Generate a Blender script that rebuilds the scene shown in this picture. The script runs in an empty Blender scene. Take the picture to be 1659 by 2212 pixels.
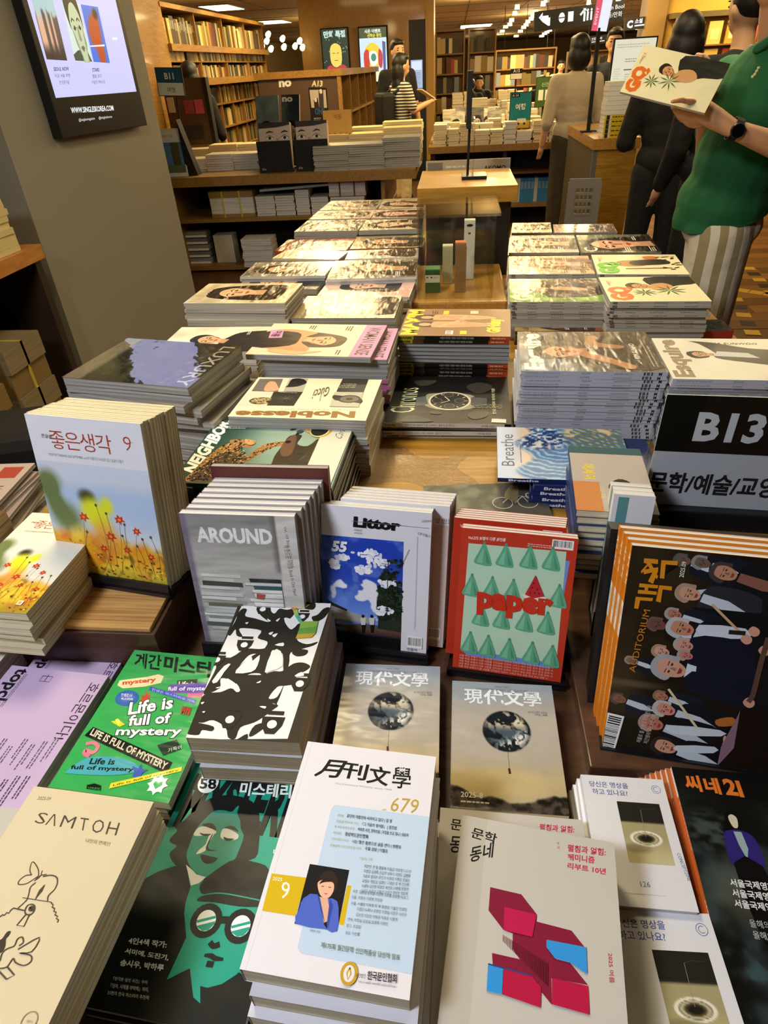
import bpy, bmesh, math, random
import numpy as np
from mathutils import Vector, Matrix, geometry
random.seed(7)
S = bpy.context.scene
COL = S.collection
R = math.radians
# ------------------------------------------------------------------ camera
CAM_X = Vector((0.99456158, 0.09314156, -0.04660375))       # right
CAM_D = Vector((0.01631862, -0.5813003, -0.81352545))       # down
CAM_F = Vector((-0.1028638, 0.80834065, -0.57965889))       # forward
CAM_P = Vector((0, 0, 1.5))
FPX = 1349.526
cd = bpy.data.cameras.new('camera'); cam = bpy.data.objects.new('camera', cd); COL.objects.link(cam)
cd.sensor_fit = 'HORIZONTAL'; cd.sensor_width = 36; cd.lens = FPX / 1659 * 36; cd.clip_start = .02; cd.clip_end = 200
m = Matrix.Identity(4)
for i in range(3):
    m[i][0] = CAM_X[i]; m[i][1] = -CAM_D[i]; m[i][2] = -CAM_F[i]; m[i][3] = CAM_P[i]
cam.matrix_world = m
S.camera = cam
S.view_settings.view_transform = 'Standard'; S.view_settings.look = 'None'
S.view_settings.exposure = 0.25; S.view_settings.gamma = 1.0; S.view_settings.use_curve_mapping = False
# ------------------------------------------------------------------ world and lights
wd = bpy.data.worlds.new('world'); S.world = wd; wd.use_nodes = True
bg = wd.node_tree.nodes['Background']; bg.inputs[0].default_value = (1.0, .80, .50, 1); bg.inputs[1].default_value = .10

def area(name, loc, size, energy, col, rot=(0, 0, 0), sy=None, spread=None):
    d = bpy.data.lights.new(name, 'AREA'); d.energy = energy; d.color = col
    d.shape = 'RECTANGLE'; d.size = size; d.size_y = sy or size
    if spread: d.spread = R(spread)
    o = bpy.data.objects.new(name, d); COL.objects.link(o); o.location = loc; o.rotation_euler = rot
    return o
def aim(o, target):
    o.rotation_euler = (Vector(target) - o.location).to_track_quat('-Z', 'Y').to_euler()
COOL = (.86, .90, 1.0); WARM = (1.0, .74, .36); WARM2 = (1.0, .82, .50)
# cool white ceiling panel above the photographer's left shoulder, warm panels over the tables
k = area('key_panel_light', (-1.25, -.35, 2.62), .50, 48, COOL); aim(k, (0.0, .75, .8))
def spot(name, loc, target, energy, ang, col=WARM, blend=.5, r=.05):
    d = bpy.data.lights.new(name, 'SPOT'); d.energy = energy; d.color = col; d.spot_size = R(ang); d.spot_blend = blend
    d.shadow_soft_size = r
    o = bpy.data.objects.new(name, d); COL.objects.link(o); o.location = loc; aim(o, target); return o
spot('track_spot_light', (.25, 3.3, 2.66), (.0, 1.8, .9), 48, 80, WARM2, r=.12)
spot('track_spot_light', (-.45, 4.4, 2.66), (-.35, 2.4, .9), 42, 70, WARM2, r=.12)
spot('track_spot_light', (.75, 4.3, 2.66), (.55, 2.3, .9), 42, 70, WARM2, r=.12)
area('warm_panel_light', (.2, 4.6, 2.66), 1.2, 18, WARM)
area('warm_panel_light', (-.8, 1.7, 2.66), .6, 34, WARM2)
area('warm_panel_light', (1.4, 3.4, 2.66), .7, 26, WARM2)
def lamp(x, y, z, e, col=WARM, r=.12):
    d = bpy.data.lights.new('ceiling_fill_light', 'POINT'); d.energy = e; d.color = col; d.shadow_soft_size = r; o = bpy.data.objects.new('ceiling_fill_light', d); COL.objects.link(o); o.location = (x, y, z)  # unseen point lamp, added to brighten the ceiling and far room
for x, y, e in ((-1.6, 8.2, 22), (.4, 6.2, 12), (2.2, 8.5, 25), (.6, 11.8, 45), (-4.6, 14, 60), (3.6, 15.5, 80), (.5, 19, 80), (7, 21, 120), (-3.5, 22, 120), (2.5, 27, 160), (11, 28, 220), (5, 36, 260), (-4, 34, 260), (12, 42, 320), (2, 46, 320)): lamp(x, y, 2.25, e)
for x, y, e in ((-1.4, 7.6, 60), (.6, 8.6, 70), (2.6, 6.0, 30), (-2.0, 10.2, 60), (2.4, 12, 110), (-4.5, 15, 130), (1.5, 17, 220), (6, 16, 160), (2, 24, 380), (8, 25, 300), (-1, 25, 200), (4, 30, 300)):
    area('warm_panel_light', (x, y, 2.66), 1.0, e, WARM)
# ------------------------------------------------------------------ helpers: pixels to points, colours, materials
def ray(px, py):
    return (CAM_X * (px - 829.5) + CAM_D * (py - 1106) + CAM_F * FPX).normalized()
def G(px, py, z):                       # point of the horizontal plane z seen at that spot of the photograph
    d = ray(px, py); return CAM_P + d * ((z - CAM_P.z) / d.z)
def GY(px, py, y):
    d = ray(px, py); return CAM_P + d * (y / d.y)
def GX(px, py, x):
    d = ray(px, py); return CAM_P + d * (x / d.x)
def lin(c):
    c = np.asarray(c, float); return np.where(c <= .04045, c / 12.92, ((c + .055) / 1.055) ** 2.4)
def hx(s):
    s = s.lstrip('#'); return tuple(int(s[i:i + 2], 16) / 255 for i in (0, 2, 4))
def rgb(c):
    return hx(c) if isinstance(c, str) else tuple(c)
MATS = {}
def mat(name, col=None, rough=.5, metal=0, emis=None, estr=1, trans=0, coat=0, spec=.5, alpha=None, ior=1.45):
    if name in MATS: return MATS[name]
    m = bpy.data.materials.new(name); m.use_nodes = True; MATS[name] = m
    b = m.node_tree.nodes['Principled BSDF']
    if col is not None: b.inputs['Base Color'].default_value = (*lin(rgb(col)), 1)
    b.inputs['Roughness'].default_value = rough; b.inputs['Metallic'].default_value = metal
    b.inputs['Specular IOR Level'].default_value = spec; b.inputs['IOR'].default_value = ior
    if coat: b.inputs['Coat Weight'].default_value = coat; b.inputs['Coat Roughness'].default_value = .08
    if trans: b.inputs['Transmission Weight'].default_value = trans
    if emis is not None:
        b.inputs['Emission Color'].default_value = (*lin(rgb(emis)), 1); b.inputs['Emission Strength'].default_value = estr
    return m
def attr_mat(name, rough, coat=0, emit=0, bump=0, streak=None):
    m = mat(name, (1, 1, 1), rough, coat=coat); nt = m.node_tree; b = nt.nodes['Principled BSDF']
    a = nt.nodes.new('ShaderNodeVertexColor'); a.layer_name = 'Col'
    if emit:
        b.inputs['Base Color'].default_value = (.02, .02, .02, 1)
        nt.links.new(a.outputs[0], b.inputs['Emission Color']); b.inputs['Emission Strength'].default_value = emit
    else:
        nt.links.new(a.outputs[0], b.inputs['Base Color'])
    if bump:
        n = nt.nodes.new('ShaderNodeTexNoise'); n.inputs['Scale'].default_value = 14; n.inputs['Detail'].default_value = 2
        tc = nt.nodes.new('ShaderNodeTexCoord'); mp = nt.nodes.new('ShaderNodeMapping'); mp.inputs['Scale'].default_value = streak or (1, 1, 1); nt.links.new(tc.outputs['Object'], mp.inputs[0]); nt.links.new(mp.outputs[0], n.inputs['Vector'])
        if streak: n.inputs['Scale'].default_value = 1
        bp = nt.nodes.new('ShaderNodeBump'); bp.inputs['Strength'].default_value = bump; bp.inputs['Distance'].default_value = .02
        nt.links.new(n.outputs[0], bp.inputs['Height']); nt.links.new(bp.outputs[0], b.inputs['Normal'])
    return m
PRINT = attr_mat('glossy_print', .38, coat=.06, bump=.12)
GLOSS = attr_mat('laminated_print', .26, coat=.25, bump=.5, streak=(9, 26, 9))
MATTE = attr_mat('matte_print', .6)
for m_, v_ in ((PRINT, .3), (GLOSS, .4), (MATTE, .2)): m_.node_tree.nodes['Principled BSDF'].inputs['Specular IOR Level'].default_value = v_
GLOW = attr_mat('backlit_print', .3, emit=1.0)
def wood(name, c1, c2, scale=(1, 12, 12), rough=.35, coat=.2, rot=0):
    m = mat(name, c1, rough, coat=coat); nt = m.node_tree; b = nt.nodes['Principled BSDF']
    tc = nt.nodes.new('ShaderNodeTexCoord'); mp = nt.nodes.new('ShaderNodeMapping')
    mp.inputs['Scale'].default_value = scale; mp.inputs['Rotation'].default_value = (0, 0, rot)
    n = nt.nodes.new('ShaderNodeTexNoise'); n.inputs['Scale'].default_value = 4; n.inputs['Detail'].default_value = 6; n.inputs['Distortion'].default_value = .6
    cr = nt.nodes.new('ShaderNodeValToRGB'); e = cr.color_ramp.elements
    e[0].position = .3; e[0].color = (*lin(rgb(c1)), 1); e[1].position = .7; e[1].color = (*lin(rgb(c2)), 1)
    nt.links.new(tc.outputs['Object'], mp.inputs[0]); nt.links.new(mp.outputs[0], n.inputs['Vector'])
    nt.links.new(n.outputs[0], cr.inputs[0]); nt.links.new(cr.outputs[0], b.inputs['Base Color'])
    return m
OAK = wood('honey_oak', '#8c6414', '#ae8230', (2, 22, 22), .42, .05)
OAKX = wood('honey_oak_across', '#946a28', '#b0843c', (22, 2, 22))
PLANK = wood('plank_oak', '#8a5f2c', '#c2914d', (3, 30, 30), rough=.5)
DARKW = wood('dark_walnut', '#3a2417', '#5a3a26', (3, 14, 14), rough=.45)
SHELFW = wood('shelf_oak', '#7d5a24', '#9c7434', (14, 2, 14), rough=.5)
def paper_mat(name, c1, c2, n=900):
    m = mat(name, c1, .8); nt = m.node_tree; b = nt.nodes['Principled BSDF']
    tc = nt.nodes.new('ShaderNodeTexCoord'); mp = nt.nodes.new('ShaderNodeMapping'); mp.inputs['Scale'].default_value = (3, 3, n)
    t = nt.nodes.new('ShaderNodeTexNoise'); t.inputs['Scale'].default_value = 1; t.inputs['Detail'].default_value = 3
    cr = nt.nodes.new('ShaderNodeValToRGB'); e = cr.color_ramp.elements
    e[0].position = .35; e[0].color = (*lin(rgb(c1)), 1); e[1].position = .65; e[1].color = (*lin(rgb(c2)), 1)
    nt.links.new(tc.outputs['Object'], mp.inputs[0]); nt.links.new(mp.outputs[0], t.inputs['Vector'])
    nt.links.new(t.outputs[0], cr.inputs[0]); nt.links.new(cr.outputs[0], b.inputs['Base Color'])
    return m
PAGEW = paper_mat('white_page_edges', '#a5a5a5', '#e4e4e6')
PAGEC = paper_mat('cream_page_edges', '#b3a583', '#ece1c0')
PAGEG = paper_mat('grey_page_edges', '#77756f', '#b9b7b2')
BLACK = mat('black_plastic', '#17171a', .35)
BLACKM = mat('black_matte', '#0c0b0b', .7)
CHAR = mat('charcoal_panel', '#26221f', .6)
WHITEP = mat('white_paper', '#e6e6ea', .6)
GREY = mat('grey_plastic', '#77736b', .5)
STEEL = mat('steel', '#8a8a88', .3, metal=.8)
ACRYL = mat('clear_acrylic', (1, 1, 1), .03, ior=1.12)
nt = ACRYL.node_tree; _o = nt.nodes['Material Output']
_t = nt.nodes.new('ShaderNodeBsdfTransparent'); _t.inputs[0].default_value = (.96, .97, .955, 1)
_g = nt.nodes.new('ShaderNodeBsdfGlossy'); _g.inputs['Roughness'].default_value = .05
_lw = nt.nodes.new('ShaderNodeLayerWeight'); _lw.inputs[0].default_value = .5
_pw = nt.nodes.new('ShaderNodeMath'); _pw.operation = 'POWER'; _pw.inputs[1].default_value = 4; nt.links.new(_lw.outputs['Facing'], _pw.inputs[0])
_f = nt.nodes.new('ShaderNodeMath'); _f.operation = 'MULTIPLY_ADD'; _f.inputs[1].default_value = .6; _f.inputs[2].default_value = .035; nt.links.new(_pw.outputs[0], _f.inputs[0])
_m = nt.nodes.new('ShaderNodeMixShader')
nt.links.new(_f.outputs[0], _m.inputs[0]); nt.links.new(_t.outputs[0], _m.inputs[1]); nt.links.new(_g.outputs[0], _m.inputs[2]); nt.links.new(_m.outputs[0], _o.inputs['Surface'])
def film_mat(name, fac, scale, strength, rough=.05):
    m = mat(name, (1, 1, 1), .05); nt = m.node_tree; o = nt.nodes['Material Output']
    t = nt.nodes.new('ShaderNodeBsdfTransparent'); g = nt.nodes.new('ShaderNodeBsdfGlossy'); g.inputs['Roughness'].default_value = rough; x = nt.nodes.new('ShaderNodeMixShader'); x.inputs[0].default_value = fac
    n = nt.nodes.new('ShaderNodeTexNoise'); n.inputs['Scale'].default_value = scale; n.inputs['Detail'].default_value = 3; tc = nt.nodes.new('ShaderNodeTexCoord'); nt.links.new(tc.outputs['Object'], n.inputs['Vector'])
    b = nt.nodes.new('ShaderNodeBump'); b.inputs['Strength'].default_value = strength; b.inputs['Distance'].default_value = .01; nt.links.new(n.outputs[0], b.inputs['Height']); nt.links.new(b.outputs[0], g.inputs['Normal'])
    nt.links.new(t.outputs[0], x.inputs[1]); nt.links.new(g.outputs[0], x.inputs[2]); nt.links.new(x.outputs[0], o.inputs['Surface']); return m
def plain(c, rough=.5, coat=0):
    c = c if isinstance(c, str) else '#%02x%02x%02x' % tuple(int(v * 255) for v in c)
    return mat('colour_' + c.strip('#'), c, rough, coat=coat)
# ------------------------------------------------------------------ helpers: objects
def link(name, me, mats=(), parent=None, loc=None, rot=None):
    o = bpy.data.objects.new(name, me); COL.objects.link(o)
    if me is not None and not me.materials:
        for x in (mats if isinstance(mats, (list, tuple)) else [mats]): me.materials.append(x)
    if parent is not None: o.parent = parent
    if loc is not None: o.location = loc
    if rot is not None: o.rotation_euler = rot
    return o
def tag(o, label=None, cat=None, group=None, kind=None):
    if label and len(label.replace('-', ' ').split()) > 16: print('LONG', label)
    if label: o['label'] = label
    if cat: o['category'] = cat
    if group: o['group'] = group
    if kind: o['kind'] = kind
    return o
def empty(name, loc=(0, 0, 0), rz=0, label=None, cat=None, group=None):
    o = bpy.data.objects.new(name, None); COL.objects.link(o); o.location = loc; o.rotation_euler = (0, 0, rz); o.empty_display_size = .05
    return tag(o, label, cat, group)
class MB:
    def __init__(s): s.v = []; s.f = []; s.m = []
    def add(s, v, f, mi=0):
        n = len(s.v); s.v += [tuple(p) for p in v]; s.f += [tuple(n + i for i in q) for q in f]; s.m += [mi] * len(f); return s
    def box(s, x0, x1, y0, y1, z0, z1, mi=0, M=None):
        v = [(x, y, z) for z in (z0, z1) for y in (y0, y1) for x in (x0, x1)]
        if M is not None: v = [M @ Vector(p) for p in v]
        return s.add(v, [(0, 2, 3, 1), (4, 5, 7, 6), (0, 1, 5, 4), (2, 6, 7, 3), (0, 4, 6, 2), (1, 3, 7, 5)], mi)
    def prism(s, pts, z0, z1, mi=0):
        n = len(pts); v = [(x, y, z0) for x, y in pts] + [(x, y, z1) for x, y in pts]
        s.add(v, [tuple(range(n))[::-1], tuple(range(n, 2 * n))] + [(i, (i + 1) % n, n + (i + 1) % n, n + i) for i in range(n)], mi); return s
    def tube(s, a, b, r, r2=None, n=10, mi=0):
        a = Vector(a); b = Vector(b); d = (b - a).normalized(); u = d.orthogonal().normalized(); w = d.cross(u); r2 = r if r2 is None else r2
        v = [a + (u * math.cos(t) + w * math.sin(t)) * r for t in [i * 2 * math.pi / n for i in range(n)]]
        v += [b + (u * math.cos(t) + w * math.sin(t)) * r2 for t in [i * 2 * math.pi / n for i in range(n)]]
        return s.add(v, [(i, (i + 1) % n, n + (i + 1) % n, n + i) for i in range(n)] + [tuple(range(n))[::-1], tuple(range(n, 2 * n))], mi)
    def mesh(s, name='m'):
        me = bpy.data.meshes.new(name); me.from_pydata(s.v, [], s.f); me.update()
        if any(s.m): me.polygons.foreach_set('material_index', s.m)
        return me
    def build(s, name, mats, parent=None, loc=None, rot=None, bevel=0):
        me = s.mesh(name)
        if bevel:
            bm = bmesh.new(); bm.from_mesh(me)
            bmesh.ops.bevel(bm, geom=bm.edges[:], offset=bevel, segments=2, affect='EDGES', profile=.5)
            bm.to_mesh(me); bm.free()
        return link(name, me, mats, parent, loc, rot)
def box(name, x0, x1, y0, y1, z0, z1, m, parent=None, bevel=0):
    if parent is None:              # origin at the centre of the base
        c = ((x0 + x1) / 2, (y0 + y1) / 2, z0)
        return MB().box(x0 - c[0], x1 - c[0], y0 - c[1], y1 - c[1], 0, z1 - z0).build(name, m, None, c, None, bevel)
    return MB().box(x0, x1, y0, y1, z0, z1).build(name, m, parent, None, None, bevel)
ORD = ['top', 'second', 'third', 'fourth', 'fifth', 'sixth', 'seventh', 'eighth', 'ninth', 'tenth', 'eleventh', 'twelfth', 'thirteenth', 'fourteenth', 'fifteenth', 'sixteenth', 'seventeenth', 'eighteenth', 'nineteenth', 'twentieth'] + ['%dth' % i for i in range(21, 100)]
def orn(i): return 'first' if i == 0 else ORD[i]
# ------------------------------------------------------------------ helpers: flat print
TMP = bpy.data.scenes.new('tmp')
def evaluated(o):                       # evaluates one object in a scene of its own
    TMP.collection.objects.link(o); vl = TMP.view_layers[0]; vl.update()
    me = bpy.data.meshes.new_from_object(o.evaluated_get(vl.depsgraph)); TMP.collection.objects.unlink(o); return me
TCACHE = {}; SEEN = set()
def micro(s):                           # smallest print: characters already set elsewhere stand in for rarer ones
    pool = sorted(c for c in SEEN if '가' <= c <= '힣'); return s if len(pool) < 45 else ''.join(c if c in SEEN or not '가' <= c <= '힣' else pool[ord(c) % len(pool)] for c in s)
def text_mesh(s, bold=0):
    k = (s, bold)
    if k not in TCACHE:
        SEEN.update(s)
        cu = bpy.data.curves.new('t', 'FONT'); cu.body = s; cu.size = 1; cu.resolution_u = 2; cu.offset = bold
        o = bpy.data.objects.new('t', cu)
        me = evaluated(o)
        v = np.array([(p.co.x, p.co.y) for p in me.vertices]) if len(me.vertices) else np.zeros((0, 2))
        f = [tuple(p.vertices) for p in me.polygons]
        bpy.data.objects.remove(o); bpy.data.curves.remove(cu); bpy.data.meshes.remove(me)
        TCACHE[k] = (v, f)
    return TCACHE[k]
def vnoise(U, V, sc, seed=0):
    rs = np.random.RandomState(seed); g = rs.rand(64, 64)
    x = U / sc; y = V / sc; xi = np.floor(x).astype(int); yi = np.floor(y).astype(int); fx = x - xi; fy = y - yi
    fx = fx * fx * (3 - 2 * fx); fy = fy * fy * (3 - 2 * fy)
    a = g[xi % 64, yi % 64]; b = g[(xi + 1) % 64, yi % 64]; c = g[xi % 64, (yi + 1) % 64]; d = g[(xi + 1) % 64, (yi + 1) % 64]
    return (a * (1 - fx) + b * fx) * (1 - fy) + (c * (1 - fx) + d * fx) * fy
def fbm(U, V, sc, seed=0, o=4):
    t = 0; a = .5
    for i in range(o): t = t + a * vnoise(U, V, sc / 2 ** i, seed + i); a /= 2
    return t / (1 - .5 ** o)
def ss(a, b, x):
    t = np.clip((x - a) / (b - a), 0, 1); return t * t * (3 - 2 * t)
def mixc(A, B, t):
    B = np.asarray(rgb(B) if isinstance(B, (str, tuple)) else B); t = np.asarray(t)[..., None]; return A * (1 - t) + B * t
def fillc(U, c): return np.ones(U.shape + (3,)) * np.array(rgb(c))
def blob(U, V, cx, cy, rx, ry, soft=.4, rot=0):
    c, s = math.cos(R(rot)), math.sin(R(rot)); x = U - cx; y = V - cy
    d = np.sqrt(((x * c + y * s) / rx) ** 2 + ((-x * s + y * c) / ry) ** 2); return 1 - ss(1 - soft, 1 + soft, d)
def smooth(pts, n=6):
    out = []; N = len(pts)
    for i in range(N):
        p0, p1, p2, p3 = (np.array(pts[(i + k - 1) % N], float) for k in range(4))
        for j in range(n):
            t = j / n; out.append(tuple(.5 * ((2 * p1) + (p2 - p0) * t + (2 * p0 - 5 * p1 + 4 * p2 - p3) * t * t + (3 * p1 - p0 - 3 * p2 + p3) * t ** 3)))
    return out
def smooth_open(pts, n=6):
    P = [pts[0]] + list(pts) + [pts[-1]]; out = []
    for i in range(1, len(P) - 2):
        p0, p1, p2, p3 = (np.array(P[i + k - 1], float) for k in range(4))
        for j in range(n):
            t = j / n; out.append(tuple(.5 * ((2 * p1) + (p2 - p0) * t + (2 * p0 - 5 * p1 + 4 * p2 - p3) * t * t + (3 * p1 - p0 - 3 * p2 + p3) * t ** 3)))
    return out + [tuple(pts[-1])]
class Art:
    """Flat print: canvas x 0..100 from left, y 0..H from the top; each layer lies a hair above the last."""
    def __init__(s, w, h, base='#ffffff', res=None, mat=None):
        s.w = w; s.h = h; s.k = w / 100; s.H = h / s.k; s.v = []; s.f = []; s.c = []; s.lay = 0; s.step = .00003; s.T0 = []; s.mat = mat or PRINT
        if callable(base):
            nx = res or 60; ny = max(2, int(nx * h / w))
            u = np.linspace(0, 100, nx + 1); v = np.linspace(0, s.H, ny + 1); U, V = np.meshgrid(u, v)
            C = np.clip(base(U, V), 0, 1).reshape(-1, 3)
            P = np.stack([U.ravel(), V.ravel()], 1); F = [(j * (nx + 1) + i, (j + 1) * (nx + 1) + i, (j + 1) * (nx + 1) + i + 1, j * (nx + 1) + i + 1) for j in range(ny) for i in range(nx)]
            s.put(P, F, C)
        elif base is not None: s.R(0, 0, 100, s.H, base)
    def tf(s, P):
        P = np.asarray(P, float).reshape(-1, 2)
        for (cx, cy, rot, sx, sy) in reversed(s.T0):
            c, n = math.cos(R(rot)), math.sin(R(rot)); Q = P * np.array([sx, sy]); P = np.stack([Q[:, 0] * c - Q[:, 1] * n + cx, Q[:, 0] * n + Q[:, 1] * c + cy], 1)
        return P
    def push(s, cx, cy, rot=0, sx=1, sy=None): s.T0.append((cx, cy, rot, sx, sx if sy is None else sy)); return s
    def pop(s): s.T0.pop(); return s
    def put(s, P, F, C):
        n = len(s.v); P = s.tf(P); z = s.lay; s.lay += 1
        C = np.asarray(C, float)
        if C.ndim == 1:
            if len(P) and (P[:, 0].min() < 0 or P[:, 0].max() > 100 or P[:, 1].min() < 0 or P[:, 1].max() > s.H): P, F = s.clip(P, F)
            C = np.tile(C, (len(P), 1))
        s.v += [(x * s.k, s.h - y * s.k, z) for x, y in P]
        s.c += list(map(tuple, C)); s.f += [tuple(n + i for i in q) for q in F]
        return s
    def clip(s, P, F):
        P = [tuple(p) for p in P]; out = []; H = s.H
        ins = [0 <= x <= 100 and 0 <= y <= H for x, y in P]
        for q in F:
            if all(ins[i] for i in q): out.append(tuple(q)); continue
            poly = [P[i] for i in q]
            for ax, lim, sg in ((0, 0, 1), (0, 100, -1), (1, 0, 1), (1, H, -1)):
                new = []
                for i in range(len(poly)):
                    a, b = poly[i - 1], poly[i]; da = (a[ax] - lim) * sg; db = (b[ax] - lim) * sg
                    if (da >= 0) != (db >= 0): t = da / (da - db); new.append((a[0] + (b[0] - a[0]) * t, a[1] + (b[1] - a[1]) * t))
                    if db >= 0: new.append(b)
                poly = new
                if not poly: break
            if len(poly) > 2: out.append(tuple(range(len(P), len(P) + len(poly)))); P += poly
        return np.array(P), out
    def R(s, x, y, w, h, c, rot=0):
        if rot: s.push(x, y, rot); s.put([(0, 0), (0, h), (w, h), (w, 0)], [(0, 1, 2, 3)], rgb(c)); return s.pop()
        return s.put([(x, y), (x, y + h), (x + w, y + h), (x + w, y)], [(0, 1, 2, 3)], rgb(c))
    def P(s, pts, c, sm=0):
        if sm: pts = smooth(pts, sm)
        tr = geometry.tessellate_polygon([[Vector((x, y, 0)) for x, y in pts]])
        return s.put(pts, [tuple(t) for t in tr], rgb(c))
    def E(s, cx, cy, rx, ry, c, n=20, rot=0):
        a = R(rot); pts = [(cx + rx * math.cos(t) * math.cos(a) - ry * math.sin(t) * math.sin(a), cy + rx * math.cos(t) * math.sin(a) + ry * math.sin(t) * math.cos(a)) for t in [2 * math.pi * i / n for i in range(n)]]
        return s.put(pts, [tuple(range(n))], rgb(c))
    def S(s, pts, w, c, sm=0):
        if sm: pts = smooth_open(pts, sm)
        P = []; F = []; ws = w if isinstance(w, (list, tuple)) else None
        for i, p in enumerate(pts):
            a = np.array(pts[max(0, i - 1)], float); b = np.array(pts[min(len(pts) - 1, i + 1)], float); d = b - a; L = np.hypot(*d) or 1; nrm = np.array([-d[1], d[0]]) / L
            ww = (np.interp(i / max(1, len(pts) - 1), np.linspace(0, 1, len(ws)), ws) if ws else w) / 2
            P += [tuple(np.array(p) - nrm * ww), tuple(np.array(p) + nrm * ww)]
            if i: n = 2 * i; F.append((n - 2, n - 1, n + 1, n))
        return s.put(P, F, rgb(c))
    def T(s, t, x, y, size, c, rot=0, w=None, al='l', bold=0, sx=1, shear=0, jit=0):
        v, f = text_mesh(t, bold)
        if not len(v): return s
        v = v - np.array([v[:, 0].min(), 0]); W = v[:, 0].max()
        fs = size / .73
        kx = (w / W) if w else fs * sx
        P = np.stack([v[:, 0] * kx + v[:, 1] * fs * shear, -v[:, 1] * fs], 1)
        if al == 'c': P[:, 0] -= W * kx / 2
        elif al == 'r': P[:, 0] -= W * kx
        s.push(x, y, rot); s.put(P, f, rgb(c)); return s.pop()
    def lines(s, x, y, w, n, dy, c, size=1.2, rot=0, seed=1, ragged=.3):
        """rows of print too small to read"""
        rs = random.Random(seed); P = []; F = []
        for j in range(n):
            q = 0; e = w * (1 - ragged * rs.random())
            while q < e:
                l = min(e - q, size * rs.uniform(1.0, 3.4)); b = len(P); P += [(q, j * dy), (q, j * dy + size), (q + l, j * dy + size), (q + l, j * dy)]; F.append((b, b + 1, b + 2, b + 3)); q += l + size * .6
        s.push(x, y, rot); s.put(P, F, rgb(c)); return s.pop()
    def bars(s, x, y, w, h, rot=0):
        s.push(x, y, rot); s.R(0, 0, w, h, '#f0f0ee'); P = []; F = []; q = w * .06; rs = random.Random(5)
        while q < w * .92:
            l = w * rs.choice((.012, .02, .035)); b = len(P); P += [(q, h * .1), (q, h * .78), (q + l, h * .78), (q + l, h * .1)]; F.append((b, b + 1, b + 2, b + 3)); q += l + w * rs.choice((.015, .02, .03))
        s.put(P, F, (.05, .05, .05)); return s.pop()
    def face(s, cx, cy, r, rot=0, skin='#e0b48e', hair='#1c1512', long=1, body=None, mouth='#a8473c', look=0):
        s.push(cx, cy, rot, r / 10)
        if body: s.P([(-24, 46), (-20, 20), (-6, 13), (6, 13), (20, 20), (24, 46)], body, 4)
        if long: s.P([(-12, -4), (-8, -14), (0, -16), (8, -14), (12, -4), (14, 12), (13, 26), (4, 28), (-4, 28), (-13, 26), (-14, 12)], hair, 4)
        s.P([(-4, 6), (4, 6), (4.5, 17), (-4.5, 17)], tuple(v * .86 for v in rgb(skin)))
        s.P([(-8, -4), (-5, -11), (0, -12), (5, -11), (8, -4), (7, 4), (3.5, 10), (0, 11.5), (-3.5, 10), (-7, 4)], skin, 4)
        s.P([(-9, 0), (-10, -9), (-5, -15), (1, -16), (7, -14), (10, -8), (9, 0), (7.5, -5), (3, -9), (-3, -8.5), (-7.5, -4)], hair, 4)
        dk = tuple(v * .2 for v in rgb(skin)); md = tuple(v * .72 for v in rgb(skin))
        for q in (-1, 1):
            s.P([(q * 1.6, -.6), (q * 3.6, -1.7), (q * 5.6, -.4), (q * 3.6, .4)], dk); s.S([(q * 1.6, -3), (q * 4, -3.9), (q * 6.2, -2.8)], .7, tuple(v * .5 for v in rgb(hair)) if sum(rgb(hair)) > .6 else hair)
            s.P([(q * 8, -2), (q * 7.2, 5), (q * 3.5, 10.2), (q * 5.3, 4)], md)
        s.P([(-.6, -1), (.9, -1), (1.8, 3.6), (0, 4.3), (-1.5, 3.6)], md); s.P([(-3, 6.4), (-1, 5.7), (1, 5.7), (3, 6.4), (0, 8)], mouth)
        return s.pop()
    def mesh(s, name='print'):
        st = min(s.step, .0016 / max(1, s.lay)); me = bpy.data.meshes.new(name); me.from_pydata([(x, y, z * st) for x, y, z in s.v], [], s.f)
        a = me.color_attributes.new('Col', 'FLOAT_COLOR', 'POINT'); C = np.ones((len(s.v), 4)); C[:, :3] = lin(np.array(s.c)); a.data.foreach_set('color', C.ravel()); me.update()
        me.materials.append(s.mat); return me
    def obj(s, name, parent=None, loc=None, rot=None): return link(name, s.mesh(name), (), parent, loc, rot)
# ------------------------------------------------------------------ helpers: books and stacks
def quad(q, z):
    """centre, heading, width and height of a rectangle lying at height z (corners: top left, top right, bottom right, bottom left of its cover)"""
    P = [G(x, y, z) for x, y in q]
    c = (P[0] + P[1] + P[2] + P[3]) / 4; u = ((P[1] - P[0]) + (P[2] - P[3])) / 2; v = ((P[0] - P[3]) + (P[1] - P[2])) / 2
    a = math.atan2(u.y, u.x); b = math.atan2(v.y, v.x) - math.pi / 2
    d = (b - a + math.pi) % (2 * math.pi) - math.pi
    return c, a + d / 2, u.length, v.length
def corner(tl, tr, z, h, w=None):
    A = G(*tl, z); B = G(*tr, z); u = B - A; a = math.atan2(u.y, u.x); w = w or u.length
    U = Vector((math.cos(a), math.sin(a), 0)); V = Vector((-U.y, U.x, 0)); return A + U * w / 2 - V * h / 2, a, w, h
def cover_mesh(w, h, t, c=.0004):
    mb = MB()
    mb.box(-w / 2, w / 2, -h / 2, h / 2, 0, c); mb.box(-w / 2, w / 2, -h / 2, h / 2, t - c, t); mb.box(-w / 2, -w / 2 + c, -h / 2, h / 2, c, t - c)
    return mb.mesh('cover')
def page_mesh(w, h, t, c=.0004, ins=.0006):
    return MB().box(-w / 2 + c, w / 2 - ins, -h / 2 + ins, h / 2 - ins, c, t - c).mesh('pages')
BK = {}
BULK = {}
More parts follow.
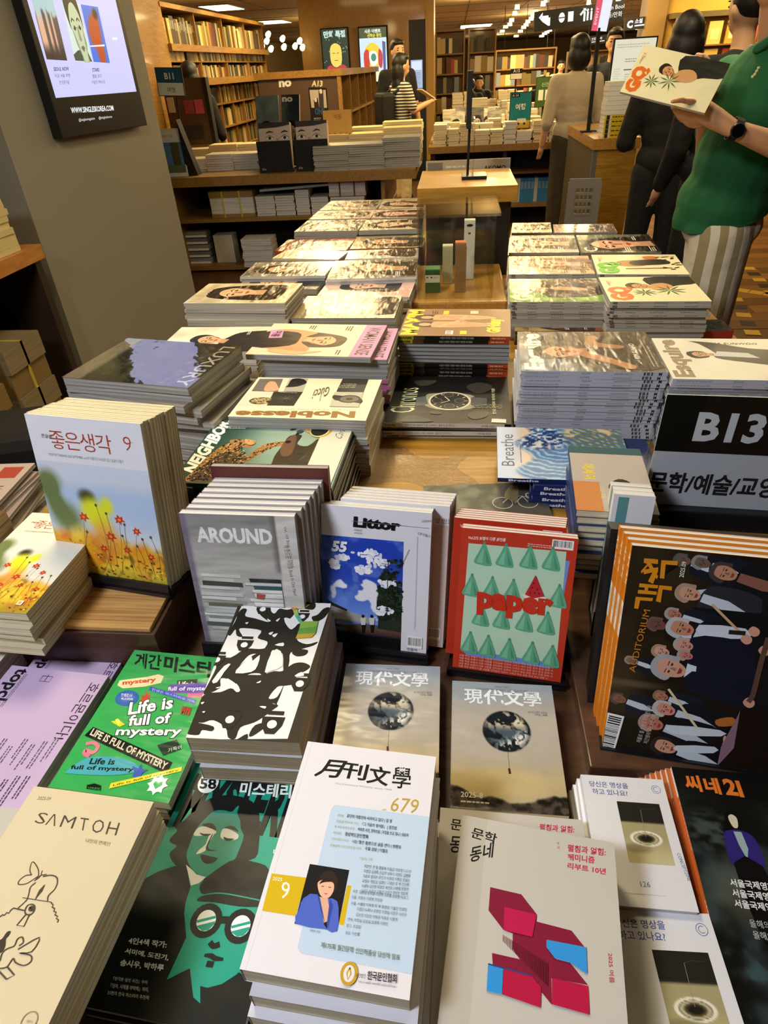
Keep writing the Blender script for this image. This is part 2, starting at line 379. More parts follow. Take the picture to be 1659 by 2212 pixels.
def bulk(kind, m):                      # the few-pixel rest past the countable copies
    b = BULK.setdefault(kind, (MB(), []))
    if m not in b[1]: b[1].append(m)
    return b[0], b[1].index(m)
def bulk_book(kind, M, w, h, t, cov, pages):
    a, i = bulk(kind, cov); c = .0006; a.box(-w / 2, w / 2, -h / 2, h / 2, 0, c, i, M); a.box(-w / 2, w / 2, -h / 2, h / 2, t - c, t, i, M); a.box(-w / 2, -w / 2 + c, -h / 2, h / 2, c, t - c, i, M)
    a, j = bulk(kind, pages); a.box(-w / 2 + c, w / 2 - .001, -h / 2 + .001, h / 2 - .001, c, t - c, j, M)
LONG = []
def booklet(kind, w, h, t, cov, pages, art=None, spine=None, key=None, art_mesh=None):
    """one book or magazine: the folded cover with its page block, front print and spine print"""
    k = (key, round(w, 4), round(h, 4), round(t, 4)) if key else None
    if k and k in BK: cm, pm = BK[k]
    else:
        cm = cover_mesh(w, h, t); cm.materials.append(cov); pm = page_mesh(w, h, t); pm.materials.append(pages)
        if k: BK[k] = (cm, pm)
    o = link(kind, cm)
    link('page_block', pm, (), o)
    if art_mesh is not None: link('cover_print', art_mesh, (), o, (-w / 2, -h / 2, t + .0001))
    if spine is not None: link('spine_print', spine, (), o, (-w / 2 - .0001, h / 2, 0))
    return o
def spine_mesh(h, t, draw, w):
    """print along the spine; reads from the head of the book to its foot"""
    a = Art(h, t, None); draw(a); me = a.mesh('spine')
    for v in me.vertices:
        x, y, z = v.co; v.co = (-z, -x, y)
    return me
def stack(kind, place, z0, ztop, t, art, cov, pages, name, where, group, cat, n=None, jit=.004, yj=1.2, spine=None, top_label=None, flips=None, big=None, slide=None, show=99):
    c, yaw, w, h = place
    n = n or max(1, round((ztop - z0) / t)); t = (ztop - z0) / n
    rs = random.Random(hash((round(c.x, 3), round(c.y, 3))) & 0xffff)
    am = art.mesh(name.replace(' ', '_')) if art is not None else None
    sm = spine_mesh(h, t, spine, w) if spine else None
    key = name + where
    res = []
    for i in range(n):             # i = 0 is the top copy
        dx, dy, dr = (0, 0, 0) if i == 0 else (rs.uniform(-jit, jit), rs.uniform(-jit, jit), R(rs.uniform(-yj, yj)))
        if slide and i: dx += slide[0] * i; dy += slide[1] * i
        f = flips and i and flips(i)
        if f: dr += math.pi
        ca, sa = math.cos(yaw), math.sin(yaw)
        P3 = (c.x + dx * ca - dy * sa, c.y + dx * sa + dy * ca, ztop - (i + 1) * t)
        if i >= show: bulk_book(kind, Matrix.Translation(P3) @ Matrix.Rotation(yaw + dr, 4, 'Z'), w, h, t - .0002, cov, pages); continue
        o = booklet(kind, w, h, t - .0002, cov, pages, None, sm, key, am if i == 0 else None)
        o.location = P3; o.rotation_euler = (0, 0, yaw + dr)
        if i == 0: tag(o, top_label or f'topmost of the {name} {where}', cat, group)
        else: tag(o, f'{ORD[i]} copy down of the {name} {where}', cat, group)
        res.append(o)
    return res

class Frame:
    """maps spots of a flat cover to its own canvas, so that print can be laid out where it stands on the cover"""
    def __init__(s, place, z, tilt=0):
        c, yaw, w, h = place; U = Vector((math.cos(yaw), math.sin(yaw), 0)); N = Vector((-U.y, U.x, 0))
        V = N * math.cos(tilt) + Vector((0, 0, 1)) * math.sin(tilt)
        s.U = U; s.V = V; s.n = U.cross(V); s.k = w / 100
        C = Vector((c.x, c.y, z)); s.TL = C - U * w / 2 + V * h / 2
    def __call__(s, px, py):
        d = ray(px, py); P = CAM_P + d * ((s.TL - CAM_P).dot(s.n) / d.dot(s.n)) - s.TL
        return (P.dot(s.U) / s.k, -P.dot(s.V) / s.k)
    def at(s, x0, y0, sc):
        return lambda x, y: s(x0 + x / sc, y0 + y / sc)
def pts(M, *a): return [M(a[i], a[i + 1]) for i in range(0, len(a), 2)]
def TP(A, M, t, a, b, h, col, bold=0):
    """text whose ink box runs from a to b along its foot and up to h"""
    v, f = text_mesh(t, bold)
    a = np.array(M(*a)); b = np.array(M(*b)); h = np.array(M(*h)); v = v - v.min(0); W, H = v.max(0)
    A.put(a + (v[:, :1] / W) * (b - a) + (v[:, 1:] / H) * (h - a), f, rgb(col))
CR = dict(c1=(0, 1300, 3.7705), c2=(360, 1280, 3.7705), c3=(680, 1400, 2.8603), c4=(1200, 1100, 3.6144), d1=(0, 1640, 3.867), d2=(160, 1630, 3.318), d3=(500, 1580, 3.456),
          d4=(900, 1700, 3.318), d5=(1200, 1640, 3.614), b1=(0, 830, 3.7705), b2=(360, 880, 3.7705), b3=(660, 880, 2.6758), b4=(1050, 820, 2.7241), a1=(120, 680, 3.7705),
          a2=(480, 640, 3.95), a3=(790, 650, 3.6867), a4=(1090, 640, 2.9156), e1=(340, 280, 2.765), e2=(840, 330, 3.318), e3=(1060, 330, 2.7696))
# ================================================================== the magazine table and its risers
TZ, FZ = .80, .70
tb = empty('display_table', (0, 2.3, 0), 0, 'long low oak display table covered with rows of magazines', 'table')
def inp(o, par):
    o.parent = par; o.location = Vector(o.location) - Vector(par.location); return o
inp(box('table_top', -.82, .84, .92, 3.12, TZ - .06, TZ, OAK, bevel=.003), tb)
inp(box('table_top', -.80, -.02, 3.121, 3.80, TZ - .06, TZ, OAK, bevel=.003), tb)
inp(box('table_body', -.74, .76, 1.0, 3.06, 0.0, TZ - .06, DARKW), tb)
inp(box('table_body', -.72, -.06, 3.061, 3.72, 0.0, TZ - .06, DARKW), tb)
ft = empty('front_display_counter', (0, .4, 0), 0, 'dark walnut front counter one step lower than the magazine table', 'counter')
inp(box('counter_top', -1.25, .85, -.25, .915, FZ - .05, FZ, DARKW, bevel=.003), ft)
inp(box('counter_body', -1.2, .8, -.15, .9, 0.0, FZ - .05, DARKW), ft)
rs_ = empty('wooden_riser', (-.75, .85, FZ), 0, 'wooden riser with honey oak top board under the cosmos flower books', 'riser')
inp(box('riser_body', -1.15, -.462, .655, .912, FZ, .782, DARKW, bevel=.002), rs_)
inp(box('top_board', -.678, -.470, .66, .80, .7822, .7902, wood('bright_board', '#9a6a35', '#d0a462', (1.2, 40, 40), rough=.5), bevel=.001), rs_)
rr = empty('wooden_riser', (.5, .68, FZ), 0, 'brown wooden riser under the concert magazine and its black easel', 'riser')
inp(box('riser_body', .195, .80, .505, .912, FZ, .722, DARKW, bevel=.002), rr)
# ------------------------------------------------------------------ the flat literary monthly with issue number 679
PL = {}
def P4(name, q, z): PL[name] = (quad(q, z), z); return PL[name]
pl, z = P4('m679', [(668, 1603), (941, 1633), (886, 2162), (513, 2092)], .864)
A = Art(pl[2], pl[3], '#dddce4', mat=MATTE); F = Frame(pl, z).at(*CR['d3'])
A.R(3.4, 0, .5, A.H, '#cfced6')
for ch, a, b, h in (('月', (607, 335), (790, 352), (690, 205)), ('刊', (815, 345), (1000, 370), (850, 225)), ('文', (1000, 385), (1165, 412), (1040, 250)), ('學', (1195, 420), (1335, 432), (1210, 262))): TP(A, F, ch, a, b, h, '#0d1310', .008 if ch == '學' else .022)
TP(A, F, 'The Literature Monthly  since 1968', (770, 395), (1195, 445), (772, 380), '#8a8a96')
TP(A, F, '679', (1180, 595), (1385, 615), (1205, 490), '#b79a3c'); TP(A, F, 'SEP.', (1125, 590), (1158, 594), (1127, 577), '#b79a3c')
A.P(pts(F, 745, 580, 770, 548, 1485, 638, 1350, 1812, 520, 1655, 492, 1615), '#b9cfe6')
A.P(pts(F, 300, 1060, 560, 1092, 478, 1378, 228, 1338), '#cfae10'); A.P(pts(F, 865, 1148, 896, 1152, 840, 1448, 800, 1440), '#cfae10')
TP(A, F, '2025', (305, 1112), (375, 1120), (312, 1085), '#f2efe0'); TP(A, F, '9', (362, 1245), (425, 1253), (380, 1120), '#f6f3e8')
A.P(pts(F, 585, 990, 880, 1036, 790, 1495, 470, 1436), '#0b0c12')
fx, fy = F(712, 1160); A.E(fx, fy - 3.2, 6.3, 6.6, '#2b1a14'); A.E(fx, fy - .5, 6.6, 5.2, '#2b1a14')
A.P(pts(F, 645, 1130, 680, 1110, 740, 1112, 765, 1140, 762, 1190, 735, 1235, 700, 1245, 665, 1225, 648, 1180), '#e4b498', 3)
A.P(pts(F, 655, 1140, 690, 1105, 765, 1110, 770, 1150, 750, 1125, 690, 1128), '#2b1a14', 3)
A.P(pts(F, 690, 1208, 722, 1212, 705, 1220), '#b04848'); A.S(pts(F, 672, 1158, 692, 1158), .4, '#33221c'); A.S(pts(F, 724, 1164, 744, 1166), .4, '#33221c')
A.P(pts(F, 655, 1235, 735, 1250, 715, 1420, 690, 1430), '#d9aa90')
A.P(pts(F, 540, 1245, 640, 1218, 690, 1440, 700, 1478, 478, 1436, 505, 1330), '#4a63c4', 2); A.P(pts(F, 720, 1250, 790, 1270, 800, 1380, 790, 1492, 712, 1480, 735, 1340), '#4a63c4', 2)
A.P(pts(F, 640, 1215, 660, 1240, 700, 1440, 665, 1330), '#3246a0'); A.P(pts(F, 735, 1250, 760, 1300, 720, 1480, 712, 1440), '#3246a0')
for t, t2, x, y, e, y2, e2, ye in (('권두언', '문단의 대장간이 사라지고 있다 | 김 영', 790, 632, 1195, 640, 860, 690), ('가을을 만나러 가는', '『그 가을의 정거장』 | 정건섭', 780, 675, 1230, 695, 975, 742), ('이 시대 창작의 산실', '박복조 시인, 창작산실 | 무엇을 쓰고 있나 | 대표작', 768, 716, 1320, 730, 942, 796),
                           ('지부특집', '경상북도문인협회', 758, 762, 1018, 772, 845, 805), ('나의 등단 이야기', '나는 빨간 볼펜으로 글을 쓴다 | 전병호', 746, 808, 1265, 826, 900, 885), ('기획연재 수필 창작과 이론', '수필 감상 | 이철호', 735, 856, 1165, 893, 995, 915)):
    TP(A, F, micro(t), (x, y + 5), (e2 - 25, y + 5 + (e2 - 25 - x) * .115), (x + 3, y - 15), '#a3a56a'); TP(A, F, t2, (e2, ye - (e - e2) * .115 - 3), (e, ye), (e2 + 4, ye - (e - e2) * .115 - 34), '#2a2e3a', .012)
names = ['이명선 권 필 성갑숙 이성목 이미영 배두순', '손창기 김정현 송은희 신재이 이진유 김훈미', '심청자 설대명 문인가 이향근 이승섭 문석환', '윤예학 옥은실 김영환 나영순 윤 숙 원태현', '이경숙 김광진 윤문자 황선호 나승예 장정순', '김인녀 송미순 고예원 윤봉원 정민택 반종숙']
for i, t in enumerate(names): TP(A, F, micro(t), (990 - i * 5, 1020 + i * 37), (1340 - i * 5, 1063 + i * 33), (994 - i * 5, 995 + i * 37), '#454a58')
for i, (t, x, y, e) in enumerate((('시조. 김호길 유지효 이상훈 이계효 신애옥 이상화', 905, 1208, 1318), ('소설. 지호일 이한숙 임목희', 897, 1250, 1125), ('수필. 서금복 이숙영 안 숙 설영신 이금선 전경애', 890, 1296, 1308), ('이정구 유현나 윤옥여 이영주 이흥수 이지흔', 935, 1340, 1302), ('김태열 이규흥 박황권 엄희자 이정경', 928, 1383, 1235), ('동시. 박정석 김봉석 김삼남 이영선', 868, 1418, 1165), ('동화. 조우연', 858, 1464, 962), ('평론. 이명식', 848, 1518, 955))):
    TP(A, F, micro(t), (x, y), (e, y + (e - x) * .125), (x + 4, y - 25), '#454a58')
TP(A, F, '이달의 신작', (955, 962), (1050, 972), (958, 940), '#a3a56a'); TP(A, F, '박복조 시인', (585, 1500), (658, 1510), (588, 1480), '#454a58')
TP(A, F, '제175회 월간문학 신인작품상 당선작 발표', (665, 1618), (1255, 1715), (672, 1575), '#5a6a58', .01)
cx, cy = F(878, 1812); A.E(cx, cy, 5, 6, '#c29a2a'); A.E(cx, cy, 3.2, 4.2, '#dddce4'); A.S([(cx, cy - 3), (cx - 1.2, cy), (cx, cy + 3), (cx + 1.2, cy), (cx, cy - 3)], .9, '#c29a2a')
TP(A, F, '사단법인', (925, 1840), (1000, 1848), (928, 1808), '#20222a'); TP(A, F, '한국문인협회', (1012, 1858), (1232, 1885), (1018, 1790), '#20222a', .02); TP(A, F, 'THE KOREAN WRITERS ASSOCIATION', (945, 1880), (1225, 1920), (946, 1866), '#555a66')
stack('book', pl, FZ, z, .0273, A, plain('#cfcfd8', .5), PAGEC, 'thick white literary monthlies', 'at the front middle', 'white literary monthlies', 'book', jit=.006, yj=1.5, slide=(.004, -.009),
      top_label='white literary monthly with blue panel, gold 679 and a woman in blue jacket')
# ------------------------------------------------------------------ cream monthly, lower left
z = .85; pl = corner((74, 1698), (332, 1732), z, .206); A = Art(pl[2], pl[3], '#cdbf9d', mat=MATTE); F = Frame(pl, z).at(*CR['d1'])
INK = '#4b4436'
TP(A, F, '2025.09', (308, 338), (418, 345), (322, 310), INK)
for ch, a, b, h in (('S', (285, 530), (365, 545), (330, 440)), ('Λ', (375, 548), (460, 560), (415, 452)), ('M', (495, 565), (605, 580), (535, 468)), ('T', (655, 590), (725, 600), (675, 487)), ('O', (755, 610), (850, 622), (790, 500)), ('H', (880, 625), (970, 638), (915, 520))): TP(A, F, ch, a, b, h, INK, -.004)
TP(A, F, '나만의 연예인', (712, 695), (915, 728), (722, 660), '#6b6350')
ln = lambda w, *p: A.S(pts(F, *p), w, INK, 5)
ln(.7, 265, 970, 250, 930, 262, 870, 280, 860, 305, 890, 322, 930, 322, 975); ln(.7, 262, 968, 215, 972, 165, 1010, 155, 1045, 220, 1040, 285, 1000, 322, 975); ln([.4, 1.6, .4], 352, 965, 318, 990, 285, 1020); ln(.6, 355, 930, 345, 965, 392, 962)
ln(.8, 300, 1030, 255, 1070, 240, 1130, 220, 1180, 150, 1245); ln(.8, 358, 980, 420, 970, 470, 985, 480, 1030, 455, 1090, 405, 1140, 398, 1192); ln([.3, 2.6, 1.6, .4], 375, 1048, 340, 1100, 320, 1130, 295, 1172)
ln(.5, 190, 1158, 430, 1195); A.S(pts(F, 425, 1195, 445, 1220, 435, 1235, 458, 1250, 448, 1270, 472, 1282, 458, 1300, 482, 1315, 470, 1330, 490, 1345, 480, 1365), .7, INK)
A.S(pts(F, 0, 1318, 20, 1300, 38, 1305, 55, 1282, 75, 1288, 90, 1262, 112, 1245, 205, 1265), .8, INK)
for rr_ in (.8,): ln(.8, 215, 1245, 235, 1220, 275, 1215, 292, 1240, 275, 1285, 240, 1302, 210, 1285, 215, 1245)
ln(1.6, 255, 1235, 275, 1240, 268, 1262, 248, 1255, 255, 1235); A.S(pts(F, 215, 1300, 140, 1388, 200, 1398, 250, 1292), .7, INK)
A.P(pts(F, -20, 1530, 20, 1500, 60, 1445, 90, 1440, 70, 1480, 50, 1500, 45, 1560, 20, 1605, -20, 1620), '#3c3629', 3)
ln(.7, 0, 1690, 20, 1620, 60, 1585, 120, 1560, 145, 1505, 185, 1488, 195, 1530, 160, 1560); A.S(pts(F, 150, 1590, 330, 1490, 265, 1610, 160, 1620, 255, 1640, 260, 1690, 200, 1725, 130, 1700, 110, 1665, 60, 1735, 0, 1750), .7, INK, 3); A.S(pts(F, 60, 1735, 120, 1805, 55, 1840, -10, 1770), .8, INK)
cx, cy = F(245, 2190); A.S([(cx + 4.6 * math.cos(t / 3), cy + 4.6 * math.sin(t / 3)) for t in range(20)], .5, '#8a8068'); TP(A, F, '샘터', (222, 2200), (272, 2208), (225, 2178), '#6b6350')
stack('book', pl, .80, z, .0167, A, plain('#c3b593', .55), PAGEC, 'cream essay monthlies', 'at the lower left corner', 'cream essay monthlies', 'book', jit=.003, slide=(.0008, -.001), top_label='cream essay monthly with thin line drawings of faces and a butterfly')
stack('book', (pl[0] + Vector((-.062, 0, 0)), pl[1], pl[2], pl[3]), FZ, .80, .02, None, plain('#b7b2a6', .55), PAGEC, 'pale books under the cream monthlies', 'at lower left', 'pale books under the cream monthlies', 'book', jit=.006)
# ------------------------------------------------------------------ lilac monthly
def lilac(pl, z, F0=None):
    A = Art(pl[2], pl[3], '#bda6c6', mat=MATTE); u = 100
    for ch, x, y, s in (('topclass', 3, 9, 17),): A.T('topclass', 9, 2.5, 13, '#15121c', rot=90, bold=.03)
    A.lines(22, 8, 40, 2, 1.8, '#5b4d63', .8, rot=90, seed=4)
    A.S([(38, 8), (48, 8), (48, 14), (38, 14), (38, 8)], .7, '#3c3144'); A.S([(43, 6), (43, 14)], .7, '#3c3144')
    A.T('호르몬이다!', 88, 10, 9, '#2c2434', rot=90, bold=.005)
    for q, (x, y) in enumerate(((93, 68), (85, 72), (76, 76), (67, 72), (58, 80), (49, 74), (34, 80), (26, 74), (16, 84))): A.lines(x, y, 26, 2, 2.6, '#5d4f68', 1.1, rot=90, seed=q)
    for q, (x, y) in enumerate(((90, 103), (82, 104), (74, 108), (64, 106), (54, 110), (42, 112))): A.lines(x, y, 26, 2, 2.6, '#4b3f56', 1.1, rot=90, seed=q + 20)
    return A
z = .748; pl = corner((26, 1437), (235, 1459), z, .235)
stack('magazine', pl, FZ + .012, z, .009, lilac(pl, z), plain('#b29cbc', .5), PAGEW, 'lilac monthlies', 'left of the green mystery quarterly', 'lilac monthlies', 'magazine', jit=.003, top_label='lilac monthly lying furthest forward, title running down its left side')
z2 = .7115; pl = corner((92, 1400), (272, 1416), z2, .21)
A2 = lilac(pl, z2); stack('magazine', pl, FZ, z2, .0115, A2, plain('#a79bc4', .5), PAGEW, 'second lilac monthly', 'under the lilac pile', 'lilac monthlies', 'magazine', top_label='bluish lilac monthly peeking out behind the pile of lilac monthlies')
# ------------------------------------------------------------------ green mystery quarterly
z = .750; pl = quad([(289, 1400), (500, 1427), (368, 1738), (110, 1699)], z); A = Art(pl[2], pl[3], '#37a552', mat=GLOSS); F = Frame(pl, z).at(*CR['c1'])
TP(A, F, '계간', (1090, 535), (1310, 560), (1105, 412), '#0e1a12', .025); TP(A, F, '미스터리', (1325, 560), (1850, 640), (1345, 435), '#0e1a12', .04)
A.P(pts(F, 975, 640, 1200, 610, 1290, 590, 1335, 605, 1310, 660, 1180, 690, 1000, 705, 955, 680), '#e8dba6'); TP(A, F, 'mystery', (995, 688), (1270, 660), (1000, 645), '#c4502c', .04)
A.P(pts(F, 1445, 640, 1612, 628, 1600, 680, 1435, 690), '#39422e'); TP(A, F, 'Life is', (1452, 690), (1585, 690), (1458, 648), '#f2f2ea', .02)
A.P(pts(F, 1380, 675, 1720, 655, 1700, 740, 1360, 748), '#6a51a6'); TP(A, F, 'full of mystery', (1365, 735), (1720, 730), (1372, 692), '#f4f0ff', .02)
A.P(pts(F, 1530, 745, 1680, 742, 1670, 780, 1520, 780), '#d96d8c')
A.P(pts(F, 1225, 690, 1600, 800, 1585, 835, 1212, 720), '#3f52b0'); TP(A, F, '인생은 미스터리로 가득', (1235, 722), (1585, 828), (1242, 702), '#c6cfff')
cx, cy = F(1035, 785); A.E(cx, cy, 11, 8.2, '#2c5fae', rot=8); TP(A, F, '인생은 나', (985, 770), (1075, 775), (990, 745), '#e9efff', .01); TP(A, F, '미스터리', (985, 800), (1080, 806), (990, 780), '#e9efff', .01)
A.P(pts(F, 1150, 810, 1155, 760, 1180, 770, 1190, 720, 1205, 765, 1220, 735, 1220, 810, 1185, 830), '#c4472a')
def outlined(t, a, b, h, c, o, g=.05):
    TP(A, F, t, (a[0] - 6, a[1] + 5), (b[0] + 6, b[1] + 5), (h[0] - 5, h[1] - 6), o, .06); TP(A, F, t, a, b, h, c, .03)
outlined('Life is', (1040, 925), (1405, 870), (1060, 820), '#f6f6f0', '#0d130c'); outlined('full of', (1040, 1015), (1385, 990), (1060, 925), '#f6f6f0', '#0d130c'); outlined('mystery', (930, 1110), (1470, 1110), (955, 1030), '#f6f6f0', '#0d130c')
A.P(pts(F, 905, 975, 945, 970, 960, 950, 985, 975, 1020, 1000, 975, 1020, 955, 1005, 930, 995), '#d9d33a'); A.P(pts(F, 940, 960, 965, 955, 985, 985, 960, 1015), '#ffe84a')
A.P(pts(F, 760, 1020, 1405, 1310, 1355, 1400, 690, 1090), '#0f0f0d'); TP(A, F, 'LIFE IS FULL OF MYSTERY', (730, 1085), (1345, 1375), (765, 1030), '#d8d2b4', .03)
A.S(pts(F, 700, 1160, 760, 1150, 800, 1180, 760, 1230, 700, 1210, 690, 1240, 730, 1260), 3.2, '#d7788c', 4)
A.P(pts(F, 545, 1380, 720, 1270, 960, 1270, 1120, 1330, 1100, 1390, 880, 1415, 560, 1400), '#4aa6b4', 3); TP(A, F, 'Life is', (725, 1325), (930, 1330), (745, 1275), '#0e1c1c', .03); TP(A, F, 'full of mystery', (570, 1375), (1085, 1395), (585, 1330), '#0e1c1c', .03)
A.P(pts(F, 1095, 1390, 1080, 1340, 1130, 1360, 1150, 1320, 1160, 1365, 1205, 1370, 1160, 1400, 1130, 1450, 1080, 1420), '#3c58b4', 3)
A.P(pts(F, 905, 1480, 1485, 1345, 1478, 1382, 888, 1525), '#ded32c'); TP(A, F, 'Life is full of mystery', (920, 1510), (1455, 1382), (925, 1490), '#2d3a20', .01)
cx, cy = F(1285, 1492); A.P([(cx + r * math.cos(t * math.pi / 12), cy + r * math.sin(t * math.pi / 12)) for t in range(24) for r in [(8.6 if t % 3 == 0 else 6.2)]], '#f4f4f0'); A.P([(cx, cy + 3.8), (cx - 3.6, cy), (cx - 2.8, cy - 3), (cx, cy - 1.6), (cx + 2.8, cy - 3), (cx + 3.6, cy)], '#3fae5c')
A.P(pts(F, 710, 1495, 770, 1482, 825, 1500, 820, 1540, 705, 1525), '#0e1a12'); TP(A, F, '나비클럽', (718, 1524), (812, 1534), (722, 1508), '#3fae5c')
A.P(pts(F, 1280, 1170, 1440, 1125, 1480, 1200, 1330, 1255), '#243a2c'); TP(A, F, '기득이', (1370, 1232), (1480, 1200), (1370, 1200), '#e8f0d8')
TP(A, F, 'MYS', (1470, 915), (1545, 930), (1490, 850), '#b43c20', .08)
stack('book', pl, FZ, z, .0165, A, plain('#1f6a35', .3), PAGEC, 'green mystery quarterlies', 'left of the black and white patterned stack', 'green mystery quarterlies', 'book', jit=.004, slide=(-.0055, .001), top_label='glossy green mystery quarterly covered with colourful sticker lettering')
# ------------------------------------------------------------------ teal and black mystery magazine
z = .722; pl = corner((424, 1645), (680, 1680), z, .283); TEAL = '#1f9c84'; BK_ = '#141816'
A = Art(pl[2], pl[3], TEAL, mat=PRINT); F = Frame(pl, z).at(*CR['d2'])
tt = 'MYSTERIA'
TP(A, F, tt, (700, 520), (1640, 620), (885, 130), BK_, .05)
cx, cy = F(963, 206)
TP(A, F, '미스테리아', (1180, 292), (1660, 320), (1200, 195), '#e6f2ee', .03)
A.P(pts(F, 690, 600, 740, 545, 722, 515, 790, 470, 840, 420, 880, 400, 960, 320, 1100, 290, 1250, 320, 1320, 400, 1330, 520, 1325, 640, 1300, 740, 1170, 780, 1100, 870, 940, 900, 850, 850, 815, 800, 740, 800, 690, 740, 690, 700, 735, 655, 690, 630), BK_, 3)
A.P(pts(F, 980, 420, 1020, 400, 1080, 400, 1130, 410, 1165, 375, 1182, 370, 1170, 420, 1190, 470, 1195, 530, 1215, 580, 1200, 640, 1175, 700, 1155, 745, 1100, 790, 1040, 830, 1000, 860, 945, 880, 890, 860, 830, 800, 805, 720, 830, 640, 860, 560, 900, 500, 950, 450), TEAL, 3)
A.P(pts(F, 915, 505, 960, 490, 1000, 500, 1020, 535, 1000, 545, 960, 520), BK_, 3); A.P(pts(F, 1075, 525, 1120, 510, 1160, 525, 1178, 555, 1130, 535), BK_, 3)
A.P(pts(F, 858, 580, 885, 530, 925, 515, 980, 530, 1018, 550, 1005, 570, 940, 580), '#eef4f0', 3); A.P(pts(F, 975, 560, 1015, 552, 960, 640, 940, 690, 875, 715, 900, 680, 945, 640), '#eef4f0', 2)
A.P(pts(F, 1050, 590, 1065, 535, 1110, 535, 1178, 575, 1160, 610, 1090, 612), '#eef4f0', 3); A.P(pts(F, 900, 560, 930, 568, 985, 570, 950, 585, 915, 578), BK_, 2); A.P(pts(F, 1070, 590, 1100, 600, 1150, 605, 1110, 620, 1080, 612), BK_, 2)
A.P(pts(F, 985, 580, 995, 575, 960, 650, 975, 680, 1030, 688, 960, 690, 945, 665), BK_, 2); A.P(pts(F, 905, 720, 950, 722, 975, 730, 1030, 745, 985, 778, 930, 775), BK_, 3)
A.P(pts(F, 600, 840, 720, 800, 805, 780, 830, 930, 838, 960, 800, 1060, 790, 1140, 805, 1310, 740, 1450, 665, 1615, 835, 1530, 905, 1660, 950, 1672, 1060, 1640, 1180, 1560, 1330, 1660, 1330, 1931, 150, 1990, 20, 1830, 300, 1100, 420, 940), BK_)
A.P(pts(F, 803, 790, 850, 830, 880, 860, 945, 880, 880, 935, 838, 940, 822, 870), '#eef4f0')
A.P(pts(F, 838, 940, 905, 920, 905, 1000, 1300, 1050, 1330, 1300, 1250, 1500, 1160, 1580, 1060, 1645, 960, 1672, 905, 1655, 905, 1785, 855, 1740, 830, 1530, 665, 1615, 805, 1310, 790, 1140, 800, 1060), TEAL)
A.P(pts(F, 900, 950, 950, 880, 1060, 800, 1150, 755, 1290, 770, 1400, 830, 1400, 1060, 1200, 1010, 1050, 990, 930, 1000), BK_, 3); A.P(pts(F, 880, 1050, 935, 1005, 1050, 990, 1200, 1010, 1330, 1045, 1330, 1090, 1180, 1090, 1000, 1060), BK_, 3)
A.S(pts(F, 910, 1012, 1000, 996, 1100, 1000, 1330, 1045), .8, TEAL, 3)
for gx, gy in ((948, 1190), (1195, 1230)):
    A.E(*F(gx, gy), 10.6, 10.4, BK_); A.push(*F(gx, gy), 0, .62); A.push(-F(gx, gy)[0], -F(gx, gy)[1]); A.E(*F(gx, gy), 10.3, 10.3, '#e9f1ee'); X, Y = F(gx, gy)
    A.P([(X - 10.2, Y + 1.5), (X + 8.2, Y - 6), (X + 10, Y - 2.4), (X + 10.1, Y + 2), (X + 6, Y + 8.3), (X, Y + 10.3), (X - 7, Y + 7.5)], TEAL); A.P([(X - 9.6, Y + 4.2), (X + 9.8, Y - 3.6), (X + 10.1, Y - .9), (X - 8, Y + 6.4)], '#e9f1ee'); A.pop(); A.pop()
A.P(pts(F, 1030, 1160, 1110, 1160, 1100, 1215, 1050, 1215), BK_)
A.S(pts(F, 975, 1345, 1000, 1375, 1045, 1360), 3.4, BK_, 3); A.S(pts(F, 935, 1440, 985, 1445, 1010, 1462, 1070, 1470), [1.6, 3, 3, 1.6], BK_, 3); A.S(pts(F, 950, 1500, 1000, 1508), 3.4, BK_)
A.E(cx, cy, 8.2, 8.6, '#e8f0ee'); TP(A, F, '58', (900, 248), (1020, 252), (905, 172), '#101412', .03)
for t, a, b, h in (('4인4색 작가:', (388, 1358), (662, 1390), (398, 1310)), ('서미애, 도진기,', (360, 1430), (675, 1482), (372, 1388)), ('송시우, 박하루', (325, 1520), (638, 1560), (340, 1468))): TP(A, F, t, a, b, h, '#e8eeea', .03)
for t, a, b, h in (("『방각본 살인 사건』부터", (280, 1620), (525, 1650), (285, 1592)), ('『엄마, 시체를 부탁해』까지,', (262, 1675), (535, 1708), (268, 1640)), ('35편의 한국 미스터리 추천작', (240, 1722), (538, 1762), (245, 1692))): TP(A, F, t, a, b, h, '#d4dad6', .01)
for i, ch in enumerate('미스터리'): TP(A, F, ch, (1425 - i * 14, 720 + i * 70), (1470 - i * 14, 726 + i * 70), (1432 - i * 14, 680 + i * 70), '#e8eeea', .02)
stack('magazine', pl, FZ, z, .011, A, plain('#0f3a32', .4), PAGEW, 'teal and black mystery magazines', 'left of the white literary monthlies', 'teal mystery magazines', 'magazine', top_label='teal and black mystery magazine with a long-haired face and a face in round goggles')
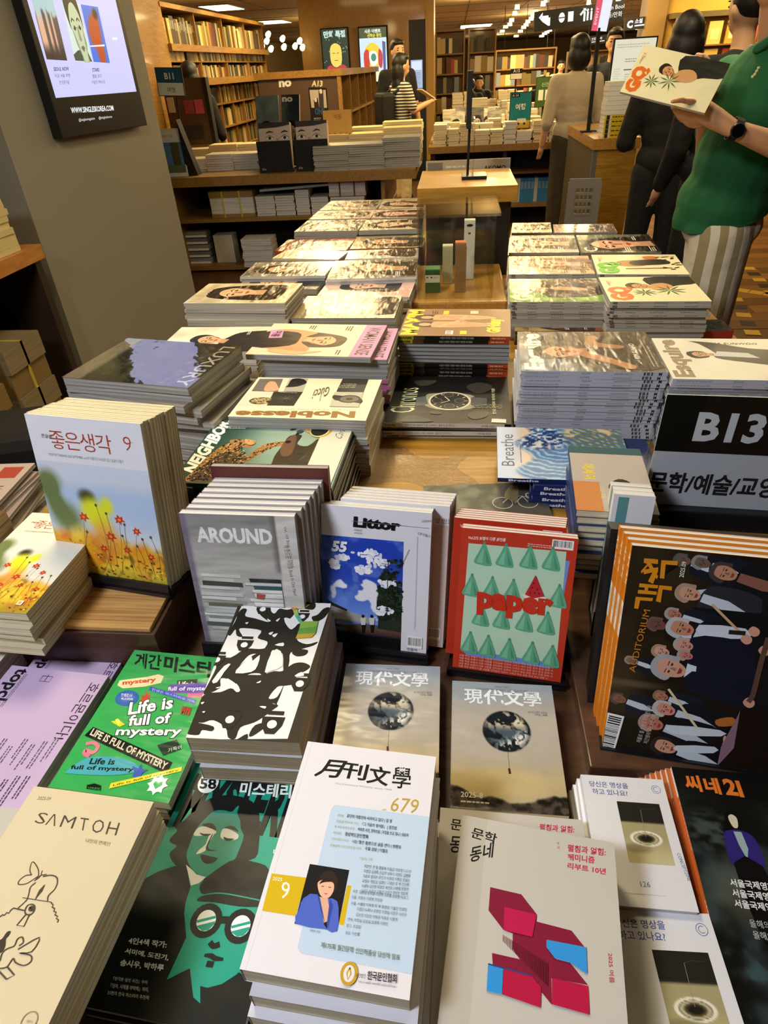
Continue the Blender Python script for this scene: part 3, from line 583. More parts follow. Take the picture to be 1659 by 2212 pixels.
# ------------------------------------------------------------------ black on white patterned book
z = .812; pl = quad([(526, 1302), (722, 1300), (640, 1600), (388, 1597)], z); INKB = '#2b271f'
A = Art(pl[2], pl[3], '#3a3326', mat=MATTE); F = Frame(pl, z).at(*CR['c2'])
A.P(pts(F, 620, 88, 1350, 60, 985, 1190, 105, 1198), '#eeede9')
def ink(*p, n=3): A.P(pts(F, *p), INKB, n)
ink(500, 330, 560, 230, 580, 170, 620, 130, 655, 140, 640, 190, 720, 210, 830, 240, 770, 190, 740, 140, 760, 95, 840, 100, 850, 150, 880, 170, 920, 130, 980, 140, 1040, 120, 1090, 70, 1180, 60, 1215, 100, 1190, 140, 1100, 130, 1060, 150, 1010, 210, 960, 220, 980, 270, 1020, 300, 1080, 250, 1120, 300, 1060, 380, 1140, 420, 1230, 400, 1200, 430, 1100, 460, 1010, 490, 1000, 560, 985, 620, 950, 640, 945, 500, 860, 470, 840, 560, 800, 690, 760, 660, 690, 660, 600, 690, 500, 700, 600, 590, 690, 520, 760, 480, 800, 450, 820, 400, 740, 370, 770, 310, 640, 290, 590, 300, 620, 360, 570, 350, 560, 300, 520, 350)
ink(420, 520, 520, 530, 640, 460, 760, 460, 830, 450, 840, 490, 700, 500, 640, 540, 560, 640, 510, 700, 440, 700, 430, 780, 300, 830, 340, 740, 400, 620)
ink(500, 690, 640, 670, 780, 670, 870, 640, 940, 640, 1030, 580, 1110, 570, 1170, 600, 1130, 640, 1060, 670, 1050, 740, 960, 760, 900, 770, 830, 860, 900, 850, 960, 740, 900, 900, 860, 900, 910, 920, 860, 960, 780, 1020, 710, 1060, 600, 1100, 560, 1190, 500, 1180, 480, 1100, 380, 1040, 300, 1060, 260, 1060, 380, 1090, 370, 1130, 290, 1120, 260, 1160, 160, 1150, 150, 1100, 210, 980, 260, 880, 330, 820, 440, 810, 520, 780, 590, 800, 560, 740)
ink(400, 960, 540, 900, 640, 860, 700, 900, 780, 960, 740, 1020, 690, 1010, 660, 900, 540, 940, 430, 980); ink(670, 1160, 720, 1080, 820, 1060, 800, 1100, 700, 1170); ink(1020, 490, 1060, 460, 1150, 470, 1130, 510, 1060, 520); ink(1180, 200, 1230, 180, 1280, 130, 1330, 125, 1290, 200, 1210, 240)
ink(560, 1210, 600, 1180, 660, 1150, 650, 1210, n=2); ink(260, 900, 340, 830, 440, 820, 420, 900, 330, 960)
for ex, ey, s in ((783, 137, 1), (1105, 197, .95), (632, 427, 1.1), (515, 1035, 1.25), (858, 1075, 1.35), (410, 550, 1.0), (1085, 745, 1.2)):
    X, Y = F(ex, ey); w_ = 7.6 * s
    A.P([(X - w_, Y - w_ * .75), (X + w_, Y - w_ * .75), (X + w_ * .9, Y + w_ * .1), (X + w_ * .4, Y + w_ * .95), (X - w_ * .4, Y + w_ * .95), (X - w_ * .9, Y + w_ * .1)], INKB); A.R(X - w_ * .6, Y - w_ * 1.35, w_ * 1.4, w_ * .4, INKB); A.E(X, Y, w_ * .42, w_ * .42, '#f2f1ed')
for p in ((370, 725, 470, 600, 522, 585, 470, 650, 410, 735), (600, 600, 690, 520, 700, 560, 760, 510, 740, 600, 690, 650, 560, 660), (860, 480, 930, 480, 945, 600, 850, 640, 800, 650), (955, 215, 1000, 215, 1060, 270, 1010, 290), (880, 430, 950, 410, 950, 440), (535, 770, 570, 745, 600, 800, 570, 815), (830, 335, 870, 322, 850, 350), (860, 350, 905, 335, 880, 368), (755, 930, 810, 930, 800, 950), (890, 230, 925, 210, 905, 240), (820, 215, 850, 235, 830, 240), (640, 250, 668, 245, 655, 262), (1045, 680, 1100, 650, 1120, 680, 1060, 690), (730, 740, 770, 720, 760, 740), (290, 975, 315, 970, 305, 985), (280, 900, 310, 895, 290, 915), (400, 780, 440, 770, 420, 785)): A.P(pts(F, *p), '#eeede9', 2)
def rainbow(U, V): return None
g = pts(F, 1000, 112, 1130, 90, 1170, 105, 1130, 130, 1060, 150, 1100, 240, 1235, 238, 1210, 340, 1180, 372, 1050, 380, 1090, 260, 1025, 190)
for p, c in (((1000, 112, 1080, 96, 1070, 130, 1030, 150), '#e08a3c'), ((1080, 96, 1170, 100, 1130, 130, 1065, 140), '#d8c060'), ((1030, 150, 1065, 138, 1075, 185, 1045, 195), '#9cc46a'), ((1045, 195, 1078, 185, 1105, 240, 1090, 260), '#5fae9a'), ((1090, 260, 1100, 240, 1235, 238, 1226, 280, 1080, 300), '#8fb84a'), ((1080, 300, 1226, 280, 1215, 335, 1065, 345), '#6aa544'), ((1065, 345, 1215, 335, 1180, 372, 1050, 380), '#c6a238')): A.P(pts(F, *p), c)
stack('book', pl, FZ, z, .028, A, plain('#b9bcc4', .45), paper_mat('brown_page_edges', '#8a7a60', '#b8a688'), 'thick patterned design books', 'behind the teal mystery magazine', 'patterned design books', 'book', jit=.003, slide=(.004, -.002), top_label='thick white book whose cover shows a tangle of black cut-out shapes')
# ------------------------------------------------------------------ two grey literary monthlies with a globe
def globe_art(pl):
    H = 100 * pl[3] / pl[2]
    def f(U, V):
        C = mixc(fillc(U, '#8e9aa8'), '#b5aea2', ss(0, H * .35, V)); C = mixc(C, '#b9a67c', ss(H * .5, H * .85, V) * .8)
        C = mixc(C, '#d9c37c', blob(U, V, 35, H * .8, 60, 12, .5) * .5); n = fbm(U, V, 14, 5); C = mixc(C, '#8f8a80', np.clip(n - .5, 0, 1) * .5)
        r = V - (H * .86 + 14 * fbm(U, V * 0, 22, 9) - 3 + 4 * np.cos(U / 100 * math.pi * 2) * -1); m = ss(0, 3, r); C = mixc(C, '#4a4238', m); C = mixc(C, '#1c1914', m * np.clip((fbm(U, V, 6, 3) - .42) * 5, 0, 1))
        cx, cy, rad = 52, H * .415, 22.5; d = np.hypot(U - cx, V - cy) / rad; gl = 1 - ss(.97, 1.03, d)
        x = (U - cx) / rad; y = (V - cy) / rad; w = fbm(U + V * .6, V * 1.4 - U * .3, 11, 12)
        w1 = fbm(U, V, 18, 51); w2 = fbm(U, V, 18, 61); q = fbm(U + 42 * w1, V * 1.5 + 42 * w2, 8, 71); G_ = mixc(fillc(U, '#121a26'), '#4a5a66', ss(.5, .62, q))
        G_ = mixc(G_, '#e6e4da', ss(.5, .56, fbm(U * 1.4 + 50 * w2, V + 50 * w1, 7, 81)) * ss(.1, .6, x * .55 + y * .8)); G_ = mixc(G_, '#c4b48e', ss(.47, .56, q) * ss(.1, -.5, y)); G_ = mixc(G_, '#ddd8c4', ss(.56, .6, q) * ss(0, -.6, y)); G_ = mixc(G_, '#0c1016', ss(0.7, 1.0, d) * .55)
        return C * (1 - gl[..., None]) + G_ * gl[..., None]
    A = Art(pl[2], pl[3], f, res=110, mat=GLOSS); H = A.H
    for i, ch in enumerate('現代文學'): A.T(ch, 12 + i * 19.5, H * .185, 14, '#e6edf6', bold=(.012, .03, .03, .008)[i])
    A.T('since 1955', 50, H * .045, 2.4, '#5c6670', al='c'); A.T('CONTEMPORARY LITERATURE', 50, H * .075, 2.6, '#5c6670', w=52, al='c'); A.T('AUGUST 2025', 92, H * .255, 2.2, '#4c5058', al='r'); A.T('VOL. 848', 92, H * .275, 2.2, '#4c5058', al='r')
    A.S([(52, H * .57), (52.4, H * .72)], .3, '#4a4438'); A.P([(51, H * .705), (53, H * .702), (53.6, H * .74), (51.6, H * .745)], '#5a241c'); A.T('2025-8', 9, H * .925, 5, '#e9e6da', bold=.01); A.lines(9, H * .95, 26, 1, 2, '#c6c2b4', 1.4)
    return A
z = .742; pl = quad([(979, 1471), (1186, 1480), (1238, 1767), (970, 1740)], z)
stack('book', pl, FZ, z, .014, globe_art(pl), plain('#4d4840', .4), PAGEC, 'grey globe monthlies', 'in front of the red magazine', 'globe literary monthlies right', 'book', jit=.003, top_label='grey literary monthly with a swirling globe, the brighter one in front of the red magazine')
z = .735; pl = corner((748, 1433), (956, 1440), z, .205, .148)
stack('book', pl, FZ, z, .0175, globe_art(pl), plain('#4d4840', .4), PAGEC, 'shaded globe monthlies', 'beneath the blue sky magazine', 'globe literary monthlies left', 'book', jit=.003, top_label='shaded grey globe monthly half hidden behind the white 679 book')
# ------------------------------------------------------------------ pale literary quarterly with magenta blocks
def blocks(pl, z, M=None):
    A = Art(pl[2], pl[3], '#bdb9b2', mat=MATTE); F = Frame(pl, z).at(*CR['d4']); MG = '#a3123f'; MD = '#7f1434'; BL = '#2f8fd8'
    if M:
        A.R(0, 0, 17, A.H, '#b5b0a6')  # left strip: brownish shade beside the white pile, painted into the cover
        TP(A, F, '문학', (385, 360), (565, 415), (405, 285), '#12100c', .018); TP(A, F, '동네', (375, 545), (545, 505), (390, 430), '#12100c', .018)
        for t, a, b, h in (('펼침과 얽힘:', (1080, 462), (1355, 495), (1083, 410)), ('페미니즘', (1080, 525), (1275, 550), (1083, 475)), ('리부트 10년', (1080, 585), (1355, 630), (1083, 540))): TP(A, F, t, a, b, h, '#b8284c', .025)
        TP(A, F, '특', (1005, 412), (1022, 414), (1007, 396), '#b8284c'); TP(A, F, '집', (1007, 440), (1024, 442), (1009, 424), '#b8284c'); TP(A, F, '2025 여름', (1370, 1190), (1382, 1405), (1405, 1192), '#b0304c', .01)
        A.P(pts(F, 528, 718, 750, 770, 862, 915, 860, 965, 1110, 1030, 1205, 1150, 930, 1100, 930, 1150, 1000, 1235, 1100, 1260, 1228, 1420, 965, 1372, 968, 1560, 890, 1465, 820, 1360, 545, 1280, 540, 1190, 740, 1235, 688, 1160, 688, 1050, 622, 1025, 515, 885), MD)
        for i in range(30):
            x = 620 + i * 11; A.S(pts(F, x, 1060 + i * 7, x, 1110 + i * 11), .35, '#5f1028')
        A.P(pts(F, 628, 862, 860, 918, 828, 1078, 622, 1028), '#b8124c'); A.P(pts(F, 625, 1308, 822, 1355, 892, 1440, 888, 1585, 612, 1490), '#b0103f'); A.P(pts(F, 968, 1372, 1228, 1430, 1238, 1636, 968, 1560), '#b0103f')
        A.P(pts(F, 930, 1098, 1215, 1152, 1222, 1345, 1100, 1262, 990, 1232, 930, 1150), BL); A.P(pts(F, 512, 1272, 620, 1300, 610, 1490, 500, 1465), BL); A.S(pts(F, 512, 1272, 822, 1355), .8, '#2c3c7c')
    else:
        TP(A, F, '문학', (240, 305), (400, 330), (250, 222), '#12100c', .018); TP(A, F, '동네', (232, 470), (400, 480), (245, 345), '#12100c', .018); TP(A, F, '펼침과 얽힘:', (878, 310), (1130, 330), (882, 262), '#b8284c', .025)
    return A
z = .812; pl = corner((999.5, 1760), (1326.5, 1820.6), z, .226); A = blocks(pl, z, 1)
stack('book', pl, FZ + .062, z, .025, A, plain('#a8a295', .5), PAGEC, 'pale literary quarterlies', 'right of the white monthlies', 'pale literary quarterlies', 'book', jit=.002, top_label='pale literary quarterly with magenta and blue folded blocks, lying on top')
z = .760; pl = corner((951, 1744), (1258.6, 1771), z, .222); A = blocks(pl, z, 0)
stack('book', pl, FZ, z, .03, A, plain('#a8a295', .5), PAGEC, 'lower pale literary quarterlies', 'peeking out behind the magenta block quarterly', 'pale literary quarterlies', 'book', jit=.002, top_label='lower copy of the pale quarterly, only its top edge with red lettering showing')
# ------------------------------------------------------------------ small white magazines with a glass and needle picture
def zine(pl):
    A = Art(pl[2], pl[3], '#dcdce0', mat=MATTE); H = A.H; bl = '#4a5fa0'
    A.T('당신은 명상을', 9, 15, 6, bl, bold=.015); A.T('하고 있나요?', 11, 25, 6, bl, bold=.015)
    cx, cy = 89, 14
    for r in (5.2,): A.S([(cx + r * math.cos(t * .35), cy + r * math.sin(t * .35)) for t in range(19)], .6, '#5b6a9c')
    A.S([(cx + 3 * math.cos(t * .3 + .9), cy + 3 * math.sin(t * .3 + .9)) for t in range(16)], .6, '#5b6a9c')
    def f(U, V):
        C = mixc(fillc(U, '#23201a'), '#a39a70', ss(47, 53, V)); C = mixc(C, '#c3b88c', ss(80, 145, V))
        d = np.hypot((U - 50) / 34, (V - 88) / 17); C = mixc(C, '#5d5330', (1 - ss(.8, 1.1, d)) * .8); C = mixc(C, '#e4e0cc', (1 - ss(.06, .16, np.abs(d - .95)))); C = mixc(C, '#1c1810', 1 - ss(.3, .6, d)); C = mixc(C, '#d8d2b4', (1 - ss(.05, .12, np.abs(d - .68))) * .7)
        return mixc(C, '#6e6540', blob(U, V, 25, 112, 30, 10, .5) * .6)
    B = Art(.1, .145, f, res=40); A.push(38, 33, 0, .50, .50); s0 = len(A.v); P = [(x / B.k, (B.h - y) / B.k) for x, y, _ in B.v]; A.put(P, B.f, np.array(B.c)); A.S([(52, 18), (50, 84)], .9, '#8a8674'); A.S([(52, 18), (70, 14), (88, 15)], .5, '#57513e'); A.pop()
    A.T('126', 45, H * .86, 6, '#4e6aa0'); A.R(25, H * .91, 45, .4, '#b4b4b8'); A.T('CONCEPTZINE', 93, H * .60, 4, '#59648a', rot=82, w=30)
    return A
z = .752; pl = quad([(1255, 1671), (1431, 1686), (1510, 1968), (1300, 1956)], z)
stack('magazine', pl, FZ, z, .013, zine(pl), plain('#e4e4e8', .5), PAGEW, 'small white zines', 'left of the orange-spined film weeklies', 'small white zines', 'magazine', jit=.002, slide=(-.003, .001), top_label='small white zine with a needle standing in a glass, the further of the two')
z = .744; c1 = corner((1300, 1962), (1512, 1973), z, .168, .112)
stack('magazine', c1, FZ, z, .011, zine(c1), plain('#e4e4e8', .5), PAGEW, 'nearer small white zines', 'at the bottom edge', 'small white zines nearer pile', 'magazine', jit=.002, slide=(-.002, 0), top_label='small white zine with a needle standing in a glass, the nearer of the two')
# ------------------------------------------------------------------ dark film weekly with orange spines
def film(pl):
    H = 100 * pl[3] / pl[2]
    def f(U, V):
        n = fbm(U, V, 18, 3); C = mixc(fillc(U, '#0d0e0d'), '#2e3a3a', ss(.35, .75, n) * ss(0, 60, V)); C = mixc(C, '#4f5e5a', blob(U, V, 14, 42, 14, 12, .7) * .7 * ss(.4, .6, fbm(U, V * 3, 8, 8)))
        C = mixc(C, '#3a5058', ss(H * .55, H * .8, V) * ss(.45, .7, fbm(U, V, 9, 14)) * .9)
        return mixc(C, '#6d6e5c', blob(U, V, 22, 78, 16, 16, .7) * .5)
    A = Art(pl[2], pl[3], f, res=60, mat=PRINT)
    for i, ch in enumerate('씨네21'): A.T(ch, 6 + (0, 12, 24, 32)[i], 15 + i * .6, 8.5 if i < 2 else 11, '#d9752c', bold=.04)
    A.push(29, 34, 0, .42); A.P([(-14, 12), (-10, -8), (0, -16), (10, -8), (14, 14), (6, 26), (-10, 26)], '#0a0908', 3); A.P([(-6, -5), (0, -10), (6, -5), (4, 8), (0, 11), (-4, 8)], '#c7bfae', 3); A.P([(-22, 60), (-20, 22), (-6, 14), (8, 14), (22, 24), (24, 60), (10, 66), (-14, 66)], '#2e2370', 3); A.P([(-5, 16), (6, 16), (8, 40), (2, 56), (-3, 36)], '#8fa8a8'); A.P([(-18, 62), (20, 62), (26, 150), (10, 165), (-10, 160)], '#0b0b0c', 2); A.pop()
    A.push(52, 44, 0, .42); A.P([(-14, 14), (-10, -8), (0, -14), (12, -6), (14, 22)], '#0c0b0a', 3); A.P([(-5, -3), (0, -8), (6, -2), (2, 10), (-4, 8)], '#b09c80', 3); A.P([(-24, 70), (-20, 24), (-6, 16), (12, 18), (26, 30), (30, 80), (10, 130), (-16, 120)], '#14130f', 3); A.P([(-8, 18), (10, 18), (2, 40)], '#75684a'); A.pop()
    A.push(72, 36, 0, .45); A.P([(-12, 6), (-6, -14), (6, -14), (13, 4)], '#0c0b0a', 3); A.P([(-6, -5), (4, -8), (8, 4), (0, 12)], '#b9a68a', 3); A.P([(-24, 70), (-18, 20), (0, 14), (20, 26), (28, 90)], '#1a1b26', 3); A.pop()
    for i in range(3): A.T('서울국제영화제 개막 감독 인터뷰', 16 - i * .5, H * .50 + i * 5.6, 3.4, '#dfe3e4', w=60, bold=.02)
    for i in range(2): A.T('올해의 특집 기획 영화제 미리보기', 20, H * .64 + i * 5.6, 3.2, '#b8c2c4', w=55)
    A.T('국제', 22, H * .80 + 14, 15, '#f1f3f0', bold=.05); A.T('어제', 23, H * .80 + 32, 15, '#f1f3f0', bold=.05)
    return A
z = .742; pl = corner((1450, 1656), (1801, 1688), z, .285)
ofs = lambda a: (a.R(0, 0, 100, a.H, '#c4662c'), a.R(0, 0, 14, a.H, '#e8e6e0'), a.lines(16, a.H * .3, 30, 1, 2, '#f0c8a0', a.H * .3, seed=2), a.lines(56, a.H * .3, 36, 1, 2, '#f0d8c0', a.H * .3, seed=3))
stack('magazine', pl, FZ, z, .0062, film(pl), plain('#b85c28', .4), PAGEW, 'film weeklies with orange spines', 'at the lower right corner', 'orange-spined film weeklies', 'magazine', jit=.0005, yj=.2, slide=(-.0052, .0012), spine=ofs, top_label='dark film weekly with orange brush lettering at the lower right corner')
# ------------------------------------------------------------------ far left books beside the lilac ones
z = .752; pl = corner((-120, 1356), (50, 1367), z, .20)
stack('book', pl, FZ, z, .026, Art(pl[2], pl[3], '#cfcabb', mat=MATTE), plain('#c2c2c0', .5), PAGEC, 'plain off white books', 'at the left edge', 'plain off-white books', 'book', jit=.003, top_label='plain off-white book cut by the left edge of the view')
# ================================================================== books standing on easels
class TPose:
    def __init__(s, x, y, z, yaw, tilt, w, h):
        yaw = R(yaw); tilt = R(tilt); s.w = w; s.h = h; s.U = Vector((math.cos(yaw), math.sin(yaw), 0)); N = Vector((-s.U.y, s.U.x, 0))
        s.V = N * math.cos(tilt) + Vector((0, 0, math.sin(tilt))); s.n = s.U.cross(s.V); s.B = Vector((x, y, z)); s.k = w / 100; s.TL = s.B + s.V * h
        s.M = Matrix((s.U, s.V, s.n)).transposed(); s.yaw = yaw
        s.F = Frame.__new__(Frame); s.F.U = s.U; s.F.V = s.V; s.F.n = s.n; s.F.k = s.k; s.F.TL = s.TL
    def put(s, o, depth, dx=0, dy=0):
        o.location = s.B + s.U * (s.w / 2 + dx) + s.V * (s.h / 2 + dy) - s.n * depth; o.rotation_euler = s.M.to_euler(); return o
def standing(kind, p, n, t, art, cov, pages, name, where, group, cat, top_label, spine=None, off=lambda i: (0, 0), cols=None, gap=None):
    am = art.mesh(name.replace(' ', '_')); sm = spine_mesh(p.h, t, spine, p.w) if spine else None; d = 0
    for i in range(n):
        c = cols[i % len(cols)] if cols and i else cov
        o = booklet(kind, p.w, p.h, t - .0002, c, pages, None, sm, (name + str(c.name)), am if i == 0 else None); d += t
        if gap and i == gap[0]: d += gap[1]
        dx, dy = off(i); p.put(o, d, dx, dy)
        if i == 0: tag(o, top_label, cat, group)
        else: tag(o, f'{ORD[i]} copy behind the front one of the {name} {where}', cat, group)
    return d
def easel(p, depth, label, lip=.018, plate=.8, zb=FZ, m=None, name='book_easel', extra=.004):
    m = m or BLACK; c = p.B + p.U * (p.w / 2)
    r = empty(name, (c.x, c.y, zb), p.yaw, label, 'book stand', None)
    Mi = r.matrix_basis.inverted()
    L = Matrix.Translation(c) @ p.M.to_4x4(); L = Mi @ L
    hw = p.w / 2 + extra
    MB().box(-hw, hw, -.006, -.0005, -depth - .004, .006, 0, L).build('ledge', m, r)
    MB().box(-hw, hw, -.006, lip, .0006, .006, 0, L).build('front_lip', m, r)
    MB().box(-hw, hw, -.006, p.h * plate, -depth - .007, -depth - .003, 0, L).build('back_plate', m, r)
    a = L @ Vector((0, -.006, .006)); b = L @ Vector((0, -.006, -depth - .007))
    v = []
    for x in (-hw, hw): v += [(x, a.y, 0), (x, b.y + .02, 0), (x, b.y, b.z), (x, a.y, a.z)]
    MB().add(v, [(0, 1, 2, 3), (7, 6, 5, 4), (0, 4, 5, 1), (1, 5, 6, 2), (2, 6, 7, 3), (3, 7, 4, 0)]).build('foot', m, r)
    return r
# ------------------------------------------------------------------ cosmos flower books: block of copies on the riser, pile beside it
def cosmos(w, h, warm=0, small=False):
    H = 100 * h / w
    def f(U, V):
        C = mixc(fillc(U, '#c6cdda'), '#a9bfdc', ss(H * .33, H * .45, V)); C = mixc(C, '#d3d6d8', ss(H * .5, H * .8, V))
        if warm: C = mixc(C, '#e5e0c8', .75)  # warm copy: yellow lamplight tinted into the cover colours
        gr = blob(U, V, 8, H * .47, 8, H * .10, .6, -12) + blob(U, V, 17, H * .60, 12, H * .10, .6, -30) + blob(U, V, 7, H * .38, 10, 9, .7); C = mixc(C, '#5d6d34', np.clip(gr, 0, 1) * .85)
        C = mixc(C, '#23201a', blob(U, V, 40, H * .455, 6.5, 5.5, .7)); C = mixc(C, '#d8dc2c', np.clip(blob(U, V, 42, H * .54, 9, 12, .6) + blob(U, V, 57, H * .50, 5, 7, .7) + blob(U, V, 50, H * .62, 7, 12, .6), 0, 1))
        n = fbm(U, V, 22, 2); edge = H * .72 + 16 * (fbm(U, V * .3, 26, 7) - .5) * 2 - 10 * ss(30, 0, U) - 4 * ss(70, 95, U); fl = ss(edge - 5, edge + 7, V)
        C2 = mixc(fillc(U, '#d99a22'), '#e8c33c', ss(.35, .7, n)); C2 = mixc(C2, '#d8722a', ss(.55, .8, fbm(U, V, 13, 22)) * .8); C2 = mixc(C2, '#8f8a2c', ss(H * .86, H, V) * .7); C2 = mixc(C2, '#5e4712', ss(.6, .8, fbm(U, V, 5, 40)) * .6)
        C = C * (1 - fl[..., None]) + C2 * fl[..., None]; C = mixc(C, '#dc9a44', blob(U, V, 50, H * .70, 11, 14, .7) * .8)
        wh = 1 - ss(H * .258, H * .262, V); return mixc(C, '#d9d9df' if not warm else '#e6dfc4', wh)
    A = Art(w, h, f, res=100, mat=PRINT); rc = '#a0452f'; rs = random.Random(3)
    for i, ch in enumerate('좋은생각'): A.T(ch, 18 + i * 13.6, H * .175, 12, rc, bold=.0)
    A.T('9', 83, H * .155, 12, rc, bold=-.01); A.T('큰글씨', 11, H * .125, 2.6, '#4a4650', bold=.02); A.T('+', 90, H * .115, 2, '#5f6a8a'); A.T('POSITIVE THINKING 2025 SEPTEMBER vol.397 ' + micro('아름다운 사람들의 밝고 따뜻한 이야기'), 14, H * .228, 2.2, '#555560', w=66)
    def stem(x0, y0, x1, y1, b=2): A.S([(x0, y0), ((x0 + x1) / 2 + b, (y0 + y1) / 2), (x1, y1)], .26, '#6a563c', 5)
    def flower(x, y, s):
        n = 6; A.P([(x + s * (1 if k % 2 == 0 else .45) * math.cos(k * math.pi / n + .3) * (1 + .25 * math.sin(k * 3)), y + s * .85 * (1 if k % 2 == 0 else .45) * math.sin(k * math.pi / n + .3)) for k in range(2 * n)], '#c23a20'); A.E(x, y, s * .25, s * .2, '#e08a3c')
    F_ = ((33, .585, 5.6), (66, .575, 5.8), (80, .635, 4.8), (55, .69, 6.0), (68, .765, 4.6), (46, .775, 4.6), (89, .79, 4.4), (19, .78, 3.4))
    for x, y, s in F_: stem(x + rs.uniform(-14, 4), H * .94, x, H * y, rs.uniform(-3, 3)); flower(x, H * y, s)
    for x, y in ((47, .50), (55, .545), (70, .60), (66, .675), (33, .68), (84, .68), (78, .73), (92, .66)): stem(x + rs.uniform(-8, 8), H * .9, x, H * y, rs.uniform(-3, 3)); A.E(x, H * y, 1.1, 1.3, '#5a5238')
    for i in range(90 if not small else 50):
        x, y = rs.uniform(8, 98), H * rs.uniform(.80, .99); A.E(x, y, rs.uniform(.5, 1.6), rs.uniform(.4, 1.2), rs.choice(('#7a2c14', '#e8d23c', '#4d5a1c', '#c8501c', '#54380e')), n=7)
    return A
pj = TPose(-.668, .77, .802, -9.3, 79.5, .206, .290)
A = cosmos(pj.w, pj.h)
d = standing('book', pj, 12, .0083, A, plain('#c6c8d2', .45), PAGEC, 'upright cosmos flower books', 'on the riser', 'cosmos flower books standing', 'book', 'upright cosmos flower book with red Korean title, the front one of the cream block',
             cols=[plain('#cfc3a4', .6), plain('#c6b998', .6), plain('#d4c8aa', .6)], off=lambda i: (0, 0) if i == 0 else (.0015 * math.sin(i * 5) - .002, .0004 * math.sin(i * 3)))
easel(pj, d, 'low black ledge stand holding the upright cosmos flower books', lip=.012, plate=.5, zb=.7902)
z = .868; pl = corner((70, 1107), (236, 1116), z, .245); A = cosmos(pl[2], pl[3], 1, True); A.R(82, A.H * .90, 6, 6, '#f0e6d0'); A.R(83.3, A.H * .90 + 1.3, 3.4, 3.4, '#d8a050')
stack('book', pl, .782, z, .0143, A, plain('#bdb294', .5), PAGEC, 'lying cosmos flower books', 'left of the upright cosmos block', 'cosmos flower books lying', 'book', jit=.005, top_label='lying cosmos flower book at the left edge, lit yellow, beside the upright block')
z = .835; pl = corner((-60, 1122), (52, 1124), z, .2, .10)
A = Art(pl[2], pl[3], '#7a5526', mat=MATTE); A.T('LIGHT', 88, 92, 12, '#d9cba0', rot=-90, bold=.0)
stack('book', (pl[0] + Vector((-.06, .03, 0)), pl[1], .12, .2), .782, z, .0175, A, plain('#6b4a24', .5), PAGEC, 'brown books', 'at the left edge behind the cosmos flower pile', 'brown books at the left edge', 'book', jit=.002, top_label='brown book with pale sideways capitals at the left edge of the view')
# ------------------------------------------------------------------ grey magazine with piles of books on its cover
pa = TPose(-.400, .686, .716, -1.1, 82.8, .176, .262); H = 100 * pa.h / pa.w
def f(U, V):
    C = mixc(fillc(U, '#8f8d8b'), '#b7b4b0', ss(0, H * .38, V)); C = mixc(C, '#6d6a68', ss(76, 82, U) * (1 - ss(H * .36, H * .40, V)) * .9); C = mixc(C, '#cfccc8', ss(82, 83.5, U)); C = mixc(C, '#7c7084', 1 - ss(4, 7, U)); return mixc(C, '#4d4a46', ss(H * .88, H * .98, V) * .5)
A = Art(pa.w, pa.h, f, res=50, mat=GLOSS); F = pa.F.at(*CR['b2'])
A.T('AROUND', 12, 27, 14.5, '#e9e9ea', w=67, bold=.04)
A.T('Vol. 103 Book in One Hand', 90, 10, 2.6, '#3c3a3c', rot=86); A.T('책 만드는 사람들 Book In One Hand', 88, 28, 3.4, '#3c3a3c', rot=86, w=52)
rs = random.Random(5); y = H * .40
for i, c in enumerate(('#d9d6d0', '#c9c6c0', '#3d3f3f', '#d2d0cc', '#b3b4b4', '#c9c9c6', '#dad8d2', '#a8a49c', '#6f6a5c', '#cfd2d2', '#c3c4c4', '#dcdcd8', '#8a8d8f', '#d6d4ce', '#5a5c5e', '#cccac4')):
    h = rs.uniform(2.6, 4.6); x0 = 6 + rs.uniform(-1, 5); x1 = 38 + rs.uniform(0, 9); A.P([(x0, y + rs.uniform(-.6, .6)), (x0, y + h), (x1, y + h + .8), (x1, y + .6)], c); A.S([(x0, y + h), (x1, y + h + .8)], .5, '#6a6866'); y += h + .3
y = H * .425
for i, c in enumerate(('#20231f', '#c9cfd2', '#23525c', '#e2e2e0', '#e9e9e6', '#dcdcd8', '#efeeea', '#e4e2de', '#66402a', '#b7b2a8', '#d9d7d3', '#d0d0ce', '#4a4c50')):
    h = rs.uniform(3.2, 5.4); x0 = 50 + rs.uniform(-2, 6); A.P([(x0, y), (x0 + 1, y + h), (81.5, y + h), (81.5, y)], c); A.S([(x0, y + h), (81.5, y + h)], .5, '#5c5b58'); y += h + .3
A.P([(58, H * .53), (66, H * .535), (64, H * .575), (57, H * .57)], '#b05048')
d = standing('magazine', pa, 7, .0135, A, plain('#a19aa6', .3), PAGEW, 'grey book-pile magazines', 'on the left black easel', 'grey book-pile magazines', 'magazine', 'grey magazine with white capitals above photographed piles of books, front of its easel',
             off=lambda i: ((.001, 0) if i < 1 else (.004 + .0035 * i, .0025 * i)), cols=[plain('#b9b6b4', .25), plain('#8f8580', .25)])
pb = TPose(-.400, .686, .716, -1.1, 82.8, .190, .290)
o = booklet('magazine', pb.w, pb.h, .012, plain('#5d2a25', .4), PAGEG); pb.put(o, d + .013, .02, .006); tag(o, 'maroon-backed magazine standing last behind the grey book-pile magazines', 'magazine')
easel(pa, d + .014, 'black easel holding the grey book-pile magazines', lip=.02)
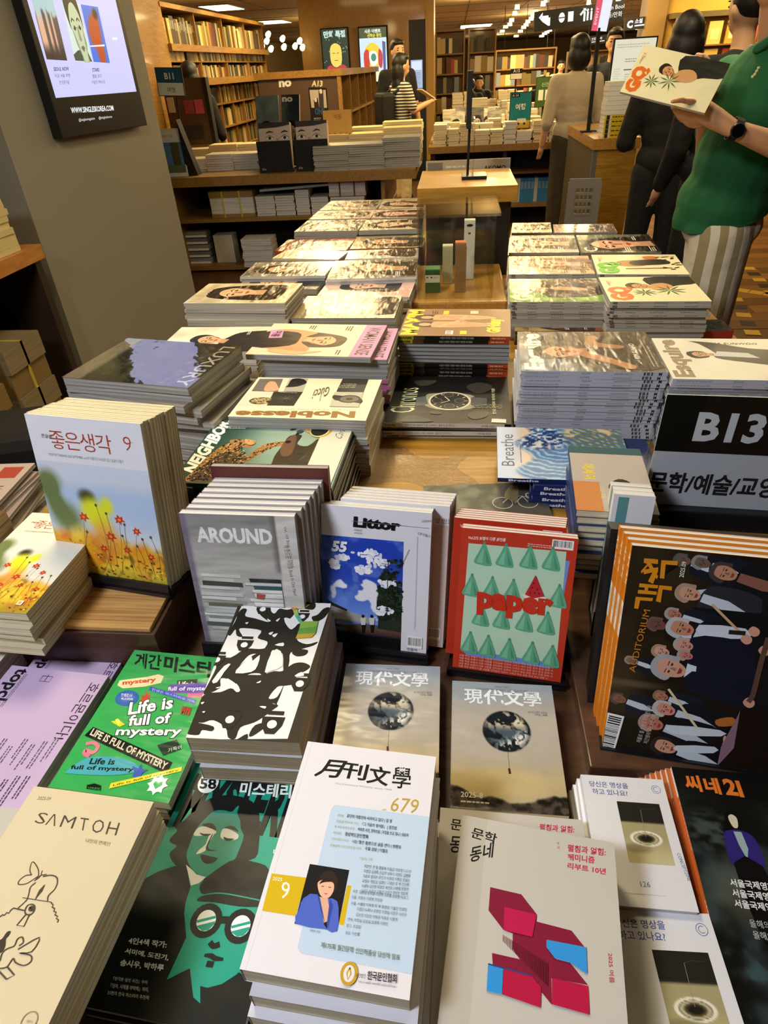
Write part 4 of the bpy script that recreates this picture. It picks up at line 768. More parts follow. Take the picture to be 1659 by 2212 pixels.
# ------------------------------------------------------------------ white magazine with blue sky photograph
pq = TPose(-.207, .712, .714, -6.2, 72, .175, .246); H = 100 * pq.h / pq.w
F = pq.F.at(*CR['b3'])
def f(U, V):
    x = U; y = V / H; C = mixc(fillc(U, '#1f3fae'), '#6d8fdc', ss(.25, .75, y)); n = fbm(U, V * 1.3, 20, 31)
    cl = np.clip(blob(U, V, 46, H * .40, 22, 9, .6) + blob(U, V, 60, H * .47, 14, 10, .6) + blob(U, V, 25, H * .42, 9, 5, .6) + blob(U, V, 12, H * .50, 7, 10, .6) + blob(U, V, 48, H * .52, 8, 6, .6) + blob(U, V, 62, H * .74, 14, 8, .6) + blob(U, V, 68, H * .58, 8, 12, .6), 0, 1)
    C = mixc(C, '#e4e6ee', ss(.34, .50, cl * .45 * ss(.3, .62, n) + cl * .16)); C = mixc(C, '#8fa8e6', ss(.5, .8, fbm(U, V, 14, 77)) * .4)
    tr = ss(.5, .62, blob(U, V, 82, H * .48, 14, 34, .7) * (.5 + fbm(U, V, 6, 51)) + blob(U, V, 88, H * .64, 16, 26, .5) * .9); C = mixc(C, '#15221a', tr); C = mixc(C, '#2f4a2c', tr * ss(.55, .7, fbm(U, V, 3.2, 90)) * .7)
    hz = H * .755 + 5 * ss(55, 20, U) - 12 * ss(28, 8, U); g = ss(hz, hz + 2, V); C = mixc(C, '#4d4a44', g * (1 - ss(H * .80, H * .84, V))); C = mixc(C, '#b8b4ac', g * ss(40, 30, U) * ss(14, 20, U) * ss(H * .79, H * .785, V) * .9)
    C = mixc(C, '#5d3a2a', ss(H * .80, H * .82, V) * (1 - ss(H * .83, H * .88, V)) * ss(25, 35, U)); return mixc(C, '#07070a', ss(H * .82, H * .88, V))
A = Art(pq.w, pq.h, '#dbdbe2', mat=PRINT); B = Art(pq.w, pq.h, f, res=110)
q = np.array([F(98, 735), F(600, 790), F(590, 1415), F(215, 1370)]); A.push(0, 0)
x0 = q[0][0]; x1 = q[1][0]; y0 = q[0][1]
V_ = np.array([((x / B.k) / 100 * 76, y0 + ((B.h - y) / B.k) / H * (H - y0)) for x, y, _ in B.v]); A.put(V_, B.f, np.array(B.c)); A.pop()
rsc = random.Random(9)
for cx_, cy_, rx_, ry_ in ((44, .31, 15, .032), (52, .36, 11, .04), (20, .35, 6, .02), (40, .42, 7, .03), (62, .50, 8, .03), (12, .40, 5, .03), (58, .70, 9, .03)):
    for q_ in range(26):
        t_ = rsc.uniform(0, 6.3); u_ = rsc.random() ** .5; A.E(cx_ + rx_ * u_ * math.cos(t_), (cy_ + ry_ * u_ * math.sin(t_)) * H, rsc.uniform(1.2, 2.8), rsc.uniform(1.0, 2.4), rsc.choice(('#e9ebf2', '#dfe3ee', '#cfd6ea', '#f1f2f5')), 9)
for q_ in range(70): A.E(rsc.uniform(62, 75.5), H * rsc.uniform(.33, .72), rsc.uniform(1, 2.4), rsc.uniform(.8, 1.8), rsc.choice(('#101a14', '#1c2c1e', '#27402a', '#0c120e')), 7)
A.P([(5, H * .68), (30, H * .735), (46, H * .76), (46, H * .80), (5, H * .80)], '#9c9a94'); A.P([(8, H * .72), (26, H * .75), (26, H * .79), (8, H * .79)], '#d2d0ca'); A.P([(5, H * .66), (24, H * .715), (24, H * .73), (5, H * .69)], '#2c2a28'); A.P([(54, H * .77), (75.5, H * .76), (75.5, H * .84), (54, H * .83)], '#222c22')
TP(A, F, 'Littor', (275, 690), (545, 715), (280, 628), '#101012', .05); TP(A, F, '55', (150, 830), (235, 838), (160, 768), '#eef0f6', .05)
A.S([(28, 13), (98, 13.6)], .3, '#8a8a90'); TP(A, F, '리토르', (282, 712), (325, 716), (283, 700), '#55555c'); TP(A, F, '문학잡지', (282, 728), (327, 732), (283, 718), '#55555c'); TP(A, F, '남궁지혜', (672, 662), (735, 664), (673, 648), '#55555c'); TP(A, F, '고향 만들기', (645, 732), (716, 752), (648, 716), '#44444c')
A.S([(88, 22), (88.5, H * .80)], .3, '#9a9aa2'); A.S(pts(F, 470, 1200, 478, 880), .5, '#2a2c2c'); A.S(pts(F, 440, 900, 510, 915), .4, '#2a2c2c'); A.S(pts(F, 520, 990, 600, 820), .4, '#2a2c2c')
for x in (335, 385):
    A.P(pts(F, x - 18, 1215, x + 15, 1215, x + 12, 1255, x - 12, 1255), '#c9c9c9'); A.P(pts(F, x - 10, 1255, x + 12, 1255, x + 6, 1300, x - 6, 1300), '#101014'); A.E(*F(x - 2, 1205), 1.3, 1.6, '#15110f')
A.bars(82, H * .86, 14, 12); A.T('민음사', 82, H * .965, 2.6, '#33333a')
d = standing('magazine', pq, 2, .013, A, plain('#dcdce2', .4), PAGEW, 'white blue-sky magazines', 'on the middle black easel', 'white blue-sky magazines', 'magazine', 'white magazine with blue sky and cloud photograph and the number 55', off=lambda i: (0, 0))
pq2 = TPose(-.207, .712, .714, -6.2, 72, .175, .246); A2 = Art(pq.w, pq.h, '#cbbcb4', mat=PRINT); A2.R(0, 0, 100, 18, '#dcdce2'); A2.T('고향 만들기', 82, 16, 4, '#44444c'); A2.bars(84, H * .86, 13, 12)
am2 = A2.mesh()
for i in range(5):
    o = booklet('magazine', pq.w, pq.h, .0128, plain('#d8d2d0', .4), PAGEW, None, None, 'littor_back', am2 if i == 0 else None); pq2.put(o, d + .013 * (i + 1) + .002, .024 + .001 * i, .004 + .0008 * i)
    tag(o, f'{orn(i)} of the five white magazines pushed back to the right behind the blue-sky copy', 'magazine', 'white blue-sky magazines pushed back')
d += .013 * 5 + .003
easel(pq, d, 'black easel holding the white blue-sky magazines', lip=.006)
# ------------------------------------------------------------------ red magazine with rows of green rice paper cones and a melon slice
pp_ = TPose(.010, .676, .712, -7.6, 71.5, .168, .236); H = 100 * pp_.h / pp_.w; F = pp_.F.at(*CR['b3'])
A = Art(pp_.w, pp_.h, '#bf3a24', mat=PRINT)
A.P(pts(F, 1500, 885, 1528, 890, 1415, 1512, 930, 1430, 900, 1400), '#6f90d8'); A.P(pts(F, 942, 785, 1508, 835, 1450, 1480, 895, 1398), '#b7d9bd')
TP(A, F, 'Vol.272 보법이 다른 삶인들', (938, 762), (1155, 776), (942, 742), '#f4e6dc', .02); A.lines(58, 8.5, 28, 2, 1.8, '#e8b8a8', .8, seed=6)
x, y = F(1428, 762); A.bars(x, y, 18, 8.5)
def cone(a, b, s=1):
    X, Y = F(a, b); w = 8.2 * s; h = 18 * s
    A.P([(X - w, Y), (X - w * .5, Y - h * .55), (X - w * .12, Y - h), (X + w * .12, Y - h), (X + w * .55, Y - h * .55), (X + w, Y + 1.2), (X + w * .6, Y + 3.2), (X - w * .5, Y + 2.4)], '#5fa987', 2)
    A.P([(X - w * .7, Y + .5), (X - w * .3, Y - h * .5), (X, Y - h * .8), (X - w * .05, Y + 1)], '#7dbf9e'); A.P([(X + w * .4, Y + 1), (X + w * .15, Y - h * .7), (X + w * .8, Y + 1)], '#4a9474'); A.E(X, Y - h * 1.02, w * .15, w * .2, '#4f9377', 8)
for row, xs, y0, dy in ((0, (1025, 1150, 1288, 1418), 895, 10), (1, (955, 1072, 1192, None, 1455), 1075, 16), (2, (1010, 1130, 1262, 1388), 1245, 16), (3, (945, 1048, 1168, 1300, 1415), 1402, 20)):
    for i, x in enumerate(xs):
        if x: cone(x, y0 + dy * i)
A.R(-.5, H * .1, .1, .1, '#bf3a24')
A.P(pts(F, 1258, 1090, 1275, 1075, 1385, 1095, 1375, 1112, 1310, 1115), '#e8e2cc', 3); A.P(pts(F, 1330, 968, 1380, 1092, 1320, 1102, 1268, 1080), '#b82a34'); 
for a, b in ((1310, 1040), (1340, 1050), (1325, 1070), (1350, 1075), (1320, 1015), (1298, 1070)): A.E(*F(a, b), .6, .9, '#3a0c10', 6)
TP(A, F, 'paper', (988, 1195), (1425, 1245), (992, 1060), '#c8321e', .06)
for j in range(5): A.T(micro('여름 특집 보법이 다른 사람들 인터뷰와 에세이 그리고 여행 산문 연재 소설 만화 시'), 6, H * .905 + j * 2.9, 1.7, '#eec2b2', w=86 - 4 * (j == 4), rot=0)
d = standing('magazine', pp_, 2, .011, A, plain('#b23522', .4), PAGEW, 'red cone magazines', 'on the right black easel', 'red cone magazines', 'magazine', 'red magazine with rows of green paper cones and one watermelon slice')
AB = Art(pp_.w, pp_.h, '#b5341f', mat=PRINT); AB.T('Vol.272', 6, 9, 3, '#f4e6dc'); AB.bars(80, 4, 17, 8); ab = AB.mesh()
for i in range(5):
    o = booklet('magazine', pp_.w, pp_.h, .0108, plain('#b23522', .4), PAGEW, None, None, 'paper_back', ab if i == 0 else None); pp_.put(o, d + .011 * (i + 1) + .012, -.016 + .001 * i, .004)
    tag(o, f'{orn(i)} of the five red magazines set back to the left behind the cone cover', 'magazine', 'red cone magazines set back')
d += .011 * 5 + .013
easel(pp_, d, 'black easel holding the red cone magazines', lip=-.001, extra=.008)
# ------------------------------------------------------------------ concert magazine
ps = TPose(.217, .539, .722, -7.3, 70.2, .225, .293); H = 100 * ps.h / ps.w; F = ps.F.at(*CR['c4'])
def f(U, V):
    C = fillc(U, '#1c150d'); C = mixc(C, '#4a3b22', blob(U, V, 4, H * .62, 12, 20, .8) * .7); C = mixc(C, '#3a2c1a', blob(U, V, 10, 20, 30, 30, .8) * .6); C = mixc(C, '#5a4c34', (1 - ss(1.5, 3, np.abs(V - H * .66 + U * .05))) * ss(40, 10, U)); C = mixc(C, '#40331e', ss(.5, .8, fbm(U, V, 25, 61)) * .6)
    return mixc(C, '#17191c', ss(55, 100, U))
A = Art(ps.w, ps.h, f, res=50, mat=PRINT)
def man(x, y, s, hair='#9a9a98', skin='#c89a80', suit='#191c26', shirt='#c4cbd4', mouth='#8a4038', body=1):
    X, Y = F(x, y); A.push(X, Y, -76, s / 38)
    if body:
        A.P([(-20, 70), (-19, 24), (-8, 12), (8, 12), (19, 24), (20, 70)], suit, 3); A.P([(-5, 13), (5, 13), (6, 40), (0, 62), (-6, 40)], shirt)
    A.P([(-10.5, 1), (-11, -9), (-6, -15), (2, -16), (9, -12), (11, -3), (10, 3)], hair, 4); A.P([(-7.6, -3), (-5, -10), (0, -11), (5, -10), (7.6, -3), (6.6, 5), (3, 10.5), (-3, 10.5), (-6.6, 5)], skin, 3)
    dk = '#3a2018'
    for q in (-1, 1): A.P([(q * 1.6, -1), (q * 3.4, -2), (q * 5.2, -1), (q * 3.4, 0)], dk); A.S([(q * 1.4, -3.6), (q * 5.6, -3.8)], .8, '#4a3a34')
    A.P([(-.6, -1), (.8, -1), (1.8, 3.4), (-1.4, 3.4)], tuple(v * .75 for v in rgb(skin))); A.P([(-3.2, 5.4), (3.2, 5.4), (1.6, 8.2), (-1.6, 8.2)], mouth); A.pop()
for a in ((1000, 400, 13, '#5a5654', '#6a5648'), (1150, 420, 14, '#8a8a88', '#6b5a4c'), (590, 1180, 9, '#a08c78', '#8a6a58'), (500, 1480, 13, '#5c4a40', '#8a5a48'), (830, 1460, 12, '#8a7060', '#b07858')): man(*a)
A.P(pts(F, 1280, 560, 1659, 470, 1659, 780, 1560, 790, 1400, 680), '#191a1d', 2); man(1330, 500, 20, '#453a34', '#b88468', '#15161a', '#8a5a48')
A.P(pts(F, 1110, 630, 1300, 640, 1560, 760, 1500, 790, 1150, 720), '#b9c4cc', 2); man(1050, 660, 19, '#a58a78', '#c69478', '#2a2c34')
A.P(pts(F, 1050, 760, 1659, 820, 1659, 1040, 1250, 900), '#121318'); man(930, 820, 13, '#a09a94', '#b0735e'); man(800, 900, 15, '#6a544a', '#6e483c', '#1b1612'); man(990, 930, 21, '#b4b6b8', '#c08468', '#15161c', '#c6ced8')
A.P(pts(F, 1120, 900, 1480, 930, 1500, 1010, 1150, 990), '#ccd4de', 2); A.P(pts(F, 1060, 1000, 1420, 1020, 1500, 1090, 1560, 1120, 1560, 1540, 1440, 1540, 1050, 1420, 1010, 1250), '#141827', 3)
man(830, 1110, 14, '#a88a6c', '#d09a84', body=0); man(1010, 1060, 15, '#b0a096', '#c89080', body=0); man(1020, 1140, 12, '#a8988c', '#c07c6c', body=0)
A.P(pts(F, 1050, 1210, 1100, 1225, 1095, 1265, 1065, 1262, 1000, 1310, 1030, 1200), '#d5d8de'); man(905, 1240, 27, '#a3a4a6', '#cf9a82', '#161a28', '#161a28', '#8a3a34', body=0)
for x, y in ((1540, 950), (1480, 1010), (1620, 1100), (1500, 1505), (1130, 1680), (1290, 1790)): A.P(pts(F, x - 40, y, x, y - 38, x + 50, y - 10, x + 45, y + 30, x, y + 42), '#d39a82', 3)
man(860, 1560, 18, '#b8b6b4', '#cc8a78', '#14151a', '#c4ccd4'); man(760, 1670, 20, '#a68a7c', '#b8705c', '#14151a', '#bcc6cc'); A.P(pts(F, 880, 1680, 1280, 1720, 1290, 1770, 920, 1750), '#cdd5da', 2); man(860, 1850, 21, '#2a2320', '#c9937a', '#101116', '#c0ccd2')
A.P(pts(F, 940, 1840, 1240, 1850, 1230, 1900, 960, 1890), '#c8d2d8', 2); A.S(pts(F, 880, 1400, 1100, 1700), 1.4, '#d8c8a0'); A.S(pts(F, 1220, 740, 1440, 960), 1.4, '#c8a878'); A.S(pts(F, 1350, 955, 1480, 965), 2.6, '#2a201a'); A.S(pts(F, 1659, 1000, 1600, 1200, 1540, 1440, 1500, 1500), 2.8, '#5d4436', 3)
A.P(pts(F, 1250, 1640, 1380, 1620, 1400, 1680, 1270, 1690), '#b06a2c', 3); A.P(pts(F, 1430, 1560, 1700, 1560, 1700, 2100, 1250, 2000, 1380, 1850), '#1d130d'); A.P(pts(F, 1425, 1600, 1440, 1560, 1390, 1860, 1260, 2000, 1290, 1850), '#8c6a78')
A.P(pts(F, 690, 382, 770, 385, 765, 415, 690, 410), '#dd8f22')
TPz = lambda t, a, b, h, c, bd: TP(A, F, t, a, b, h, c, bd)
for p in ((815, 392, 830, 392, 845, 540, 812, 535), (815, 500, 850, 505, 850, 540, 812, 535)): pass
OR = '#d98a1e'
A.P(pts(F, 690, 380, 800, 390, 798, 425, 745, 420, 800, 520, 790, 545, 720, 440, 670, 500, 665, 480, 715, 425, 688, 415), OR); A.P(pts(F, 820, 392, 855, 395, 845, 505, 950, 440, 950, 400, 855, 395), '#1c150d'); A.P(pts(F, 825, 395, 955, 402, 950, 436, 858, 428, 848, 540, 812, 535), OR)
A.P(pts(F, 680, 470, 800, 450, 800, 480, 760, 580, 720, 560, 755, 490, 690, 505), OR); A.P(pts(F, 655, 575, 800, 590, 797, 615, 650, 605), OR); A.P(pts(F, 645, 625, 790, 640, 787, 665, 640, 655), OR); A.P(pts(F, 700, 580, 728, 585, 715, 660, 690, 655), OR)
A.P(pts(F, 808, 590, 908, 600, 905, 632, 835, 622, 820, 725, 782, 715), OR); A.P(pts(F, 625, 680, 760, 690, 755, 715, 660, 708, 645, 775, 612, 770), OR)
TP(A, F, 'AUDITORIUM', (620, 1270), (740, 785), (570, 1262), '#c9822a', .0); TP(A, F, '2025.09', (998, 530), (1022, 408), (962, 526), '#f0ece0', .01)
x, y = F(372, 1600); A.push(x + 12, y - 1, 96); A.bars(0, 0, 26, 11); A.pop()
A.T(micro('베를린 필 악장의 무대 인터뷰'), 21, H * .95, 2.2, '#c9c4b8', rot=-84, w=26); A.T(micro('지휘자와 오케스트라의 가을 시즌'), 25, H * .95, 2.2, '#c9c4b8', rot=-84, w=30)
def sp(a): a.R(0, 0, 100, a.H, '#d98320'); a.R(27, 0, 17, a.H, '#e9e6e0'); a.T('객석', 4, a.H * .8, a.H * .55, '#fbe8c8', bold=.03); a.T('객석', 12, a.H * .8, a.H * .55, '#fbe8c8', bold=.03); a.T('2025 09', 30, a.H * .7, a.H * .35, '#3a342c'); a.lines(48, a.H * .3, 40, 1, 2, '#f4cf9a', a.H * .25)
d = standing('magazine', ps, 4, .0145, A, plain('#cc7c1e', .4), PAGEW, 'concert magazines', 'on the brown riser', 'orange-spined concert magazines', 'magazine', 'dark concert magazine with a laughing grey-haired musician, its picture turned sideways', spine=sp, off=lambda i: (-.0032 * i, .003 * i))
es = easel(ps, d, 'black easel behind the concert magazines', lip=-.001, zb=.7225, extra=.004)
L = es.matrix_basis.inverted() @ (Matrix.Translation(ps.B + ps.U * ps.w / 2) @ ps.M.to_4x4()); MB().box(-ps.w / 2 - .018, ps.w / 2 + .006, -.02, ps.h * 1.0, -d - .045, -d - .008, 0, L).build('slab', BLACK, es)
# ------------------------------------------------------------------ acrylic floor-number sign on its black base
pc = TPose(.347, .966, .838, -5.0, 90, .215, .212); H = 100 * pc.h / pc.w
r = empty('section_sign', (pc.B.x + .1075, pc.B.y, .8), pc.yaw, 'clear acrylic section sign reading B13 on a black base', 'sign')
L = r.matrix_basis.inverted() @ (Matrix.Translation(pc.B + pc.U * .1075) @ pc.M.to_4x4())
MB().box(-.118, .118, -.006, .220, .0035, .006, 0, L).build('acrylic_front', ACRYL, r); MB().box(-.118, .118, -.006, .220, -.006, -.0035, 0, L).build('acrylic_back', ACRYL, r)
MB().box(-.118, -.114, -.006, .220, -.0035, .0035, 0, L).build('acrylic_edge', ACRYL, r); MB().box(-.118, .118, .216, .220, -.0035, .0035, 0, L).build('acrylic_edge', ACRYL, r)
MB().box(-.1075, .1075, 0, .212, -.001, .001, 0, L).build('sign_card', WHITEP, r)
A = Art(pc.w, pc.h, '#cfd1dc', mat=MATTE); A.R(0, 0, 100, H * .49, '#17140f'); A.T('B13', 50, H * .375, 24, '#e6e7ee', al='c', bold=.035); A.T('문학/예술/교양', 50, H * .86, 15, '#26262a', al='c', w=97, bold=.03)
o = A.obj('sign_print', r); o.matrix_basis = L @ Matrix.Translation((-.1075, 0, .0013))
MB().box(-.135, .135, -.03, .06, .0, .0375).build('sign_base', BLACK, r, bevel=.003)
# ------------------------------------------------------------------ slim teal and white book on a dark wedge, left of the sign
pt = TPose(.238, .752, .735, -7, 80, .058, .24)
for k, (c, lb) in enumerate((('#e2e2e4', 'white book standing nearest behind the concert magazines, its spine facing left'), ('#5d9496', 'teal-spined book between two white ones behind the concert magazines'), ('#dcdcde', 'white book standing last behind the concert magazines'))):
    ar_ = Art(pt.w, pt.h, '#e2e2e4', mat=MATTE); ar_.R(12, 8, 26, 330, '#5d9496'); o = booklet('book', pt.w, pt.h - .002 * k, .017, plain(c, .45), PAGEW, None, None, None, ar_.mesh() if k == 0 else None); pt.put(o, .0172 * (k + 1), 0, .0); tag(o, lb, 'book')
easel(pt, .053, 'black easel holding the white and teal spined books', lip=.03, plate=.4, extra=.002)
# ================================================================== the magazine table
def portrait(w, h, bgc='#b9b3a8', skin='#d9ac88', hair='#20160f', title=None, tcol='#efe9da', cx=50, cy=None, r=22, rot=0, body='#2c2a2a', seed=1, tsize=17, texts=1, long=1, mat=None, tx=5, ty=None, tw=90, tb=.02):
    H = 100 * h / w; cy = cy or H * .45; b0 = np.array(rgb(bgc)); r = r * 1.35; rot = rot + (seed * 37 % 30) - 15; cx = cx + (seed * 13 % 16) - 8
    def f(U, V):
        n = fbm(U, V, 34, seed); return np.clip(b0 * (.72 + .5 * n[..., None]), 0, 1)
    A = Art(w, h, f, res=14, mat=mat or GLOSS); rs = random.Random(seed)
    A.push(cx, cy, rot, r / 10); A.P([(-30, 60), (-24, 22), (-7, 13), (7, 13), (24, 22), (30, 60)], body, 4); A.pop(); A.face(cx, cy, r, rot, skin, hair, long)
    if title: A.T(title, tx, ty or 21, tsize, tcol, bold=tb, w=tw)
    for i in range(texts * 3):
        A.lines(rs.choice((6, 66)), H * rs.uniform(.3, .9), 26, rs.choice((2, 3)), 2.6, rs.choice(('#f4efe4', '#2a2522', tcol)), 1.2, seed=seed + i)
    return A
def mag(q, ztop, z0, t, art_fn, cov, pages, name, where, group, top_label, spine=None, n=None, jit=.003, flips=None, slide=None, yj=.8, show=99):
    pl = quad(q, ztop); A = art_fn(pl[2], pl[3]) if art_fn else None
    return stack('magazine', pl, z0, ztop, t, A, cov, pages, name, where, group, 'magazine', n=n, jit=jit, yj=yj, spine=spine, top_label=top_label, flips=flips, slide=slide, show=show)
# ---- leopard magazine
q = [(380, 1040), (463, 905), (770, 915), (712, 1057)]; z = .905; pl = quad(q, z); F = Frame(pl, z).at(*CR['b2']); H = 100 * pl[3] / pl[2]
def f(U, V):      # u runs away from the viewer, v to the right
    C = mixc(fillc(U, '#24433a'), '#7d9a90', ss(10, H * .5, V)); return mixc(C, '#a3b8a2', ss(H * .2, H * .6, V) * ss(10, 80, U) * .7)
A = Art(pl[2], pl[3], f, res=40, mat=PRINT)
TP(A, F, 'NEIGHBOR', (235, 545), (535, 120), (125, 505), '#eef0ea', .05); rs = random.Random(8)
A.P(pts(F, 150, 600, 215, 520, 300, 430, 370, 370, 440, 320, 510, 290, 520, 265, 600, 262, 700, 272, 720, 290, 680, 325, 610, 320, 590, 340, 600, 380, 660, 400, 700, 360, 800, 300, 900, 280, 975, 280, 950, 310, 860, 330, 740, 390, 640, 445, 560, 430, 640, 470, 760, 465, 830, 470, 840, 490, 760, 505, 640, 500, 570, 540, 500, 600, 400, 610), '#a37b46', 3)
A.P(pts(F, 400, 400, 500, 360, 580, 380, 640, 430, 560, 430, 600, 480, 640, 490, 560, 530, 420, 600, 180, 600, 300, 470), '#5b4a36', 3)
LP_ = [(150, 600), (300, 430), (440, 320), (510, 290), (600, 262), (720, 290), (610, 330), (660, 400), (800, 300), (975, 280), (860, 330), (740, 390), (640, 445), (640, 470), (830, 470), (760, 505), (640, 500), (500, 600)]
def inside(x, y, P):
    c = False
    for k in range(len(P)):
        (x1, y1), (x2, y2) = P[k - 1], P[k]
        if (y1 > y) != (y2 > y) and x < (x2 - x1) * (y - y1) / (y2 - y1) + x1: c = not c
    return c
for i in range(1500):
    x, y = rs.uniform(150, 975), rs.uniform(262, 600)
    if inside(x, y, LP_): X_, Y_ = F(x, y); r_ = rs.uniform(.35, .8); A.E(X_, Y_, r_ * 1.3, r_, rs.choice(('#1c120b', '#2c1c10', '#dcb878', '#20140c')), 6, rot=rs.uniform(0, 90))
A.P(pts(F, 640, 262, 720, 278, 722, 296, 690, 312, 650, 300), '#c99a5c', 2); A.E(*F(668, 278), .7, .5, '#120c08'); A.E(*F(714, 288), .6, .5, '#120c08'); A.P(pts(F, 575, 262, 592, 250, 604, 268), '#7a5528')
A.P(pts(F, 735, 600, 760, 560, 850, 470, 880, 400, 940, 320, 1000, 240, 1100, 230, 1060, 300, 1150, 320, 1240, 260, 1200, 400, 1130, 560, 1075, 640, 900, 630, 760, 620), '#3a2c1f', 3)
A.P(pts(F, 930, 330, 1000, 250, 1060, 235, 1020, 380, 940, 400), '#6b4d34', 3)
for i in range(46): x, y = rs.uniform(880, 1230), rs.uniform(120, 620); A.E(*F(x, y), rs.uniform(2, 5), rs.uniform(1, 3), rs.choice(('#15201a', '#24332a', '#0e1512', '#3a4a3c')), 7, rot=rs.uniform(0, 180)) if (x - 1230) * 1.0 < -(y - 110) * .32 and x > 1020 - (y - 120) * .2 else None
A.P(pts(F, 1310, 110, 1540, 120, 1325, 655, 1075, 640), '#d9d6c4')
A.E(*F(1165, 180), 7, 4, '#c99a54', rot=-20); A.E(*F(1260, 190), 12.5, 9.5, '#c0a040'); A.E(*F(1252, 192), 11, 8, '#e4d690'); A.E(*F(1248, 190), 10, 7.2, '#16160f')
TP(A, F, 'Cartier', (1420, 270), (1475, 150), (1370, 240), '#3a3a34', -.008); x, y = F(1240, 600); A.push(x, y, -8); A.pop(); A.push(*F(1245, 612), -90); A.bars(0, 0, 13, 6); A.pop()
A.push(*F(640, 180), -90); A.lines(0, 0, 20, 2, 2, '#c9d4cc', 1); A.pop()
stack('magazine', pl, TZ, z, .0105, A, plain('#20332c', .3), PAGEW, 'leopard magazines', 'at the near left of the table', 'leopard magazines', 'magazine', jit=.003, slide=(.0016, -.0008), show=8, top_label='green magazine with a leopard climbing a branch and white block capitals', n=10)
# ---- upside-down brown lettering magazine
q = [(783, 908), (497, 900), (553, 815), (832, 820)]; z = .93; pl = quad(q, z); F = Frame(pl, z).at(*CR['a2'])
A = Art(pl[2], pl[3], '#dcd8bd', mat=PRINT); TP(A, F, 'Noblesse', (1140, 980), (120, 975), (1130, 1038), '#8d6530', .05); TP(A, F, 'WOMEN PRIME INSIGHTS', (1155, 965), (500, 957), (1155, 976), '#a8a48c')
A.P(pts(F, 320, 705, 520, 705, 475, 815, 250, 810), '#6e6660'); A.P(pts(F, 360, 780, 400, 730, 450, 730, 470, 760, 480, 800, 370, 810), '#cf9f80', 3); A.P(pts(F, 575, 705, 735, 703, 690, 812, 520, 812), '#aaa699'); A.P(pts(F, 560, 760, 600, 705, 690, 705, 720, 740, 640, 770, 540, 775), '#1d1a17', 3)
A.P(pts(F, 440, 815, 690, 815, 610, 935, 380, 932), '#2e2b28'); A.P(pts(F, 215, 815, 440, 815, 370, 935, 130, 930), '#d4cfba'); A.E(*F(330, 892), 9, 6, '#3a3222'); 
for i in range(16): A.S([tuple(np.array(F(330, 892)) + (8 * math.cos(i), 5 * math.sin(i * 1.7))), tuple(np.array(F(330, 892)) + (7 * math.cos(i + 2), 5 * math.sin(i * 1.3 + 1)))], .5, '#c9b984')
for i in range(10): A.S([F(545, 875), tuple(np.array(F(545, 875)) + (6 * math.cos(i * .63), 4.5 * math.sin(i * .63)))], .4, '#6a655c')
A.P(pts(F, 1030, 705, 1250, 705, 1205, 820, 975, 815), '#35302d'); A.lines(18, 52, 14, 3, 3, '#9a948c', 1.2); A.P(pts(F, 960, 820, 1205, 822, 1165, 948, 915, 943), '#b9b5a2')
A.P(pts(F, 945, 850, 1000, 850, 1190, 880, 1180, 915, 1130, 910, 960, 890), '#1f1b18', 2); A.E(*F(1085, 880), 8.5, 6.5, '#2a2622'); A.E(*F(1085, 880), 7, 5.2, '#6b6459'); A.E(*F(1085, 880), 2.6, 2, '#2a2622')
TP(A, F, 'Gucci', (925, 770), (790, 800), (900, 850), '#6a6550'); A.S(pts(F, 850, 820, 830, 900), .3, '#6a6550'); A.lines(60, 40, 14, 2, 2.4, '#9a957c', .8)
stack('magazine', pl, TZ, z, .013, A, plain('#cdc8ae', .35), PAGEG, 'cream upside-down magazines', 'behind the leopard magazines', 'cream upside-down magazines', 'magazine', jit=.004, show=8, top_label='cream magazine lying upside down with large brown lettering and watch pictures')
# ---- shrink-wrapped magazine with striped reflection, tall uneven pile at the left
q = [(517, 745), (405, 843), (140, 810), (275, 732)]; z = 1.00; pl = quad(q, z); H = 100 * pl[3] / pl[2]
def f(U, V):
    C = fillc(U, '#3f4028'); C = mixc(C, '#6b6440', ss(.45, .75, fbm(U, V, 12, 4)) * .7); C = mixc(C, '#4e4a3c', ss(14, 18, V) * (1 - ss(30, 34, V))); C = mixc(C, '#9a7a4a', ss(.55, .7, fbm(U, V, 6, 9)) * (1 - ss(28, 34, V)) * ss(14, 18, V))
    return mixc(C, '#a89c80', ss(H * .82, H * .88, V))
A = Art(pl[2], pl[3], f, res=50, mat=GLOSS); A.T('LUXURY', 5, 16.5, 14, '#e9e9dc', w=92, bold=.01)
def lsp(a): a.R(0, 0, 100, a.H, '#9c968a'); a.T('SEOUL JUST LUXURY', 8, a.H * .62, a.H * .3, '#4a463c', w=26)
stack('magazine', pl, TZ, z, .0168, A, plain('#8d877a', .25), PAGEG, 'wrapped glossy magazines', 'at the left edge of the table', 'wrapped glossy magazines', 'magazine', jit=.012, yj=5, top_label='shrink wrapped magazine with white serif capitals on the tall uneven pile', slide=(-.0015, .0035))
wr = [o for o in COL.objects if o.get('label', '').startswith('shrink wrapped magazine')][0]; MB().box(-pl[2] / 2 - .001, pl[2] / 2 + .001, -pl[3] / 2 - .001, pl[3] / 2 + .001, .0168, .0172).build('plastic_wrap', film_mat('shrink_wrap', .30, 9, .25, .03), wr)
